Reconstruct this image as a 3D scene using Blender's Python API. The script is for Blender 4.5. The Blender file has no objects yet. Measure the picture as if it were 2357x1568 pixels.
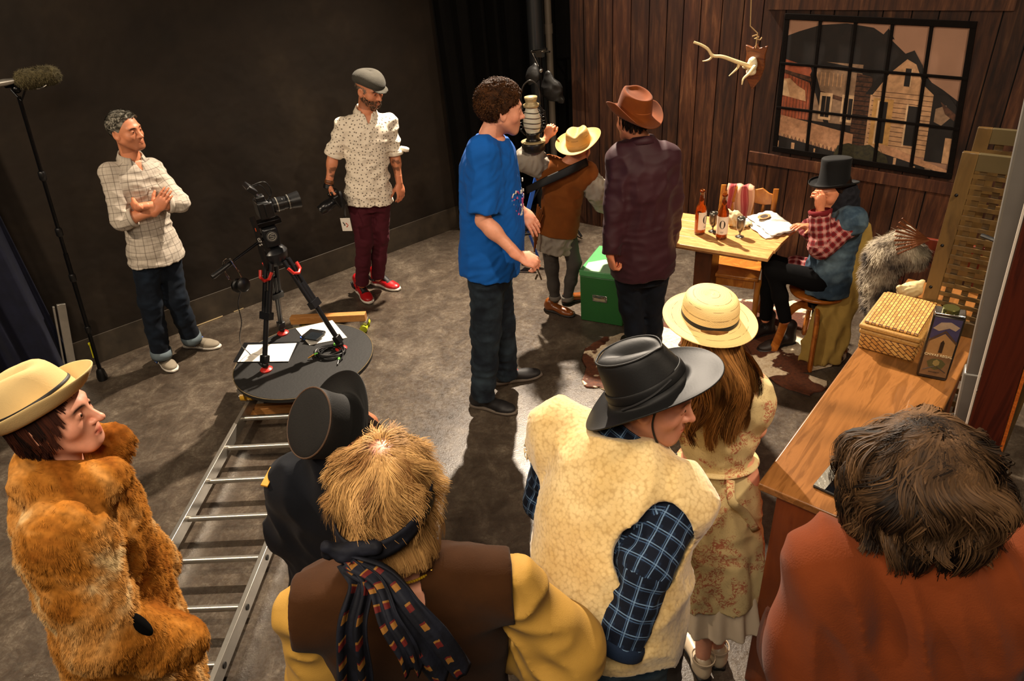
import bpy, math, random
import numpy as np
from mathutils import Vector, Matrix
random.seed(7)
SC = bpy.context.scene
COL = SC.collection
PI = math.pi
# ------------------------------------------------------------------ camera
CAM_H = 2.5
_cx, _cy, _f = 1178.5, 784.0, 1571.33
_up = -np.array([1400.0 - _cx, -(3318.0 - _cy), -_f]); _up /= np.linalg.norm(_up)
_fw = np.array([0, 0, -1.0]); _fw = _fw - _up * _fw.dot(_up); _fw /= np.linalg.norm(_fw)
_rt = np.cross(_fw, _up)
CM = np.array([_rt, _fw, _up])                     # world axes in camera coordinates
cam_data = bpy.data.cameras.new('camera'); cam_data.lens = 24.0; cam_data.sensor_width = 36.0
cam_data.clip_start = 0.05
camera = bpy.data.objects.new('camera', cam_data); COL.objects.link(camera)
m4 = Matrix.Identity(4)
for i in range(3):
    for j in range(3):
        m4[i][j] = float(CM[i][j])
m4.translation = (0, 0, CAM_H)
camera.matrix_world = m4
SC.camera = camera
# ------------------------------------------------------------------ look, world, studio lights
SC.view_settings.view_transform = 'Standard'
SC.view_settings.look = 'None'
SC.view_settings.gamma = 1.0
SC.view_settings.use_curve_mapping = False
SC.view_settings.exposure = 0.0
SC.cycles.use_denoising = True
SC.cycles.use_adaptive_sampling = True
SC.cycles.adaptive_threshold = 0.03
SC.cycles.max_bounces = 6
SC.cycles.diffuse_bounces = 3
SC.cycles.glossy_bounces = 3
SC.cycles.transmission_bounces = 6
SC.cycles.caustics_reflective = False
SC.cycles.caustics_refractive = False
world = bpy.data.worlds.new('studio_dark'); SC.world = world; world.use_nodes = True
world.node_tree.nodes['Background'].inputs[0].default_value = (1.0, 0.80, 0.62, 1)
world.node_tree.nodes['Background'].inputs[1].default_value = 0.035
def lamp(name, kind, loc, target, power, color, size=0.3, spot=None, blend=0.4):
    ld = bpy.data.lights.new(name, kind); ld.energy = power; ld.color = color
    if kind == 'AREA': ld.shape = 'DISK'; ld.size = size
    else: ld.shadow_soft_size = size
    if spot: ld.spot_size = math.radians(spot); ld.spot_blend = blend
    o = bpy.data.objects.new(name, ld); COL.objects.link(o); o.location = loc
    d = Vector(target) - Vector(loc)
    o.rotation_euler = d.to_track_quat('-Z', 'Y').to_euler()
    return o
WARM = (1.0, 0.80, 0.58)
lamp('back_spotlight', 'SPOT', (0.35, 6.0, 4.1), (0.2, 2.7, 0.3), 3000, (1.0, .84, .66), 0.06, 96, 0.75)
lamp('left_spotlight', 'SPOT', (-3.1, 1.9, 3.5), (0.2, 4.4, 0.6), 300, WARM, 0.08, 125, 0.6)
lamp('set_spotlight', 'SPOT', (2.2, 1.0, 3.7), (1.3, 3.4, 0.2), 360, WARM, 0.12, 96, 0.8)
lamp('ceiling_softlight', 'AREA', (-0.5, -0.1, 3.5), (-0.3, 1.3, 0.8), 85, (1.0, 0.83, 0.64), 1.6)
# ------------------------------------------------------------------ geometry helpers
def V(*a): return np.array(a, float)
def ray(px, py): return CM @ np.array([px - _cx, -(py - _cy), -_f])
def Z(px, py, z=0.0):                       # point of the place at height z seen in that direction
    d = ray(px, py); t = (z - CAM_H) / d[2]; return np.array([d[0] * t, d[1] * t, z])
def J(px, py, r):                           # point at horizontal distance r from the viewer
    d = ray(px, py); t = r / math.hypot(d[0], d[1]); return np.array([d[0] * t, d[1] * t, CAM_H + d[2] * t])
def rng(p): return math.hypot(p[0], p[1])
def nrm(v): v = np.asarray(v, float); return v / (np.linalg.norm(v) + 1e-12)
def lin(c):
    if isinstance(c, str):
        c = c.lstrip('#'); c = [int(c[i:i + 2], 16) / 255 for i in (0, 2, 4)]
        c = [x / 12.92 if x <= 0.04045 else ((x + 0.055) / 1.055) ** 2.4 for x in c]
    return (c[0], c[1], c[2], 1.0)
# ------------------------------------------------------------------ materials
MATS = {}
class NT:
    def __init__(s, name):
        s.m = bpy.data.materials.new(name); s.m.use_nodes = True
        s.t = s.m.node_tree; s.b = s.t.nodes['Principled BSDF']; s.x = -300
    def n(s, typ, **kw):
        nd = s.t.nodes.new(typ); s.x -= 40; nd.location = (s.x, 0)
        for k, v in kw.items():
            if k.startswith('_'):
                setattr(nd, k[1:], v)
            else:
                key = int(k[1:]) if k[0] == 'i' and k[1:].isdigit() else k.replace('0', ' ')
                s.set(nd.inputs[key], v)
        return nd
    def set(s, sock, v):
        if isinstance(v, bpy.types.NodeSocket): s.t.links.new(v, sock)
        else:
            if isinstance(v, str): v = lin(v)
            if sock.type == 'VECTOR' and not hasattr(v, '__len__'): v = (v, v, v)
            sock.default_value = v
    def math(s, op, a, b=0.0, c=0.0):
        nd = s.t.nodes.new('ShaderNodeMath'); nd.operation = op
        s.set(nd.inputs[0], a); s.set(nd.inputs[1], b)
        if op in ('MULTIPLY_ADD', 'COMPARE', 'SMOOTH_MIN'): s.set(nd.inputs[2], c)
        return nd.outputs[0]
    def mix(s, f, a, b, mode='MIX'):
        nd = s.t.nodes.new('ShaderNodeMix'); nd.data_type = 'RGBA'; nd.blend_type = mode
        s.set(nd.inputs[0], f); s.set(nd.inputs[6], a if isinstance(a, bpy.types.NodeSocket) else lin(a))
        s.set(nd.inputs[7], b if isinstance(b, bpy.types.NodeSocket) else lin(b)); return nd.outputs[2]
    def ramp(s, f, stops, interp='LINEAR'):
        nd = s.t.nodes.new('ShaderNodeValToRGB'); s.set(nd.inputs[0], f); cr = nd.color_ramp; cr.interpolation = interp
        while len(cr.elements) < len(stops): cr.elements.new(0.5)
        for e, (p, c) in zip(cr.elements, stops):
            e.position = p; e.color = lin(c) if not isinstance(c, (int, float)) else (c, c, c, 1)
        return nd.outputs[0]
    def obj(s, scale=(1, 1, 1)):
        tc = s.t.nodes.new('ShaderNodeTexCoord'); mp = s.t.nodes.new('ShaderNodeMapping')
        s.t.links.new(tc.outputs['Object'], mp.inputs[0]); mp.inputs['Scale'].default_value = scale; return mp.outputs[0]
    def uv(s, scale=(1, 1, 1)):
        tc = s.t.nodes.new('ShaderNodeTexCoord'); mp = s.t.nodes.new('ShaderNodeMapping')
        s.t.links.new(tc.outputs['UV'], mp.inputs[0]); mp.inputs['Scale'].default_value = scale; return mp.outputs[0]
    def noise(s, scale, detail=4, vec=None, rough=0.55, dist=0.0):
        nd = s.t.nodes.new('ShaderNodeTexNoise'); nd.inputs['Scale'].default_value = scale
        nd.inputs['Detail'].default_value = detail; nd.inputs['Roughness'].default_value = rough
        nd.inputs['Distortion'].default_value = dist
        s.t.links.new(vec if vec is not None else s.obj(), nd.inputs['Vector']); return nd.outputs[0]
    def voro(s, scale, feature='F1', vec=None, rnd=1.0, dim='3D'):
        nd = s.t.nodes.new('ShaderNodeTexVoronoi'); nd.voronoi_dimensions = dim; nd.feature = feature; nd.inputs['Scale'].default_value = scale
        nd.inputs['Randomness'].default_value = rnd
        s.t.links.new(vec if vec is not None else s.obj(), nd.inputs['Vector']); return nd.outputs[0]
    def bump(s, h, strength=0.4, dist=0.01):
        nd = s.t.nodes.new('ShaderNodeBump'); nd.inputs['Strength'].default_value = strength
        nd.inputs['Distance'].default_value = dist; s.t.links.new(h, nd.inputs['Height'])
        s.t.links.new(nd.outputs[0], s.b.inputs['Normal']); return nd
    def out(s, color=None, rough=None, metal=None, **kw):
        if color is not None: s.set(s.b.inputs['Base Color'], color if isinstance(color, bpy.types.NodeSocket) else lin(color))
        if rough is not None: s.set(s.b.inputs['Roughness'], rough)
        if metal is not None: s.set(s.b.inputs['Metallic'], metal)
        for k, v in kw.items(): s.set(s.b.inputs[k.replace('_', ' ')], v)
        return s.m
def simple(name, color, rough=0.6, metal=0.0, var=0.0, vs=8, bump=0.0, bs=60, bd=0.004, **kw):
    if name in MATS: return MATS[name]
    t = NT(name); c = color
    if var > 0:
        k = t.ramp(t.noise(vs, 5), [(0.25, max(0, 1 - var)), (0.75, min(1.0, 1 + var * 0.3))])
        c = t.mix(1.0, color, k, 'MULTIPLY')
    if bump > 0: t.bump(t.noise(bs, 6), bump, bd)
    MATS[name] = t.out(c, rough, metal, **kw); return MATS[name]
def cloth(name, color, rough=0.9, var=0.25, weave=900, sheen=0.15, spec=0.2, bump=0.25):
    if name in MATS: return MATS[name]
    t = NT(name)
    k = t.ramp(t.noise(14, 5), [(0.3, 1 - var), (0.7, 1.0)])
    c = t.mix(1.0, color, k, 'MULTIPLY') if not callable(color) else t.mix(1.0, color(t), k, 'MULTIPLY')
    t.bump(t.noise(weave, 2), bump, 0.002)
    MATS[name] = t.out(c, rough, 0.0, Sheen_Weight=sheen * .12, Specular_IOR_Level=spec); return MATS[name]
def stripe(t, coord, period, width, off=0.0, soft=0.15):
    f = t.math('FRACT', t.math('ADD', t.math('DIVIDE', coord, period), off))
    d = t.math('ABSOLUTE', t.math('SUBTRACT', f, 0.5))            # 0 at stripe centre
    return t.math('SUBTRACT', 1.0, t.math('MINIMUM', 1.0, t.math('MAXIMUM', 0.0, t.math('DIVIDE', t.math('SUBTRACT', d, width / 2), max(1e-4, soft * width)))))
def uvxy(t):
    tc = t.t.nodes.new('ShaderNodeTexCoord'); sp = t.t.nodes.new('ShaderNodeSeparateXYZ')
    t.t.links.new(tc.outputs['UV'], sp.inputs[0]); return sp.outputs[0], sp.outputs[1]
def plaid(base, stripes):
    def fn(t):
        u, v = uvxy(t); c = lin(base)
        rgb = t.t.nodes.new('ShaderNodeRGB'); rgb.outputs[0].default_value = c; cur = rgb.outputs[0]
        for ax, per, w, off, col, al in stripes:
            f = t.math('MULTIPLY', stripe(t, u if ax == 'u' else v, per, w, off), al)
            cur = t.mix(f, cur, col)
        return cur
    return fn
def wood(name, c1, c2, scale=(1, 14, 14), rough=0.45, ring=6.0, bump=0.15, coat=0.0, rot=(0, 0, 0)):
    if name in MATS: return MATS[name]
    t = NT(name); tc = t.t.nodes.new('ShaderNodeTexCoord'); mp = t.t.nodes.new('ShaderNodeMapping')
    t.t.links.new(tc.outputs['Object'], mp.inputs[0]); mp.inputs['Rotation'].default_value = rot
    mp2 = t.t.nodes.new('ShaderNodeMapping'); t.t.links.new(mp.outputs[0], mp2.inputs[0]); mp2.inputs['Scale'].default_value = scale
    n = t.noise(ring, 6, mp2.outputs[0], 0.6, 1.2)
    c = t.ramp(n, [(0.28, c1), (0.5, c2), (0.58, c1), (0.8, c2)])
    t.bump(n, bump, 0.003)
    MATS[name] = t.out(c, rough, 0.0, Coat_Weight=coat); return MATS[name]
# ------------------------------------------------------------------ objects
ORG = {}
def empty(name, loc, label, cat, group=None):
    o = bpy.data.objects.new(name, None); COL.objects.link(o); o.location = [float(x) for x in loc]
    o.empty_display_size = 0.1
    o['label'] = label; o['category'] = cat
    if group: o['group'] = group
    ORG[o.name] = np.array(loc, float); return o
def tag(o, label, cat, group=None, kind=None):
    if label: o['label'] = label
    if cat: o['category'] = cat
    if group: o['group'] = group
    if kind: o['kind'] = kind
    return o
def link(name, verts, quads=None, tris=None, polys=None, mat=None, parent=None, smooth=True, uv=None, col=None, midx=None, sharp=None):
    verts = np.asarray(verts, float)
    org = ORG[parent.name] if parent is not None else (verts.mean(0) if len(verts) else np.zeros(3))
    if parent is None: org = np.array([org[0], org[1], verts[:, 2].min()])
    v = (verts - org).astype(np.float32)
    me = bpy.data.meshes.new(name)
    if polys is not None:
        me.from_pydata(v.tolist(), [], [list(map(int, p)) for p in polys])
    else:
        Q = np.zeros((0, 4), int) if quads is None else np.asarray(quads, int)
        T = np.zeros((0, 3), int) if tris is None else np.asarray(tris, int)
        me.vertices.add(len(v)); me.vertices.foreach_set('co', v.ravel())
        nl = Q.size + T.size
        me.loops.add(nl); me.loops.foreach_set('vertex_index', np.concatenate([Q.ravel(), T.ravel()]).astype(np.int32))
        st = np.concatenate([np.arange(len(Q)) * 4, Q.size + np.arange(len(T)) * 3]).astype(np.int32)
        me.polygons.add(len(Q) + len(T)); me.polygons.foreach_set('loop_start', st)
        me.update(calc_edges=True)
    me.validate()
    if smooth: me.polygons.foreach_set('use_smooth', np.ones(len(me.polygons), bool))
    if uv is not None:
        l = me.uv_layers.new(name='UVMap'); 
        if len(uv) == len(me.loops): l.data.foreach_set('uv', np.asarray(uv, np.float32).ravel())
    if col is not None:
        a = me.color_attributes.new('col', 'FLOAT_COLOR', 'POINT'); c4 = np.ones((len(v), 4), np.float32); c4[:, :3] = col
        a.data.foreach_set('color', c4.ravel())
    for m in (mat if isinstance(mat, (list, tuple)) else [mat]):
        if m is not None: me.materials.append(m)
    if midx is not None: me.polygons.foreach_set('material_index', np.asarray(midx, np.int32))
    if sharp is not None:
        try: me.set_sharp_from_angle(angle=sharp)
        except Exception: pass
    o = bpy.data.objects.new(name, me); COL.objects.link(o)
    if parent is not None: o.parent = parent
    else: o.location = [float(x) for x in org]
    ORG[o.name] = org; return o
def frame_from(z, x=None):
    z = nrm(z)
    if x is None: x = V(1, 0, 0) if abs(z[0]) < 0.8 else V(0, 1, 0)
    x = nrm(np.asarray(x, float) - z * np.dot(x, z)); y = np.cross(z, x); return x, y, z
class MB:                                    # collects simple solids and links them as one mesh
    def __init__(s): s.v = []; s.f = []; s.m = []; s.n = 0; s.cur = 0
    def add(s, vs, fs):
        s.v.append(np.asarray(vs, float)); s.f += [[i + s.n for i in f] for f in fs]; s.m += [s.cur] * len(fs); s.n += len(vs); return s
    def mi(s, i): s.cur = i; return s
    def box(s, c, size, X=(1, 0, 0), Y=(0, 1, 0), Zx=None):
        X = nrm(X); Y = nrm(np.asarray(Y, float) - X * np.dot(Y, X)); W = np.cross(X, Y) if Zx is None else nrm(Zx)
        c = np.asarray(c, float); sx, sy, sz = [q / 2 for q in size]
        vs = [c + X * a * sx + Y * b * sy + W * d * sz for a in (-1, 1) for b in (-1, 1) for d in (-1, 1)]
        return s.add(vs, [(0, 1, 3, 2), (4, 6, 7, 5), (0, 4, 5, 1), (2, 3, 7, 6), (0, 2, 6, 4), (1, 5, 7, 3)])
    def bar(s, a, b, w, t, side=None):       # box along a-b
        a = np.asarray(a, float); b = np.asarray(b, float); d = b - a; L = np.linalg.norm(d)
        x, y, z = frame_from(d, side)
        return s.box((a + b) / 2, (w, t, L), x, y)
    def tube(s, pts, r, n=10, caps=True, closed=False, flat=1.0, up=None):
        pts = np.asarray(pts, float); K = len(pts); r = np.broadcast_to(np.asarray(r, float), (K,))
        tan = np.gradient(pts, axis=0)
        if closed: tan = np.roll(pts, -1, 0) - np.roll(pts, 1, 0)
        x, y, z = frame_from(tan[0], up); vs = []
        for i in range(K):
            t = nrm(tan[i]); x = x - t * np.dot(x, t)
            if up is not None: x = np.asarray(up, float) - t * np.dot(up, t)
            x = nrm(x); y = np.cross(t, x)
            a = np.arange(n) * 2 * PI / n
            vs.append(pts[i] + r[i] * (np.outer(np.cos(a), x) + np.outer(np.sin(a), y) * flat))
        vs = np.concatenate(vs); fs = []
        for i in range(K - (0 if closed else 1)):
            j = (i + 1) % K
            for q in range(n): w = (q + 1) % n; fs.append((i * n + q, i * n + w, j * n + w, j * n + q))
        if caps and not closed: fs += [tuple(range(n))[::-1], tuple(range((K - 1) * n, K * n))]
        return s.add(vs, fs)
    def cyl(s, a, b, ra, rb=None, n=20): return s.tube([a, b], [ra, ra if rb is None else rb], n)
    def lathe(s, prof, c=(0, 0, 0), axis=(0, 0, 1), n=28, x=None, ell=1.0, capb=False, capt=False):
        X, Y, W = frame_from(axis, x); c = np.asarray(c, float); a = np.arange(n) * 2 * PI / n; vs = []
        for (r, z) in prof: vs.append(c + W * z + r * (np.outer(np.cos(a), X) + np.outer(np.sin(a), Y) * ell))
        vs = np.concatenate(vs); fs = []
        for i in range(len(prof) - 1):
            for q in range(n): w = (q + 1) % n; fs.append((i * n + q, i * n + w, (i + 1) * n + w, (i + 1) * n + q))
        if capb: fs.append(tuple(range(n))[::-1])
        if capt: fs.append(tuple(range((len(prof) - 1) * n, len(prof) * n)))
        return s.add(vs, fs)
    def sph(s, c, r, n=14, sc=(1, 1, 1)):
        pr = [(math.sin(PI * i / n), -math.cos(PI * i / n)) for i in range(n + 1)]; a = np.arange(n * 2) * PI / n
        vs = np.array([[x * math.cos(t) * sc[0], x * math.sin(t) * sc[1], z * sc[2]] for x, z in pr for t in a]) * r + np.asarray(c, float)
        N = 2 * n; fs = [(i * N + q, i * N + (q + 1) % N, (i + 1) * N + (q + 1) % N, (i + 1) * N + q) for i in range(n) for q in range(N)]
        return s.add(vs, fs)
    def prism(s, poly, off):                 # polygon (3-D points) extruded by vector off
        p = np.asarray(poly, float); n = len(p); off = np.asarray(off, float)
        return s.add(np.concatenate([p, p + off]), [tuple(range(n))[::-1], tuple(range(n, 2 * n))] + [(i, (i + 1) % n, n + (i + 1) % n, n + i) for i in range(n)])
    def build(s, name, mat, parent=None, smooth=False, bevel=0.0, sub=0, ang=0.7):
        vs = np.concatenate(s.v); multi = isinstance(mat, (list, tuple))
        o = link(name, vs, polys=s.f, mat=mat, parent=parent, smooth=True, midx=s.m if multi else None)
        if not smooth:
            try: o.data.set_sharp_from_angle(angle=ang)
            except Exception: pass
        if bevel > 0:
            b = o.modifiers.new('bevel', 'BEVEL'); b.width = bevel; b.segments = 2; b.limit_method = 'ANGLE'; b.angle_limit = 0.8
        if sub:
            m = o.modifiers.new('sub', 'SUBSURF'); m.levels = sub; m.render_levels = sub
        return o
def sheet(P, name, mat, parent=None, thick=0.004, uvs=None, closeu=False, cap=False):     # P[nu, nv, 3] grid surface with thickness
    nu, nv = P.shape[:2]; vs = P.reshape(-1, 3); q = []; uvl = []
    for i in range(nu if closeu else nu - 1):
        for j in range(nv - 1):
            i2 = (i + 1) % nu; q.append((i * nv + j, i2 * nv + j, i2 * nv + j + 1, i * nv + j + 1))
            for a, b in ((i, j), (i + 1, j), (i + 1, j + 1), (i, j + 1)):
                uvl.append((uvs[0] * a / nu, uvs[1] * b / nv) if uvs else (a / nu, b / nv))
    tr = None
    if cap:
        vs = np.concatenate([vs, [P[:, 0].mean(0)]]); tr = [(i * nv, len(vs) - 1, ((i + 1) % nu) * nv) for i in range(nu)]
        for i in range(nu): uvl += [(i / nu, 0), (i / nu, 0), ((i + 1) / nu, 0)]
    o = link(name, vs, quads=q, tris=tr, mat=mat, parent=parent, uv=np.array(uvl))
    if thick:
        m = o.modifiers.new('thickness', 'SOLIDIFY'); m.thickness = thick; m.offset = 0
    return o
def text(name, body, size, pos, X, Y, mat, parent, extrude=0.0005, align='CENTER'):
    cu = bpy.data.curves.new(name, 'FONT'); cu.body = body; cu.size = size; cu.extrude = extrude; cu.align_x = align; cu.align_y = 'CENTER'
    o = bpy.data.objects.new(name, cu); COL.objects.link(o); X = nrm(X); Y = nrm(np.asarray(Y) - X * np.dot(X, Y)); W = np.cross(X, Y)
    m = Matrix.Identity(4)
    for i in range(3): m[i][0], m[i][1], m[i][2] = X[i], Y[i], W[i]
    m.translation = Vector([float(a) for a in (np.asarray(pos, float) - ORG[parent.name])])
    bpy.context.view_layer.update(); me = bpy.data.meshes.new_from_object(o.evaluated_get(bpy.context.evaluated_depsgraph_get())); bpy.data.objects.remove(o)
    me.transform(m); me.materials.clear(); me.materials.append(mat); o = bpy.data.objects.new(name, me); COL.objects.link(o); o.parent = parent; ORG[o.name] = ORG[parent.name]; return o
def catmull(xs, ys, t):
    xs = np.asarray(xs, float); ys = np.asarray(ys, float); m = np.gradient(ys, xs, axis=0)
    i = np.clip(np.searchsorted(xs, t) - 1, 0, len(xs) - 2); h = xs[i + 1] - xs[i]; u = np.clip((t - xs[i]) / h, 0, 1)
    if ys.ndim > 1: u = u[..., None]; h = h[..., None]
    return (2 * u**3 - 3 * u**2 + 1) * ys[i] + (u**3 - 2 * u**2 + u) * h * m[i] + (-2 * u**3 + 3 * u**2) * ys[i + 1] + (u**3 - u**2) * h * m[i + 1]
def smooth_path(pts, n=24):
    pts = np.asarray(pts, float); d = np.concatenate([[0], np.cumsum(np.linalg.norm(np.diff(pts, axis=0), axis=1))])
    return catmull(d, pts, np.linspace(0, d[-1], n))
# ------------------------------------------------------------------ signed distance modelling
class SDF:
    def __init__(s, vox=0.007): s.h = vox; s.ops = []; s.fr = []; s.lo = []; s.hi = []; s.dsp = []
    def _add(s, fn, lo, hi, k, sub):
        s.ops.append((fn, np.asarray(lo, float), np.asarray(hi, float), k, sub))
        if sub is False: s.lo.append(lo); s.hi.append(hi)
        return s
    def cap(s, a, b, ra, rb=None, k=0.01, sub=False, flat=None, ff=1.0, uv=False):
        a = np.asarray(a, float); b = np.asarray(b, float); rb = ra if rb is None else rb; d = b - a; dd = float(d @ d) + 1e-12
        fl = None if flat is None else nrm(flat)
        def fn(X, Y, W):
            x = X - a[0]; y = Y - a[1]; w = W - a[2]
            t = np.clip((x * d[0] + y * d[1] + w * d[2]) / dd, 0, 1)
            x = x - t * d[0]; y = y - t * d[1]; w = w - t * d[2]
            if fl is not None:
                q = (x * fl[0] + y * fl[1] + w * fl[2]) * (1 / ff - 1); x = x + q * fl[0]; y = y + q * fl[1]; w = w + q * fl[2]
            return np.sqrt(x * x + y * y + w * w) - (ra + (rb - ra) * t)
        R = max(ra, rb) * max(1.0, ff)
        if uv is not False: s.fr.append(('cap', a, b, (ra + rb) / 2, fn, uv))
        return s._add(fn, np.minimum(a, b) - R, np.maximum(a, b) + R, k, sub)
    def ell(s, c, r, ax=None, k=0.01, sub=False):
        c = np.asarray(c, float); r = np.asarray(r, float); A = np.eye(3) if ax is None else np.asarray(ax, float); rm = r.min()
        def fn(X, Y, W):
            x = X - c[0]; y = Y - c[1]; w = W - c[2]; q = []
            for i in range(3): q.append((x * A[i][0] + y * A[i][1] + w * A[i][2]) / r[i])
            k0 = np.sqrt(q[0]**2 + q[1]**2 + q[2]**2); k1 = np.sqrt((q[0] / r[0])**2 + (q[1] / r[1])**2 + (q[2] / r[2])**2) + 1e-9
            return k0 * (k0 - 1) / k1
        e = np.sqrt(((A * r[:, None])**2).sum(0)); return s._add(fn, c - e, c + e, k, sub)
    def loft(s, o, R, F, U, st, k=0.01, sub=False, uv=False, pw=2.2, folds=None):
        # st: (height, centre_right, centre_front, half_width, half_depth)
        o = np.asarray(o, float); st = np.asarray(sorted(st), float); hs = st[:, 0]
        tt = np.linspace(hs[0], hs[-1], 60); sm = catmull(hs, st[:, 1:], tt)
        def fn(X, Y, W):
            x = X - o[0]; y = Y - o[1]; w = W - o[2]
            u = x * U[0] + y * U[1] + w * U[2]; a = x * R[0] + y * R[1] + w * R[2]; f = x * F[0] + y * F[1] + w * F[2]
            cr = np.interp(u, tt, sm[:, 0]); cf = np.interp(u, tt, sm[:, 1]); hw = np.interp(u, tt, sm[:, 2]); hd = np.interp(u, tt, sm[:, 3])
            a = a - cr; f = f - cf
            q = (np.abs(a / hw)**pw + np.abs(f / hd)**pw)**(1 / pw)
            if folds:
                th = np.arctan2(f, a); g = np.clip((folds[3] - u) / folds[2], 0, 1)
                q = q * (1 - g * folds[1] * np.sin(folds[0] * th + 1.3 * np.sin(2 * th)))
            d = (q - 1) * np.minimum(hw, hd)
            e = np.maximum(hs[0] - u, u - hs[-1])
            return np.maximum(d, e)
        m = max(st[:, 3].max(), st[:, 4].max()) + max(abs(st[:, 1]).max(), abs(st[:, 2]).max())
        p0 = o + U * hs[0]; p1 = o + U * hs[-1]
        if uv is not False: s.fr.append(('loft', o, R, F, U, fn, uv, float(st[:, 3:5].mean())))
        return s._add(fn, np.minimum(p0, p1) - m, np.maximum(p0, p1) + m, k, sub)
    def cut(s, p, n, k=0.0):                 # remove the side the normal points to
        p = np.asarray(p, float); n = nrm(n)
        def fn(X, Y, W): return -((X - p[0]) * n[0] + (Y - p[1]) * n[1] + (W - p[2]) * n[2])
        s.ops.append((fn, None, None, k, True)); return s
    def disp(s, fn): s.dsp.append(fn); return s
    def mouth(s, end, d, r, wall=.014, deep=.02):     # straight-cut open end of a sleeve or trouser leg
        end = np.asarray(end, float); d = nrm(d); b = end + d * r * 1.3; q = b - end; qq = float(q @ q)
        def fn(X, Y, W):
            x = X - end[0]; y = Y - end[1]; w = W - end[2]; pl = -(x * d[0] + y * d[1] + w * d[2])
            t = np.clip((x * q[0] + y * q[1] + w * q[2]) / qq, 0, 1); x = x - t * q[0]; y = y - t * q[1]; w = w - t * q[2]
            return np.maximum(pl, np.sqrt(x * x + y * y + w * w) - 1.5 * r)
        s.ops.append((fn, np.minimum(end, b) - r * 1.4, np.maximum(end, b) + r * 1.4, 0.0, True))
        s.cap(end + d * (r - wall) * .78, end + d * r * 1.2, r - wall, None, 0.0, sub=True); return s
    def eval(s):
        h = s.h; lo = np.min(s.lo, 0) - 3 * h - 0.012; hi = np.max(s.hi, 0) + 3 * h + 0.012
        n = np.ceil((hi - lo) / h).astype(int) + 1
        ax = [(lo[i] + np.arange(n[i]) * h).astype(np.float32) for i in range(3)]
        D = np.full(n, 0.3, np.float32)
        for fn, bl, bh, k, sub in s.ops:
            if bl is None: i0 = [0, 0, 0]; i1 = list(n)
            else:
                mg = k + 3 * h + (0.03 if not sub else 0.0)
                i0 = [max(0, int((bl[i] - mg - lo[i]) / h)) for i in range(3)]; i1 = [min(n[i], int((bh[i] + mg - lo[i]) / h) + 2) for i in range(3)]
                if min(np.array(i1) - np.array(i0)) <= 0: continue
            X = ax[0][i0[0]:i1[0], None, None]; Y = ax[1][None, i0[1]:i1[1], None]; W = ax[2][None, None, i0[2]:i1[2]]
            d = fn(X, Y, W); sl = tuple(slice(a, b) for a, b in zip(i0, i1)); A = D[sl]
            if sub is False:
                if k > 0:
                    t = np.clip(0.5 + 0.5 * (A - d) / k, 0, 1); D[sl] = A + (d - A) * t - k * t * (1 - t)
                else: D[sl] = np.minimum(A, d)
            else:
                d = -d
                if k > 0:
                    t = np.clip(0.5 + 0.5 * (d - A) / k, 0, 1); D[sl] = A + (d - A) * t + k * t * (1 - t)
                else: D[sl] = np.maximum(A, d)
        if s.dsp:
            m = np.abs(D) < 0.05; idx = np.argwhere(m); P = np.stack([ax[i][idx[:, i]] for i in range(3)], 1)
            for fn in s.dsp: D[m] += fn(P).astype(np.float32)
        return D, lo
    def mesh(s):
        D, lo = s.eval(); h = s.h; S = D < 0
        c = np.zeros(np.array(D.shape) - 1, np.int8)
        for i in (0, 1):
            for j in (0, 1):
                for k in (0, 1): c += S[i:D.shape[0] - 1 + i, j:D.shape[1] - 1 + j, k:D.shape[2] - 1 + k]
        act = (c > 0) & (c < 8); idx = np.argwhere(act); ids = np.full(act.shape, -1, np.int32); ids[act] = np.arange(len(idx))
        cor = np.array([(i, j, k) for i in (0, 1) for j in (0, 1) for k in (0, 1)])
        Vv = np.stack([D[idx[:, 0] + q[0], idx[:, 1] + q[1], idx[:, 2] + q[2]] for q in cor], 1)
        acc = np.zeros((len(idx), 3)); cnt = np.zeros(len(idx))
        for a in range(8):
            for b in range(a + 1, 8):
                if np.abs(cor[a] - cor[b]).sum() != 1: continue
                cr = (Vv[:, a] < 0) != (Vv[:, b] < 0); t = Vv[cr, a] / (Vv[cr, a] - Vv[cr, b])
                acc[cr] += cor[a] + t[:, None] * (cor[b] - cor[a]); cnt[cr] += 1
        v = lo + (idx + acc / cnt[:, None]) * h
        qs = []
        for ax_ in range(3):
            o1, o2 = [(1, 2), (2, 0), (0, 1)][ax_]
            s0 = [slice(None)] * 3; s1 = [slice(None)] * 3; s0[ax_] = slice(0, -1); s1[ax_] = slice(1, None)
            ch = S[tuple(s0)] != S[tuple(s1)]; e = np.argwhere(ch)
            e = e[(e[:, o1] > 0) & (e[:, o2] > 0) & (e[:, o1] < D.shape[o1] - 1) & (e[:, o2] < D.shape[o2] - 1)]
            ins = S[e[:, 0], e[:, 1], e[:, 2]]; q = []
            for da, db in ((-1, -1), (0, -1), (0, 0), (-1, 0)):
                f = e.copy(); f[:, o1] += da; f[:, o2] += db; q.append(ids[f[:, 0], f[:, 1], f[:, 2]])
            q = np.stack(q, 1); q[~ins] = q[~ins][:, ::-1]; qs.append(q)
        Q = np.concatenate(qs); Q = Q[(Q >= 0).all(1)]
        return v, Q
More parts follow.
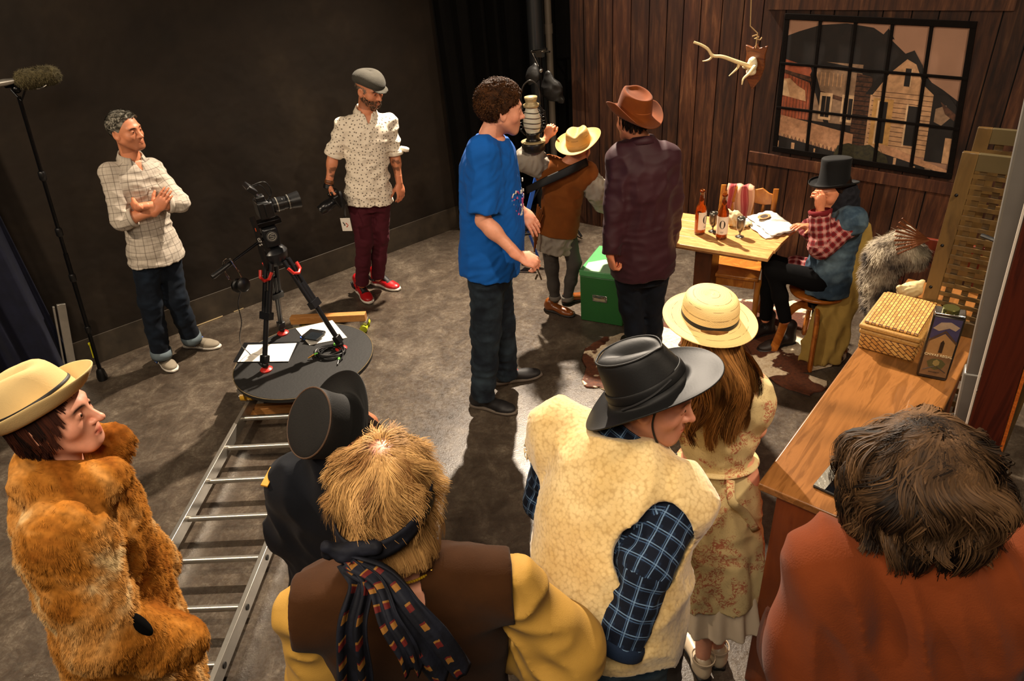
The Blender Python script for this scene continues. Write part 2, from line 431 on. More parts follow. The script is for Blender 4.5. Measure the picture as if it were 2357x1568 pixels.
    def uvs(s, v, Q):
        if not s.fr: return None
        C = v[Q].mean(1); ds = []
        for f in s.fr:
            fn = f[4] if f[0] == 'cap' else f[5]; ds.append(fn(C[:, 0], C[:, 1], C[:, 2]))
        w = np.argmin(np.stack(ds, 1), 1); P = v[Q]; uv = np.zeros((len(Q), 4, 2))
        for i, f in enumerate(s.fr):
            m = w == i
            if not m.any(): continue
            if f[0] == 'cap':
                x, y, z = frame_from(f[2] - f[1], (f[5] if not isinstance(f[5], bool) else None)); o = f[1]; r = f[3]
                def ang(p): q = p - o; return np.arctan2(q @ y, q @ x)
                def hh(p): return (p - o) @ z
            else:
                o = f[1]; r = f[7]
                def ang(p): q = p - o; return np.arctan2(q @ f[2], q @ f[3])
                def hh(p): return (p - o) @ f[4]
            a0 = ang(C[m])[:, None]; a = ang(P[m]); a = a0 + (a - a0 + PI) % (2 * PI) - PI
            uv[m, :, 0] = a * r; uv[m, :, 1] = hh(P[m])
        return uv.reshape(-1, 2)
    def build(s, name, mat, parent=None, col=None, smooth_it=1):
        v, Q = s.mesh()
        for _ in range(smooth_it): v = relax(v, Q)
        return link(name, v, quads=Q, mat=mat, parent=parent, uv=s.uvs(v, Q), col=None if col is None else col(v))
def relax(v, Q, f=0.5):
    acc = np.zeros_like(v); n = np.zeros(len(v))
    for a in range(4):
        for b in (1, 3):
            np.add.at(acc, Q[:, a], v[Q[:, (a + b) % 4]]); np.add.at(n, Q[:, a], 1)
    m = n > 0; out = v.copy(); out[m] = v[m] * (1 - f) + f * acc[m] / n[m, None]; return out
def vnorm(v, Q):
    a = v[Q[:, 2]] - v[Q[:, 0]]; b = v[Q[:, 3]] - v[Q[:, 1]]; fn = np.cross(a, b); N = np.zeros_like(v)
    for i in range(4): np.add.at(N, Q[:, i], fn)
    return N / (np.linalg.norm(N, axis=1)[:, None] + 1e-12)
def waves(amp, lam, dirs=None, seed=1, n=6, ridge=True, spread=0.5, warp=1.2):
    rs = np.random.RandomState(seed); ks = []
    for i in range(n):
        d = nrm(rs.normal(size=3)) if dirs is None else nrm(nrm(dirs[i % len(dirs)]) + rs.normal(size=3) * spread)
        ks.append((d * 2 * PI / (lam * rs.uniform(0.6, 1.6)), rs.uniform(0, 6.28), nrm(rs.normal(size=3)) * 2 * PI / (lam * 2.5), rs.uniform(0, 6.28)))
    def fn(P):
        t = 0
        for k, p, k2, p2 in ks: t = t + np.sin(P @ k + p + warp * np.sin(P @ k2 + p2))
        t = t / math.sqrt(n)
        return amp * (np.abs(t) - 0.7) if ridge else amp * t
    return fn
# ------------------------------------------------------------------ the room
A0 = V(-2.46, 4.64, 0); AD = nrm(V(2.06, 1.60, 0)); AN = V(-AD[1], AD[0], 0)       # left wall line, normal away from the room
B0 = V(0.72, 6.09, 0); BD = nrm(V(1.97, -1.66, 0)); BN = V(-BD[1], BD[0], 0)       # wooden set wall line, normal away from the room
UP = V(0, 0, 1)
def bk(u, z, off=0.0): return B0 + BD * u - BN * off + UP * z
def lw(t, z, off=0.0): return A0 + AD * t - AN * off + UP * z
t = NT('floor_vinyl'); v = t.obj()
n1 = t.noise(7.0, 12, v, 0.75, .45); n2 = t.noise(38, 8, v, 0.75, 1.6); n3 = t.noise(1.2, 4, v)
c = t.ramp(n1, [(0.34, '#322c25'), (0.46, '#4a4239'), (0.55, '#60574b'), (0.68, '#807566')])
c = t.mix(t.ramp(n2, [(0.40, 0.0), (0.60, 0.8)]), c, '#4a3e34')
c = t.mix(t.ramp(n2, [(0.62, 0.0), (0.74, 0.55)]), c, '#a0917e')
c = t.mix(0.8, c, t.ramp(n3, [(0.25, '#b4ada6'), (0.7, '#ffffff')]), 'MULTIPLY')
v2 = t.obj((1.0, 7.0, 1.0)); sc1 = t.noise(7, 3, v2, 0.6, 2.5); lines = t.ramp(sc1, [(0.500, 0), (0.503, 1), (0.506, 0)])
lm = t.math('MULTIPLY', lines, t.ramp(t.noise(1.3, 2, v), [(0.56, 0), (0.64, 0.8)]))
c = t.mix(lm, c, '#cdbfa8')
rg = t.ramp(t.noise(45, 6, v, 0.75), [(0.35, 0.20), (0.65, 0.40)])
t.bump(t.noise(110, 5, v, 0.7), 0.28, 0.004)
M_floor = t.out(c, rg, 0.0, Specular_IOR_Level=0.5)
mb = MB(); mb.add([(-7, -2, 0), (7, -2, 0), (7, 9, 0), (-7, 9, 0), (-7, -2, -.08), (7, -2, -.08), (7, 9, -.08), (-7, 9, -.08)], [(0, 1, 2, 3), (7, 6, 5, 4), (0, 4, 5, 1), (1, 5, 6, 2), (2, 6, 7, 3), (3, 7, 4, 0)])
mb.build('floor', M_floor)['kind'] = 'structure'
t = NT('dark_wall_paint'); c = t.ramp(t.noise(2.2, 6, None, 0.6), [(0.3, '#1b150f'), (0.55, '#241c14'), (0.75, '#30271c')])
t.bump(t.noise(3, 3), 0.3, 0.05); M_wall = t.out(c, 0.75, 0.0, Specular_IOR_Level=0.25)
mb = MB(); mb.prism([lw(-4, 0), lw(2.75, 0), lw(2.75, 0) + AN * .12, lw(-4, 0) + AN * .12][::-1], UP * 4.2)
mb.build('wall_left', M_wall)['kind'] = 'structure'
mb = MB(); mb.prism([lw(-4, 0, .008), lw(2.75, 0, .008), lw(2.75, 0), lw(-4, 0)][::-1], UP * 0.21)
t = NT('vinyl_skirting'); M_skirt = t.out(t.ramp(t.noise(9, 6), [(0.3, '#2b241b'), (0.7, '#42382b')]), 0.6)
mb.build('baseboard_left', M_skirt, bevel=0.003)['kind'] = 'structure'
mb = MB(); mb.tube([lw(a, .004, .012) for a in (-.06, .12, .25)], .005, 6); mb.tube([lw(a, .004, .012) for a in (.34, .42)], .004, 6)
mb.build('trim_1', simple('edge_highlight', '#a08c66', .8), None)['kind'] = 'structure'  # pale tubes paint a highlight along the foot of the wall
def curtain(name, path, z0, z1, mat, amp=.05, lam=.16, n=160, seed=3):
    rs = np.random.RandomState(seed); path = np.asarray(path, float); P0 = smooth_path(path, n); tn = np.gradient(P0, axis=0); d = np.concatenate([[0], np.cumsum(np.linalg.norm(np.diff(P0, axis=0), axis=1))])
    zs = np.linspace(z0, z1, 14); G = np.zeros((n, len(zs), 3)); ph = rs.uniform(0, 6, 5)
    for j, z in enumerate(zs):
        w = np.sin(d / lam * 2 * PI + ph[0] + .5 * np.sin(z * 1.1 + ph[1])) + .5 * np.sin(d / lam * 3.7 + ph[2] + .3 * z) + .3 * np.sin(d / lam * 11 + ph[3])
        for i in range(n):
            nn = nrm(V(tn[i][1], -tn[i][0], 0)); G[i, j] = P0[i] + nn * amp * w[i] + UP * z
    return sheet(G, name, mat, None, .006)
M_black = cloth('black_drape', '#0b0a09', .95, .3, 300, .05, .1)
o = curtain('stage_curtain', [lw(2.55, 0, .07), lw(2.9, 0, .05), lw(3.3, 0, 0), V(.45, 6.62, 0), V(.80, 6.22, 0)], 0.0, 4.0, M_black, .035, .19, 170)
tag(o, 'black floor-length stage curtain filling the corner between dark wall and plank wall', 'curtain')
M_navy = cloth('navy_drape', '#15182c', .8, .4, 300, .25, .3)
o = curtain('navy_curtain', [lw(-.80, 0, .17), lw(-1.1, 0, .19), lw(-1.9, 0, .25)], 0.02, 3.2, M_navy, .045, .17, 130, 5)
tag(o, 'dark navy blue curtain hanging in folds at the left edge', 'curtain')
# plank wall of the set
t = NT('old_planks'); at = t.t.nodes.new('ShaderNodeAttribute'); at.attribute_name = 'col'; at.attribute_type = 'GEOMETRY'
v = t.obj((1, 1, .10)); n1 = t.noise(26, 7, v, .65, .6); n2 = t.noise(3.0, 6, t.obj((1, 1, .5)), .6)
c = t.ramp(n1, [(.3, '#1a0e08'), (.45, '#4a2a17'), (.58, '#6c4126'), (.76, '#9c6c46')])
c = t.mix(t.ramp(n2, [(.35, 0.0), (.7, .7)]), c, '#3c1a11')
c = t.mix(1.0, c, at.outputs[0], 'MULTIPLY'); t.bump(n1, .2, .004); M_plank = t.out(c, .7, 0, Specular_IOR_Level=.3)
def boxes_col(name, items, mat, parent=None):      # items: (prism base pts, offset, value)
    mb = MB(); cols = []
    for pts, off, val in items: mb.prism(pts, off); cols += [val] * (2 * len(pts))
    o = link(name, np.concatenate(mb.v), polys=mb.f, mat=mat, parent=parent, smooth=False, col=np.array(cols)[:, None] * np.ones(3)); return o
its = []; u = -.02; rs = random.Random(4)
while u < 5.0:
    w = rs.uniform(.125, .165); val = rs.uniform(.36, .78); WZ = 3.6
    def bp(u0, u1): return [bk(u0 + .004, 0.0, .012), bk(u1 - .004, 0.0, .012), bk(u1 - .004, 0.0, 0), bk(u0 + .004, 0.0, 0)][::-1]
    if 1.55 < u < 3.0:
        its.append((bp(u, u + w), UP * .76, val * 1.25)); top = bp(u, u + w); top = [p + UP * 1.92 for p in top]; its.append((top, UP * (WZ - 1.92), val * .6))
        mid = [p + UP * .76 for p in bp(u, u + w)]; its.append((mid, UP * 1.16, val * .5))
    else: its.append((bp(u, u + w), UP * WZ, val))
    u += w
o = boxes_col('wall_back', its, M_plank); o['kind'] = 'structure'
mb = MB(); mb.prism([bk(-.02, 0, 0), bk(5.0, 0, 0), bk(5, 0, -.06), bk(-.02, 0, -.06)][::-1], UP * 3.6); mb.build('trim_2', simple('backing', '#0a0605', .9))['kind'] = 'structure'
o = boxes_col('trim_3', [([bk(1.58, .79, .035), bk(3.02, .74, .035), bk(3.02, .74, .012), bk(1.58, .79, .012)][::-1], UP * .08, .8),
    ([bk(1.60, 1.84, .03), bk(3.0, 1.84, .03), bk(3.0, 1.84, .012), bk(1.6, 1.84, .012)][::-1], UP * .09, .5)], M_plank); o['kind'] = 'structure'
# the painted window with a frontier town: flat artwork on the set wall
def mm(name, c, r=.8, var=.25, vs=14): c = lin(c); return simple(name, [c[0] * .95, c[1] * .80, c[2] * .66], r, 0, min(.9, var * 1.6 + .1), vs)
WM = [mm('print_sky', '#a08272', var=.1, vs=3), mm('print_hill', '#1a120f', var=.4), mm('print_red', '#a5593c', vs=30), mm('print_cream', '#c9a785', vs=30), mm('print_roof', '#c29a7c', vs=40), mm('print_dark', '#16100e'),
      mm('print_yellow', '#c7a265', vs=25), mm('print_brown', '#5c3d2b', vs=50, var=.6), mm('print_green', '#3a3a20', vs=45, var=.8), mm('print_grey', '#9a8470', vs=30), mm('print_white', '#dcc4a4', vs=20)]
U0, U1, Z0, Z1 = 1.75, 2.90, .88, 1.79
def wp(a, b, off): return bk((1.735 * (1 - b) + 1.765 * b) * (1 - a) + (2.82 * (1 - b) + 2.90 * b) * a, (1.80 * (1 - a) + 1.765 * a) * (1 - b) + (.91 * (1 - a) + .865 * a) * b, off)
class Paint:
    def __init__(s): s.mb = MB(); s.k = 0
    def p(s, mi, pts):
        s.k += 1; off = .0135 + s.k * .00007
        s.mb.mi(mi); s.mb.add([wp(min(max(a, 0), 1), min(max(b, 0), 1), off) for a, b in pts], [tuple(range(len(pts)))[::-1]]); return s
    def r(s, mi, x0, y0, x1, y1): return s.p(mi, [(x0, y0), (x1, y0), (x1, y1), (x0, y1)])
W = Paint()
W.r(0, 0, 0, 1, 1)
W.p(1, [(0, .14), (.08, .10), (.2, .05), (.35, .03), (.5, .05), (.6, .12), (.7, .22), (.78, .3), (.84, .38), (.9, .42), (1, .5), (1, .8), (0, .8)])
W.p(5, [(.55, .10), (.58, .05), (.62, .12)])
W.p(2, [(0, .30), (.17, .35), (.19, .42), (.0, .38)]); W.p(2, [(0, .40), (.17, .46), (.27, .74), (0, .74)])
for i in range(14): W.r(7, i * .02 + .002, .40 + i * .006, i * .02 + .005, .74)
W.p(7, [(0, .375), (.2, .43), (.2, .455), (0, .40)]); W.p(3, [(.0, .45), (.05, .44), (.1, .49), (.15, .52), (.16, .60), (0, .57)]); W.p(10, [(.0, .46), (.03, .46), (.06, .58), (.0, .57)])
W.r(9, .19, .30, .47, .74); W.p(5, [(.19, .29), (.47, .33), (.47, .36), (.19, .34)]); W.p(7, [(.2, .50), (.45, .56), (.45, .59), (.2, .53)])
for i in range(7): W.r(3, .21 + i * .024, .375, .216 + i * .024, .47)
W.p(5, [(.19, .34), (.31, .74), (.28, .74), (.17, .40)])
for x in (.255, .385): W.r(10, x - .012, .52, x + .062, .72); W.r(5, x, .545, x + .05, .70); W.r(9, x + .023, .545, x + .028, .70)
W.p(7, [(.44, .36), (.53, .38), (.53, .98), (.44, .9)])
for i in range(16): W.r(5, .44, .38 + i * .034, .53, .386 + i * .034)
W.p(3, [(.53, .45), (.60, .32), (.66, .25), (.73, .22), (.77, .3), (.80, .40), (.86, .46), (.86, .90), (.53, .90)])
W.p(5, [(.50, .50), (.60, .30), (.66, .22), (.73, .18), (.78, .27), (.83, .43), (.80, .40), (.75, .27), (.70, .24), (.62, .34), (.54, .50)])
for i in range(12): W.r(7, .54, .47 + i * .034, .86, .474 + i * .034)
W.r(6, .55, .52, .66, .86); W.r(5, .585, .54, .63, .84); W.r(10, .575, .535, .585, .85); W.r(5, .74, .55, .79, .83); W.r(10, .73, .54, .74, .84); W.r(5, .70, .30, .73, .42); W.r(10, .73, .3, .735, .42)
W.p(1, [(.86, .46), (.93, .45), (1, .55), (1, .74), (.86, .74)]); W.p(9, [(.88, .55), (.93, .52), (.96, .6), (.92, .66), (.88, .64)]); W.p(7, [(.9, .5), (.99, .58), (.98, .62), (.93, .58)])
W.r(5, .86, .74, .95, .92); W.r(3, .95, .74, 1, .92)
W.p(4, [(0, .72), (.46, .80), (.46, .94), (.0, .86)])
for i in range(19): W.p(3 if i % 2 else 4, [(i * .0245, .858 + i * .0042), (i * .0245 + .0245, .862 + i * .0042), (i * .0245 + .012, .90 + i * .0042)])
W.p(5, [(0, .885), (.46, .97), (.46, 1), (0, 1)]); W.r(3, .01, .93, .02, 1); W.r(3, .10, .93, .12, 1); W.r(3, .24, .95, .25, 1)
W.p(4, [(.60, .84), (.70, .86), (1, .97), (1, 1), (.66, .95)]); W.p(5, [(.60, .9), (1, 1.0), (.6, 1)]); W.r(3, .70, .93, .715, 1); W.r(3, .80, .97, .82, 1); W.r(9, .87, .97, .9, 1)
W.p(8, [(.36, .98), (.38, .90), (.44, .87), (.50, .88), (.56, .86), (.62, .90), (.66, .93), (.68, 1), (.36, 1)])
W.mb.build('window_1', WM)['kind'] = 'structure'; win = bpy.data.objects['window_1']
mb = MB()
M_bar = simple('charred_wood', '#0e0907', .9, 0, .4, 30, .2, 60, .004, Specular_IOR_Level=.1)
for i in range(6): mb.bar(wp(i / 5, 1.02, .026), wp(i / 5, -.02, .026), .034 if i in (0, 5) else .022, .010, BD)
for j in range(4): mb.bar(wp(-.015, j / 3, .027), wp(1.015, j / 3, .027), .038 if j in (0, 3) else .018, .010, UP)
mb.build('window_frame', M_bar, win, bevel=.003)
# pipes in the corner
o = MB().cyl(J(1233, 60, 6.35) * V(1, 1, 0), J(1233, 60, 6.35) * V(1, 1, 0) + UP * 4, .07, n=24).build('trim_4', simple('dark_pipe', '#2a2c2e', .35, .3)); o['kind'] = 'structure'
p = J(1262, 60, 6.45) * V(1, 1, 0); mb = MB().cyl(p, p + UP * 4, .032, n=16); mb.cyl(p + UP * 1.62, p + UP * 1.70, .037, n=16); o = mb.build('trim_5', simple('grey_conduit', '#6f6558', .5, .1)); o['kind'] = 'structure'
# ------------------------------------------------------------------ metals etc.
M_blk = simple('black_plastic', '#0c0c0d', .38, 0, .2)
M_blkm = simple('black_metal', '#101012', .3, .6)
M_alu = simple('brushed_aluminium', '#b9b4aa', .34, .85, .2, 20)
M_chrome = simple('chrome', '#c8c4bc', .12, 1.0)
M_red = simple('red_plastic', '#a81f16', .4)
M_paper = simple('white_paper', '#e8e2d6', .8, 0, .06, 6)
# boom microphone on its pole
foot = Z(237, 874, 0); top = J(38, 205, 4.62)
r_ = empty('boom_stand', foot, 'tall black telescopic pole stand carrying a microphone at the left', 'stand')
L = lambda f: foot + (top - foot) * f
MB().cyl(L(.02), L(.5), .013, n=12).cyl(L(.5), L(.98), .010, n=12).build('pole', M_blkm, r_)
MB().tube([foot + V(0, 0, .003), L(.015), L(.04), L(.05)], [.03, .034, .026, .014], 14).build('rubber_foot', M_blk, r_)
for f in (.20, .40, .56, .74): MB().tube([L(f), L(f + .004), L(f + .024), L(f + .028)], [.014, .019, .019, .014], 12).build('collar', M_blk, r_)
o = MB().cyl(L(.10) + V(-.014, -.008, 0), L(.155) + V(-.014, -.008, 0), .004, n=8).cyl(L(.155) + V(-.015, -.009, 0), L(.162) + V(-.015, -.009, 0), .007, n=8).build('clip', simple('yellow_tape', '#c9c21e', .5), r_)
MB().tube([top + V(-.03, 0, .0), top + V(0, 0, -.06), top + V(.05, 0, 0)], .006, 8).sph(top, .022).cyl(top - V(.05, 0, -.02), top + V(.06, -.0, .02), .012).build('mount', M_blkm, r_)
mh = J(86, 177, 4.6); mt = J(10, 190, 4.6)
r_ = empty('microphone', mh, 'fluffy olive grey wind-muffed microphone atop the pole at the left', 'microphone')
ax = nrm(mh - mt); MB().tube([mt - ax * .12, mt, mt + ax * .08, mh - ax * .09], [.014, .018, .010, .010], 12).build('barrel', M_alu, r_)
sd = SDF(.006); sd.cap(mh - ax * .055, mh + ax * .06, .052, .048, flat=UP, ff=.9); sd.disp(waves(.006, .03, seed=4)); v, Q = sd.mesh(); Nn = vnorm(v, Q)
M_muff = simple('olive_fur', '#4d4426', .95, 0, .5, 40)
link('windscreen', v, quads=Q, mat=M_muff, parent=r_)
WS_SRC = (v, Q, Nn, r_)
MB().tube([mh + ax * .0 - UP * .05 - V(0, .05, 0), mh + ax * .02 - UP * .052 - V(0, .05, 0), mh + ax * .05 - UP * .04 - V(0, .05, 0)], .003, 6).build('clip', M_chrome, r_)
# pale metal leg in front of the navy curtain
a = Z(172, 880, 0.0); b = J(140, 700, rng(a) + .02)
mb = MB().bar(a, b, .05, .02, AD).bar(a - AD * .045, b - AD * .045, .012, .02, AD); o = mb.build('metal_rail', M_alu, None, bevel=.002)
tag(o, 'pale metal rail leaning by the navy curtain behind the cream hat', 'rail')
# ------------------------------------------------------------------ ladder used as dolly track
ZL = .13
P1, P2, P3, P4 = Z(577, 912, ZL), Z(380, 1262, ZL), Z(700, 1035, ZL), Z(484, 1568, ZL)
ld = nrm((P2 - P1) + (P4 - P3)); ld[2] = 0; ls = nrm(V(-ld[1], ld[0], 0))
if np.dot(ls, P3 - P1) < 0: ls = -ls
w_ = abs(np.dot(P3 - P1, ls)); r0 = P1 - ld * .35
r_ = empty('ladder', V(*(r0 + ls * w_ / 2 + ld * 1.3)[:2], ZL - .06), 'aluminium ladder lying flat as a camera track on the floor', 'ladder')
LL = 2.75; ha = .0
for sgn in (0, 1):
    a = r0 + ls * w_ * sgn - UP * .035; b = a + ld * LL
    mb = MB().bar(a, b, .024, .07, ls)
    mb.build('rail', M_alu, r_, bevel=.002)
rung_px = [(610, 952), (575, 1010), (540, 1075), (497, 1148), (448, 1230), (400, 1323), (440, 1428)]
d0 = np.dot(Z(575, 952, ZL) - r0, ld); step = .265
for i in range(9):
    c = r0 + ld * (d0 + step * i) - UP * .035
    if np.dot(c - r0, ld) > LL: break
    MB().tube([c, c + ls * w_], .015, 10).build('rung', M_alu, r_)
    o = MB().mi(0).cyl(c + ls * (w_ + .011), c + ls * (w_ + .016), .013, n=12).build('rung_end', simple('dark_hole', '#15120f', .6), r_)
for k, ds in enumerate((.35, LL - .3)):
    c = r0 + ld * ds + ls * w_ / 2; o = MB().box((c[0], c[1], .0225), (w_ + .14, .045, .045), ls, ld).box((c[0], c[1], .04), (w_ + .1, .03, .04), ls, ld).build('ladder_support', wood('pine_block', '#c08a4e', '#a8703a'), None, bevel=.002)
    tag(o, ['wooden block under the ladder beneath the round platform', 'wooden block under the near end of the ladder'][k], 'block')
# round dolly platform
ZD = .27; dc = (Z(537, 855, ZD) + Z(857, 795, ZD)) / 2; RD = np.linalg.norm(Z(857, 795, ZD) - Z(537, 855, ZD)) / 2
r_ = empty('camera_dolly', V(dc[0], dc[1], ZD - .12), 'round black wheeled platform on the ladder carrying the camera tripod', 'dolly')
M_pl = simple('black_plywood', '#121110', .62, 0, .35, 9, .2)
MB().lathe([(0, 0), (RD - .004, 0), (RD, -.004), (RD, -.028), (RD - .006, -.032), (0, -.032)][::-1], dc, n=72).build('platform', M_pl, r_)
MB().tube([dc + V(math.cos(a) * (RD + .001), math.sin(a) * (RD + .001), -.003) for a in np.linspace(0, 2 * PI, 73)[:-1]], .0025, 5, closed=True).build('worn_edge', simple('worn_ply', '#6b5a3a', .8, 0, .5, 40), r_)
M_yw = simple('amber_wheel', '#c99a2e', .35)
for k, (a, b) in enumerate(((0, 0), (1, 0), (0, 1), (1, 1))):
    base = P1 + ls * w_ * a; base = base + ld * (np.dot(dc - base, ld) + (.22 if b else -.22)); base[2] = ZL + .03
    tr = MB().box(base + UP * .065, (.05, .10, .03), ls, ld).cyl(base - ls * .05, base + ls * .05, .008).build('truck', M_alu, r_)
    MB().cyl(base - ls * .035, base - ls * .008, .028, n=18).cyl(base + ls * .008, base + ls * .035, .028, n=18).build('wheel', M_yw, tr)
MB().box(V(dc[0], dc[1], ZD - .05), (.10, .5, .035), ls, ld).build('cross_beam', M_pl, r_)
# pine beam with skateboard truck at the far side
c = Z(755, 728, .12); bx = nrm((Z(838, 722, .12) - Z(672, 730, .12)) * V(1, 1, 0)); by = V(-bx[1], bx[0], 0)
r_ = empty('pine_beam', V(c[0], c[1], 0.05), 'short pale pine beam with small wheels behind the round platform', 'beam')
MB().box(V(c[0], c[1], .105), (.56, .055, .055), bx, by).build('beam', wood('pine_block', '#c08a4e', '#a8703a'), r_, bevel=.002)
e = V(c[0], c[1], 0) + bx * .26
MB().box(e + UP * .066, (.05, .08, .024), bx, by).build('truck', M_alu, r_)
o = MB().cyl(e - by * .06 + UP * .028, e - by * .025 + UP * .028, .028).cyl(e + by * .06 + UP * .028, e + by * .025 + UP * .028, .028).build('wheel', simple('lime_wheel', '#b9c22c', .4), r_)
e2 = e - bx * .5
MB().box(e2 + UP * .066, (.05, .08, .024), bx, by).build('truck', M_alu, r_)
MB().cyl(e2 - by * .06 + UP * .028, e2 - by * .025 + UP * .028, .028).cyl(e2 + by * .06 + UP * .028, e2 + by * .025 + UP * .028, .028).build('wheel', simple('lime_wheel', '#b9c22c', .4), r_)
# tripod
f1, f2, f3 = Z(614, 852, ZD), Z(652, 768, ZD), Z(786, 804, ZD); apex = J(634, 588, 4.02)
r_ = empty('tripod', V(*((f1 + f2 + f3) / 3)[:2], ZD), 'black video tripod with red-trimmed legs standing on the round platform', 'tripod')
M_tp = simple('tripod_carbon', '#17181b', .32, .2, .1)
for i, f in enumerate((f1, f2, f3)):
    out = nrm((f - apex) * V(1, 1, 0)); s_ = nrm(np.cross(out, f - apex)); a = apex + out * .055; ft = f + UP * .05
    lg = MB()
    lg.tube([a + s_ * .022 + (ft - a) * .04, a + s_ * .022 + (ft - a) * .55], .014, 10).tube([a - s_ * .022 + (ft - a) * .04, a - s_ * .022 + (ft - a) * .55], .014, 10)
    lg.tube([a + (ft - a) * .3, a + (ft - a) * .97], .016, 10).bar(a + (ft - a) * .50, a + (ft - a) * .57, .075, .04, s_)
    l_ = lg.build('leg', M_tp, r_)
    MB().bar(a + (ft - a) * .92, ft, .045, .04, s_).sph(ft - UP * .012, .022).build('foot_clamp', M_blk, l_, bevel=.004)
    MB().lathe([(0, 0), (.036, 0), (.038, .008), (.026, .018), (0, .02)], f, n=20).build('rubber_foot', M_red, l_)
    q = a + (ft - a) * .10; MB().tube([q - s_ * .045 + out * .02, q - s_ * .035 + (ft - a) * .06 + out * .028, q + (ft - a) * .085 + out * .03, q + s_ * .035 + (ft - a) * .06 + out * .028, q + s_ * .045 + out * .02], .010, 8).build('red_trim', M_red, l_)
MB().lathe([(0, -.05), (.05, -.05), (.07, -.01), (.075, .03), (.06, .05), (.045, .06), (0, .06)], apex, n=24).build('crown', M_tp, r_)
hd = apex + UP * .15; lz = nrm(J(682, 470, 4.05) - J(560, 490, 4.0)); lz[2] = 0; lz = nrm(lz); ly = V(-lz[1], lz[0], 0)
MB().box(hd - UP * .02, (.09, .11, .12), lz, ly).build('fluid_head', M_tp, r_, bevel=.012)
MB().cyl(hd - ly * .056 - UP * .01, hd - ly * .062 - UP * .01, .032, n=24).build('head_cap', simple('grey_plastic', '#3a3a3a', .4), r_)
mb = MB(); rc = hd - ly * .0635 - UP * .01
mb.tube([rc + lz * .023 * math.cos(a) + UP * .023 * math.sin(a) for a in np.linspace(0, 2 * PI, 25)[:-1]], .002, 5, closed=True)
mb.tube([rc + lz * x + UP * y for x, y in ((.014, .010), (-.004, .013), (-.013, .006), (.013, -.005), (.004, -.013), (-.014, -.010))], .002, 5)
mb.build('emblem', simple('emblem_grey', '#9a968c', .4, .3), r_)
MB().box(hd + UP * .06, (.16, .07, .03), lz, ly).build('top_plate', M_blkm, r_, bevel=.004)
h0 = J(612, 545, 4.0); h1 = J(491, 636, 3.82); hm = h0 + (h1 - h0) * .66
ph = MB().tube([hd - lz * .05, h0, h1], .0085, 10).build('pan_handle', M_blkm, r_)
MB().tube([hm, h1, h1 + nrm(h1 - hm) * .01], [.014, .016, .012], 12).build('grip', M_blk, ph)
# camera
cb = hd + UP * .145
r_ = empty('video_camera', cb - UP * .07, 'black camera with long zoom lens mounted on the tripod', 'camera')
MB().box(cb, (.065, .125, .10), lz, ly).box(cb + UP * .06, (.05, .06, .035), lz, ly).box(cb - ly * .055 + lz * .025, (.05, .03, .09), lz, ly).build('body', M_blk, r_, bevel=.008)
MB().lathe([(0, 0), (.037, 0), (.037, .03), (.041, .032), (.041, .085), (.038, .087), (.038, .11), (.043, .112), (.043, .14), (.0, .14)], cb + lz * .03, lz, n=32).build('lens', simple('lens_black', '#1a1a1b', .28, .3), r_)
hb = MB().lathe([(.043, .135), (.050, .185), (.047, .185), (.041, .14)], cb + lz * .03, lz, n=32).build('lens_hood', M_blk, r_)
MB().lathe([(.0435, .05), (.0435, .056)], cb + lz * .03, lz, n=32).lathe([(.0435, .118), (.0435, .122)], cb + lz * .03, lz, n=32).build('lens_ring', simple('ring_silver', '#8d8a80', .3, .5), r_)
mc = cb - lz * .035 + UP * .125
MB().box(mc, (.03, .115, .06), nrm(lz + UP * .9), ly).build('monitor', M_blk, r_, bevel=.006); MB().cyl(cb + UP * .07, mc, .008).build('monitor_arm', M_chrome, r_)
MB().tube(smooth_path([mc + ly * .04, mc + V(.03, 0, .02) + lz * .06, cb + lz * .07 + UP * .07, cb + lz * .03 + UP * .03]), .003, 6).tube(smooth_path([mc + ly * .0, mc + lz * .05 + UP * .01, cb + lz * .06 + UP * .05]), .0025, 6).build('cable', M_blk, r_)
# neck strap hanging with lettering
a = cb - ly * .045 - lz * .075 - UP * .02; s0 = J(600, 520, 3.93); s1 = J(598, 600, 3.93)
mb = MB(); pth = smooth_path([a, a - UP * .10 + lz * .005, a - UP * .22, a - UP * .33 + lz * .015, a - UP * .30 + lz * .03, a - UP * .16 + lz * .03], 20)
mb.tube(pth, .016, 8, flat=.12, up=lz); st = mb.build('neck_strap', M_blk, r_)
text('strap_letters', 'α7 S', .026, a - UP * .15 - ly * .006 + lz * .003, -UP, lz, simple('strap_white', '#cfcabf', .6), r_)
MB().box(a - UP * .075 - ly * .005, (.004, .003, .02), lz, ly).build('orange_mark', simple('orange_mark', '#c2491c', .5), r_)
# headphones on the pan handle
hc = J(524, 600, 3.86); r_ = empty('headphones', hc - UP * .14, 'dark headphones hanging from the tripod pan handle', 'headphones')
pth = smooth_path([hc + V(-.02, 0, -.12), hc + V(-.035, 0, -.05), hc + V(-.02, 0, .0), hc + V(.012, 0, .012), hc + V(.03, 0, -.03), hc + V(.045, 0, -.11)], 20)
MB().tube(pth, .012, 8, flat=.35, up=V(0, 1, 0)).build('headband', M_chrome, r_)
for q in (hc + V(-.005, .02, -.165), hc + V(.04, -.01, -.15)):
    MB().lathe([(0, 0), (.034, 0), (.041, .008), (.041, .02), (.028, .03), (0, .03)], q, (.8, -.5, .1), n=24).build('ear_cup', M_blk, r_)
cable_pts = [hc + V(.02, 0, -.19), J(548, 700, 3.9), J(556, 745, 3.9), J(552, 770, 3.9), Z(575, 815, ZD + .01), Z(604, 842, ZD + .006)]
MB().tube(smooth_path(cable_pts, 40), .0028, 6).build('cord', M_blk, r_)
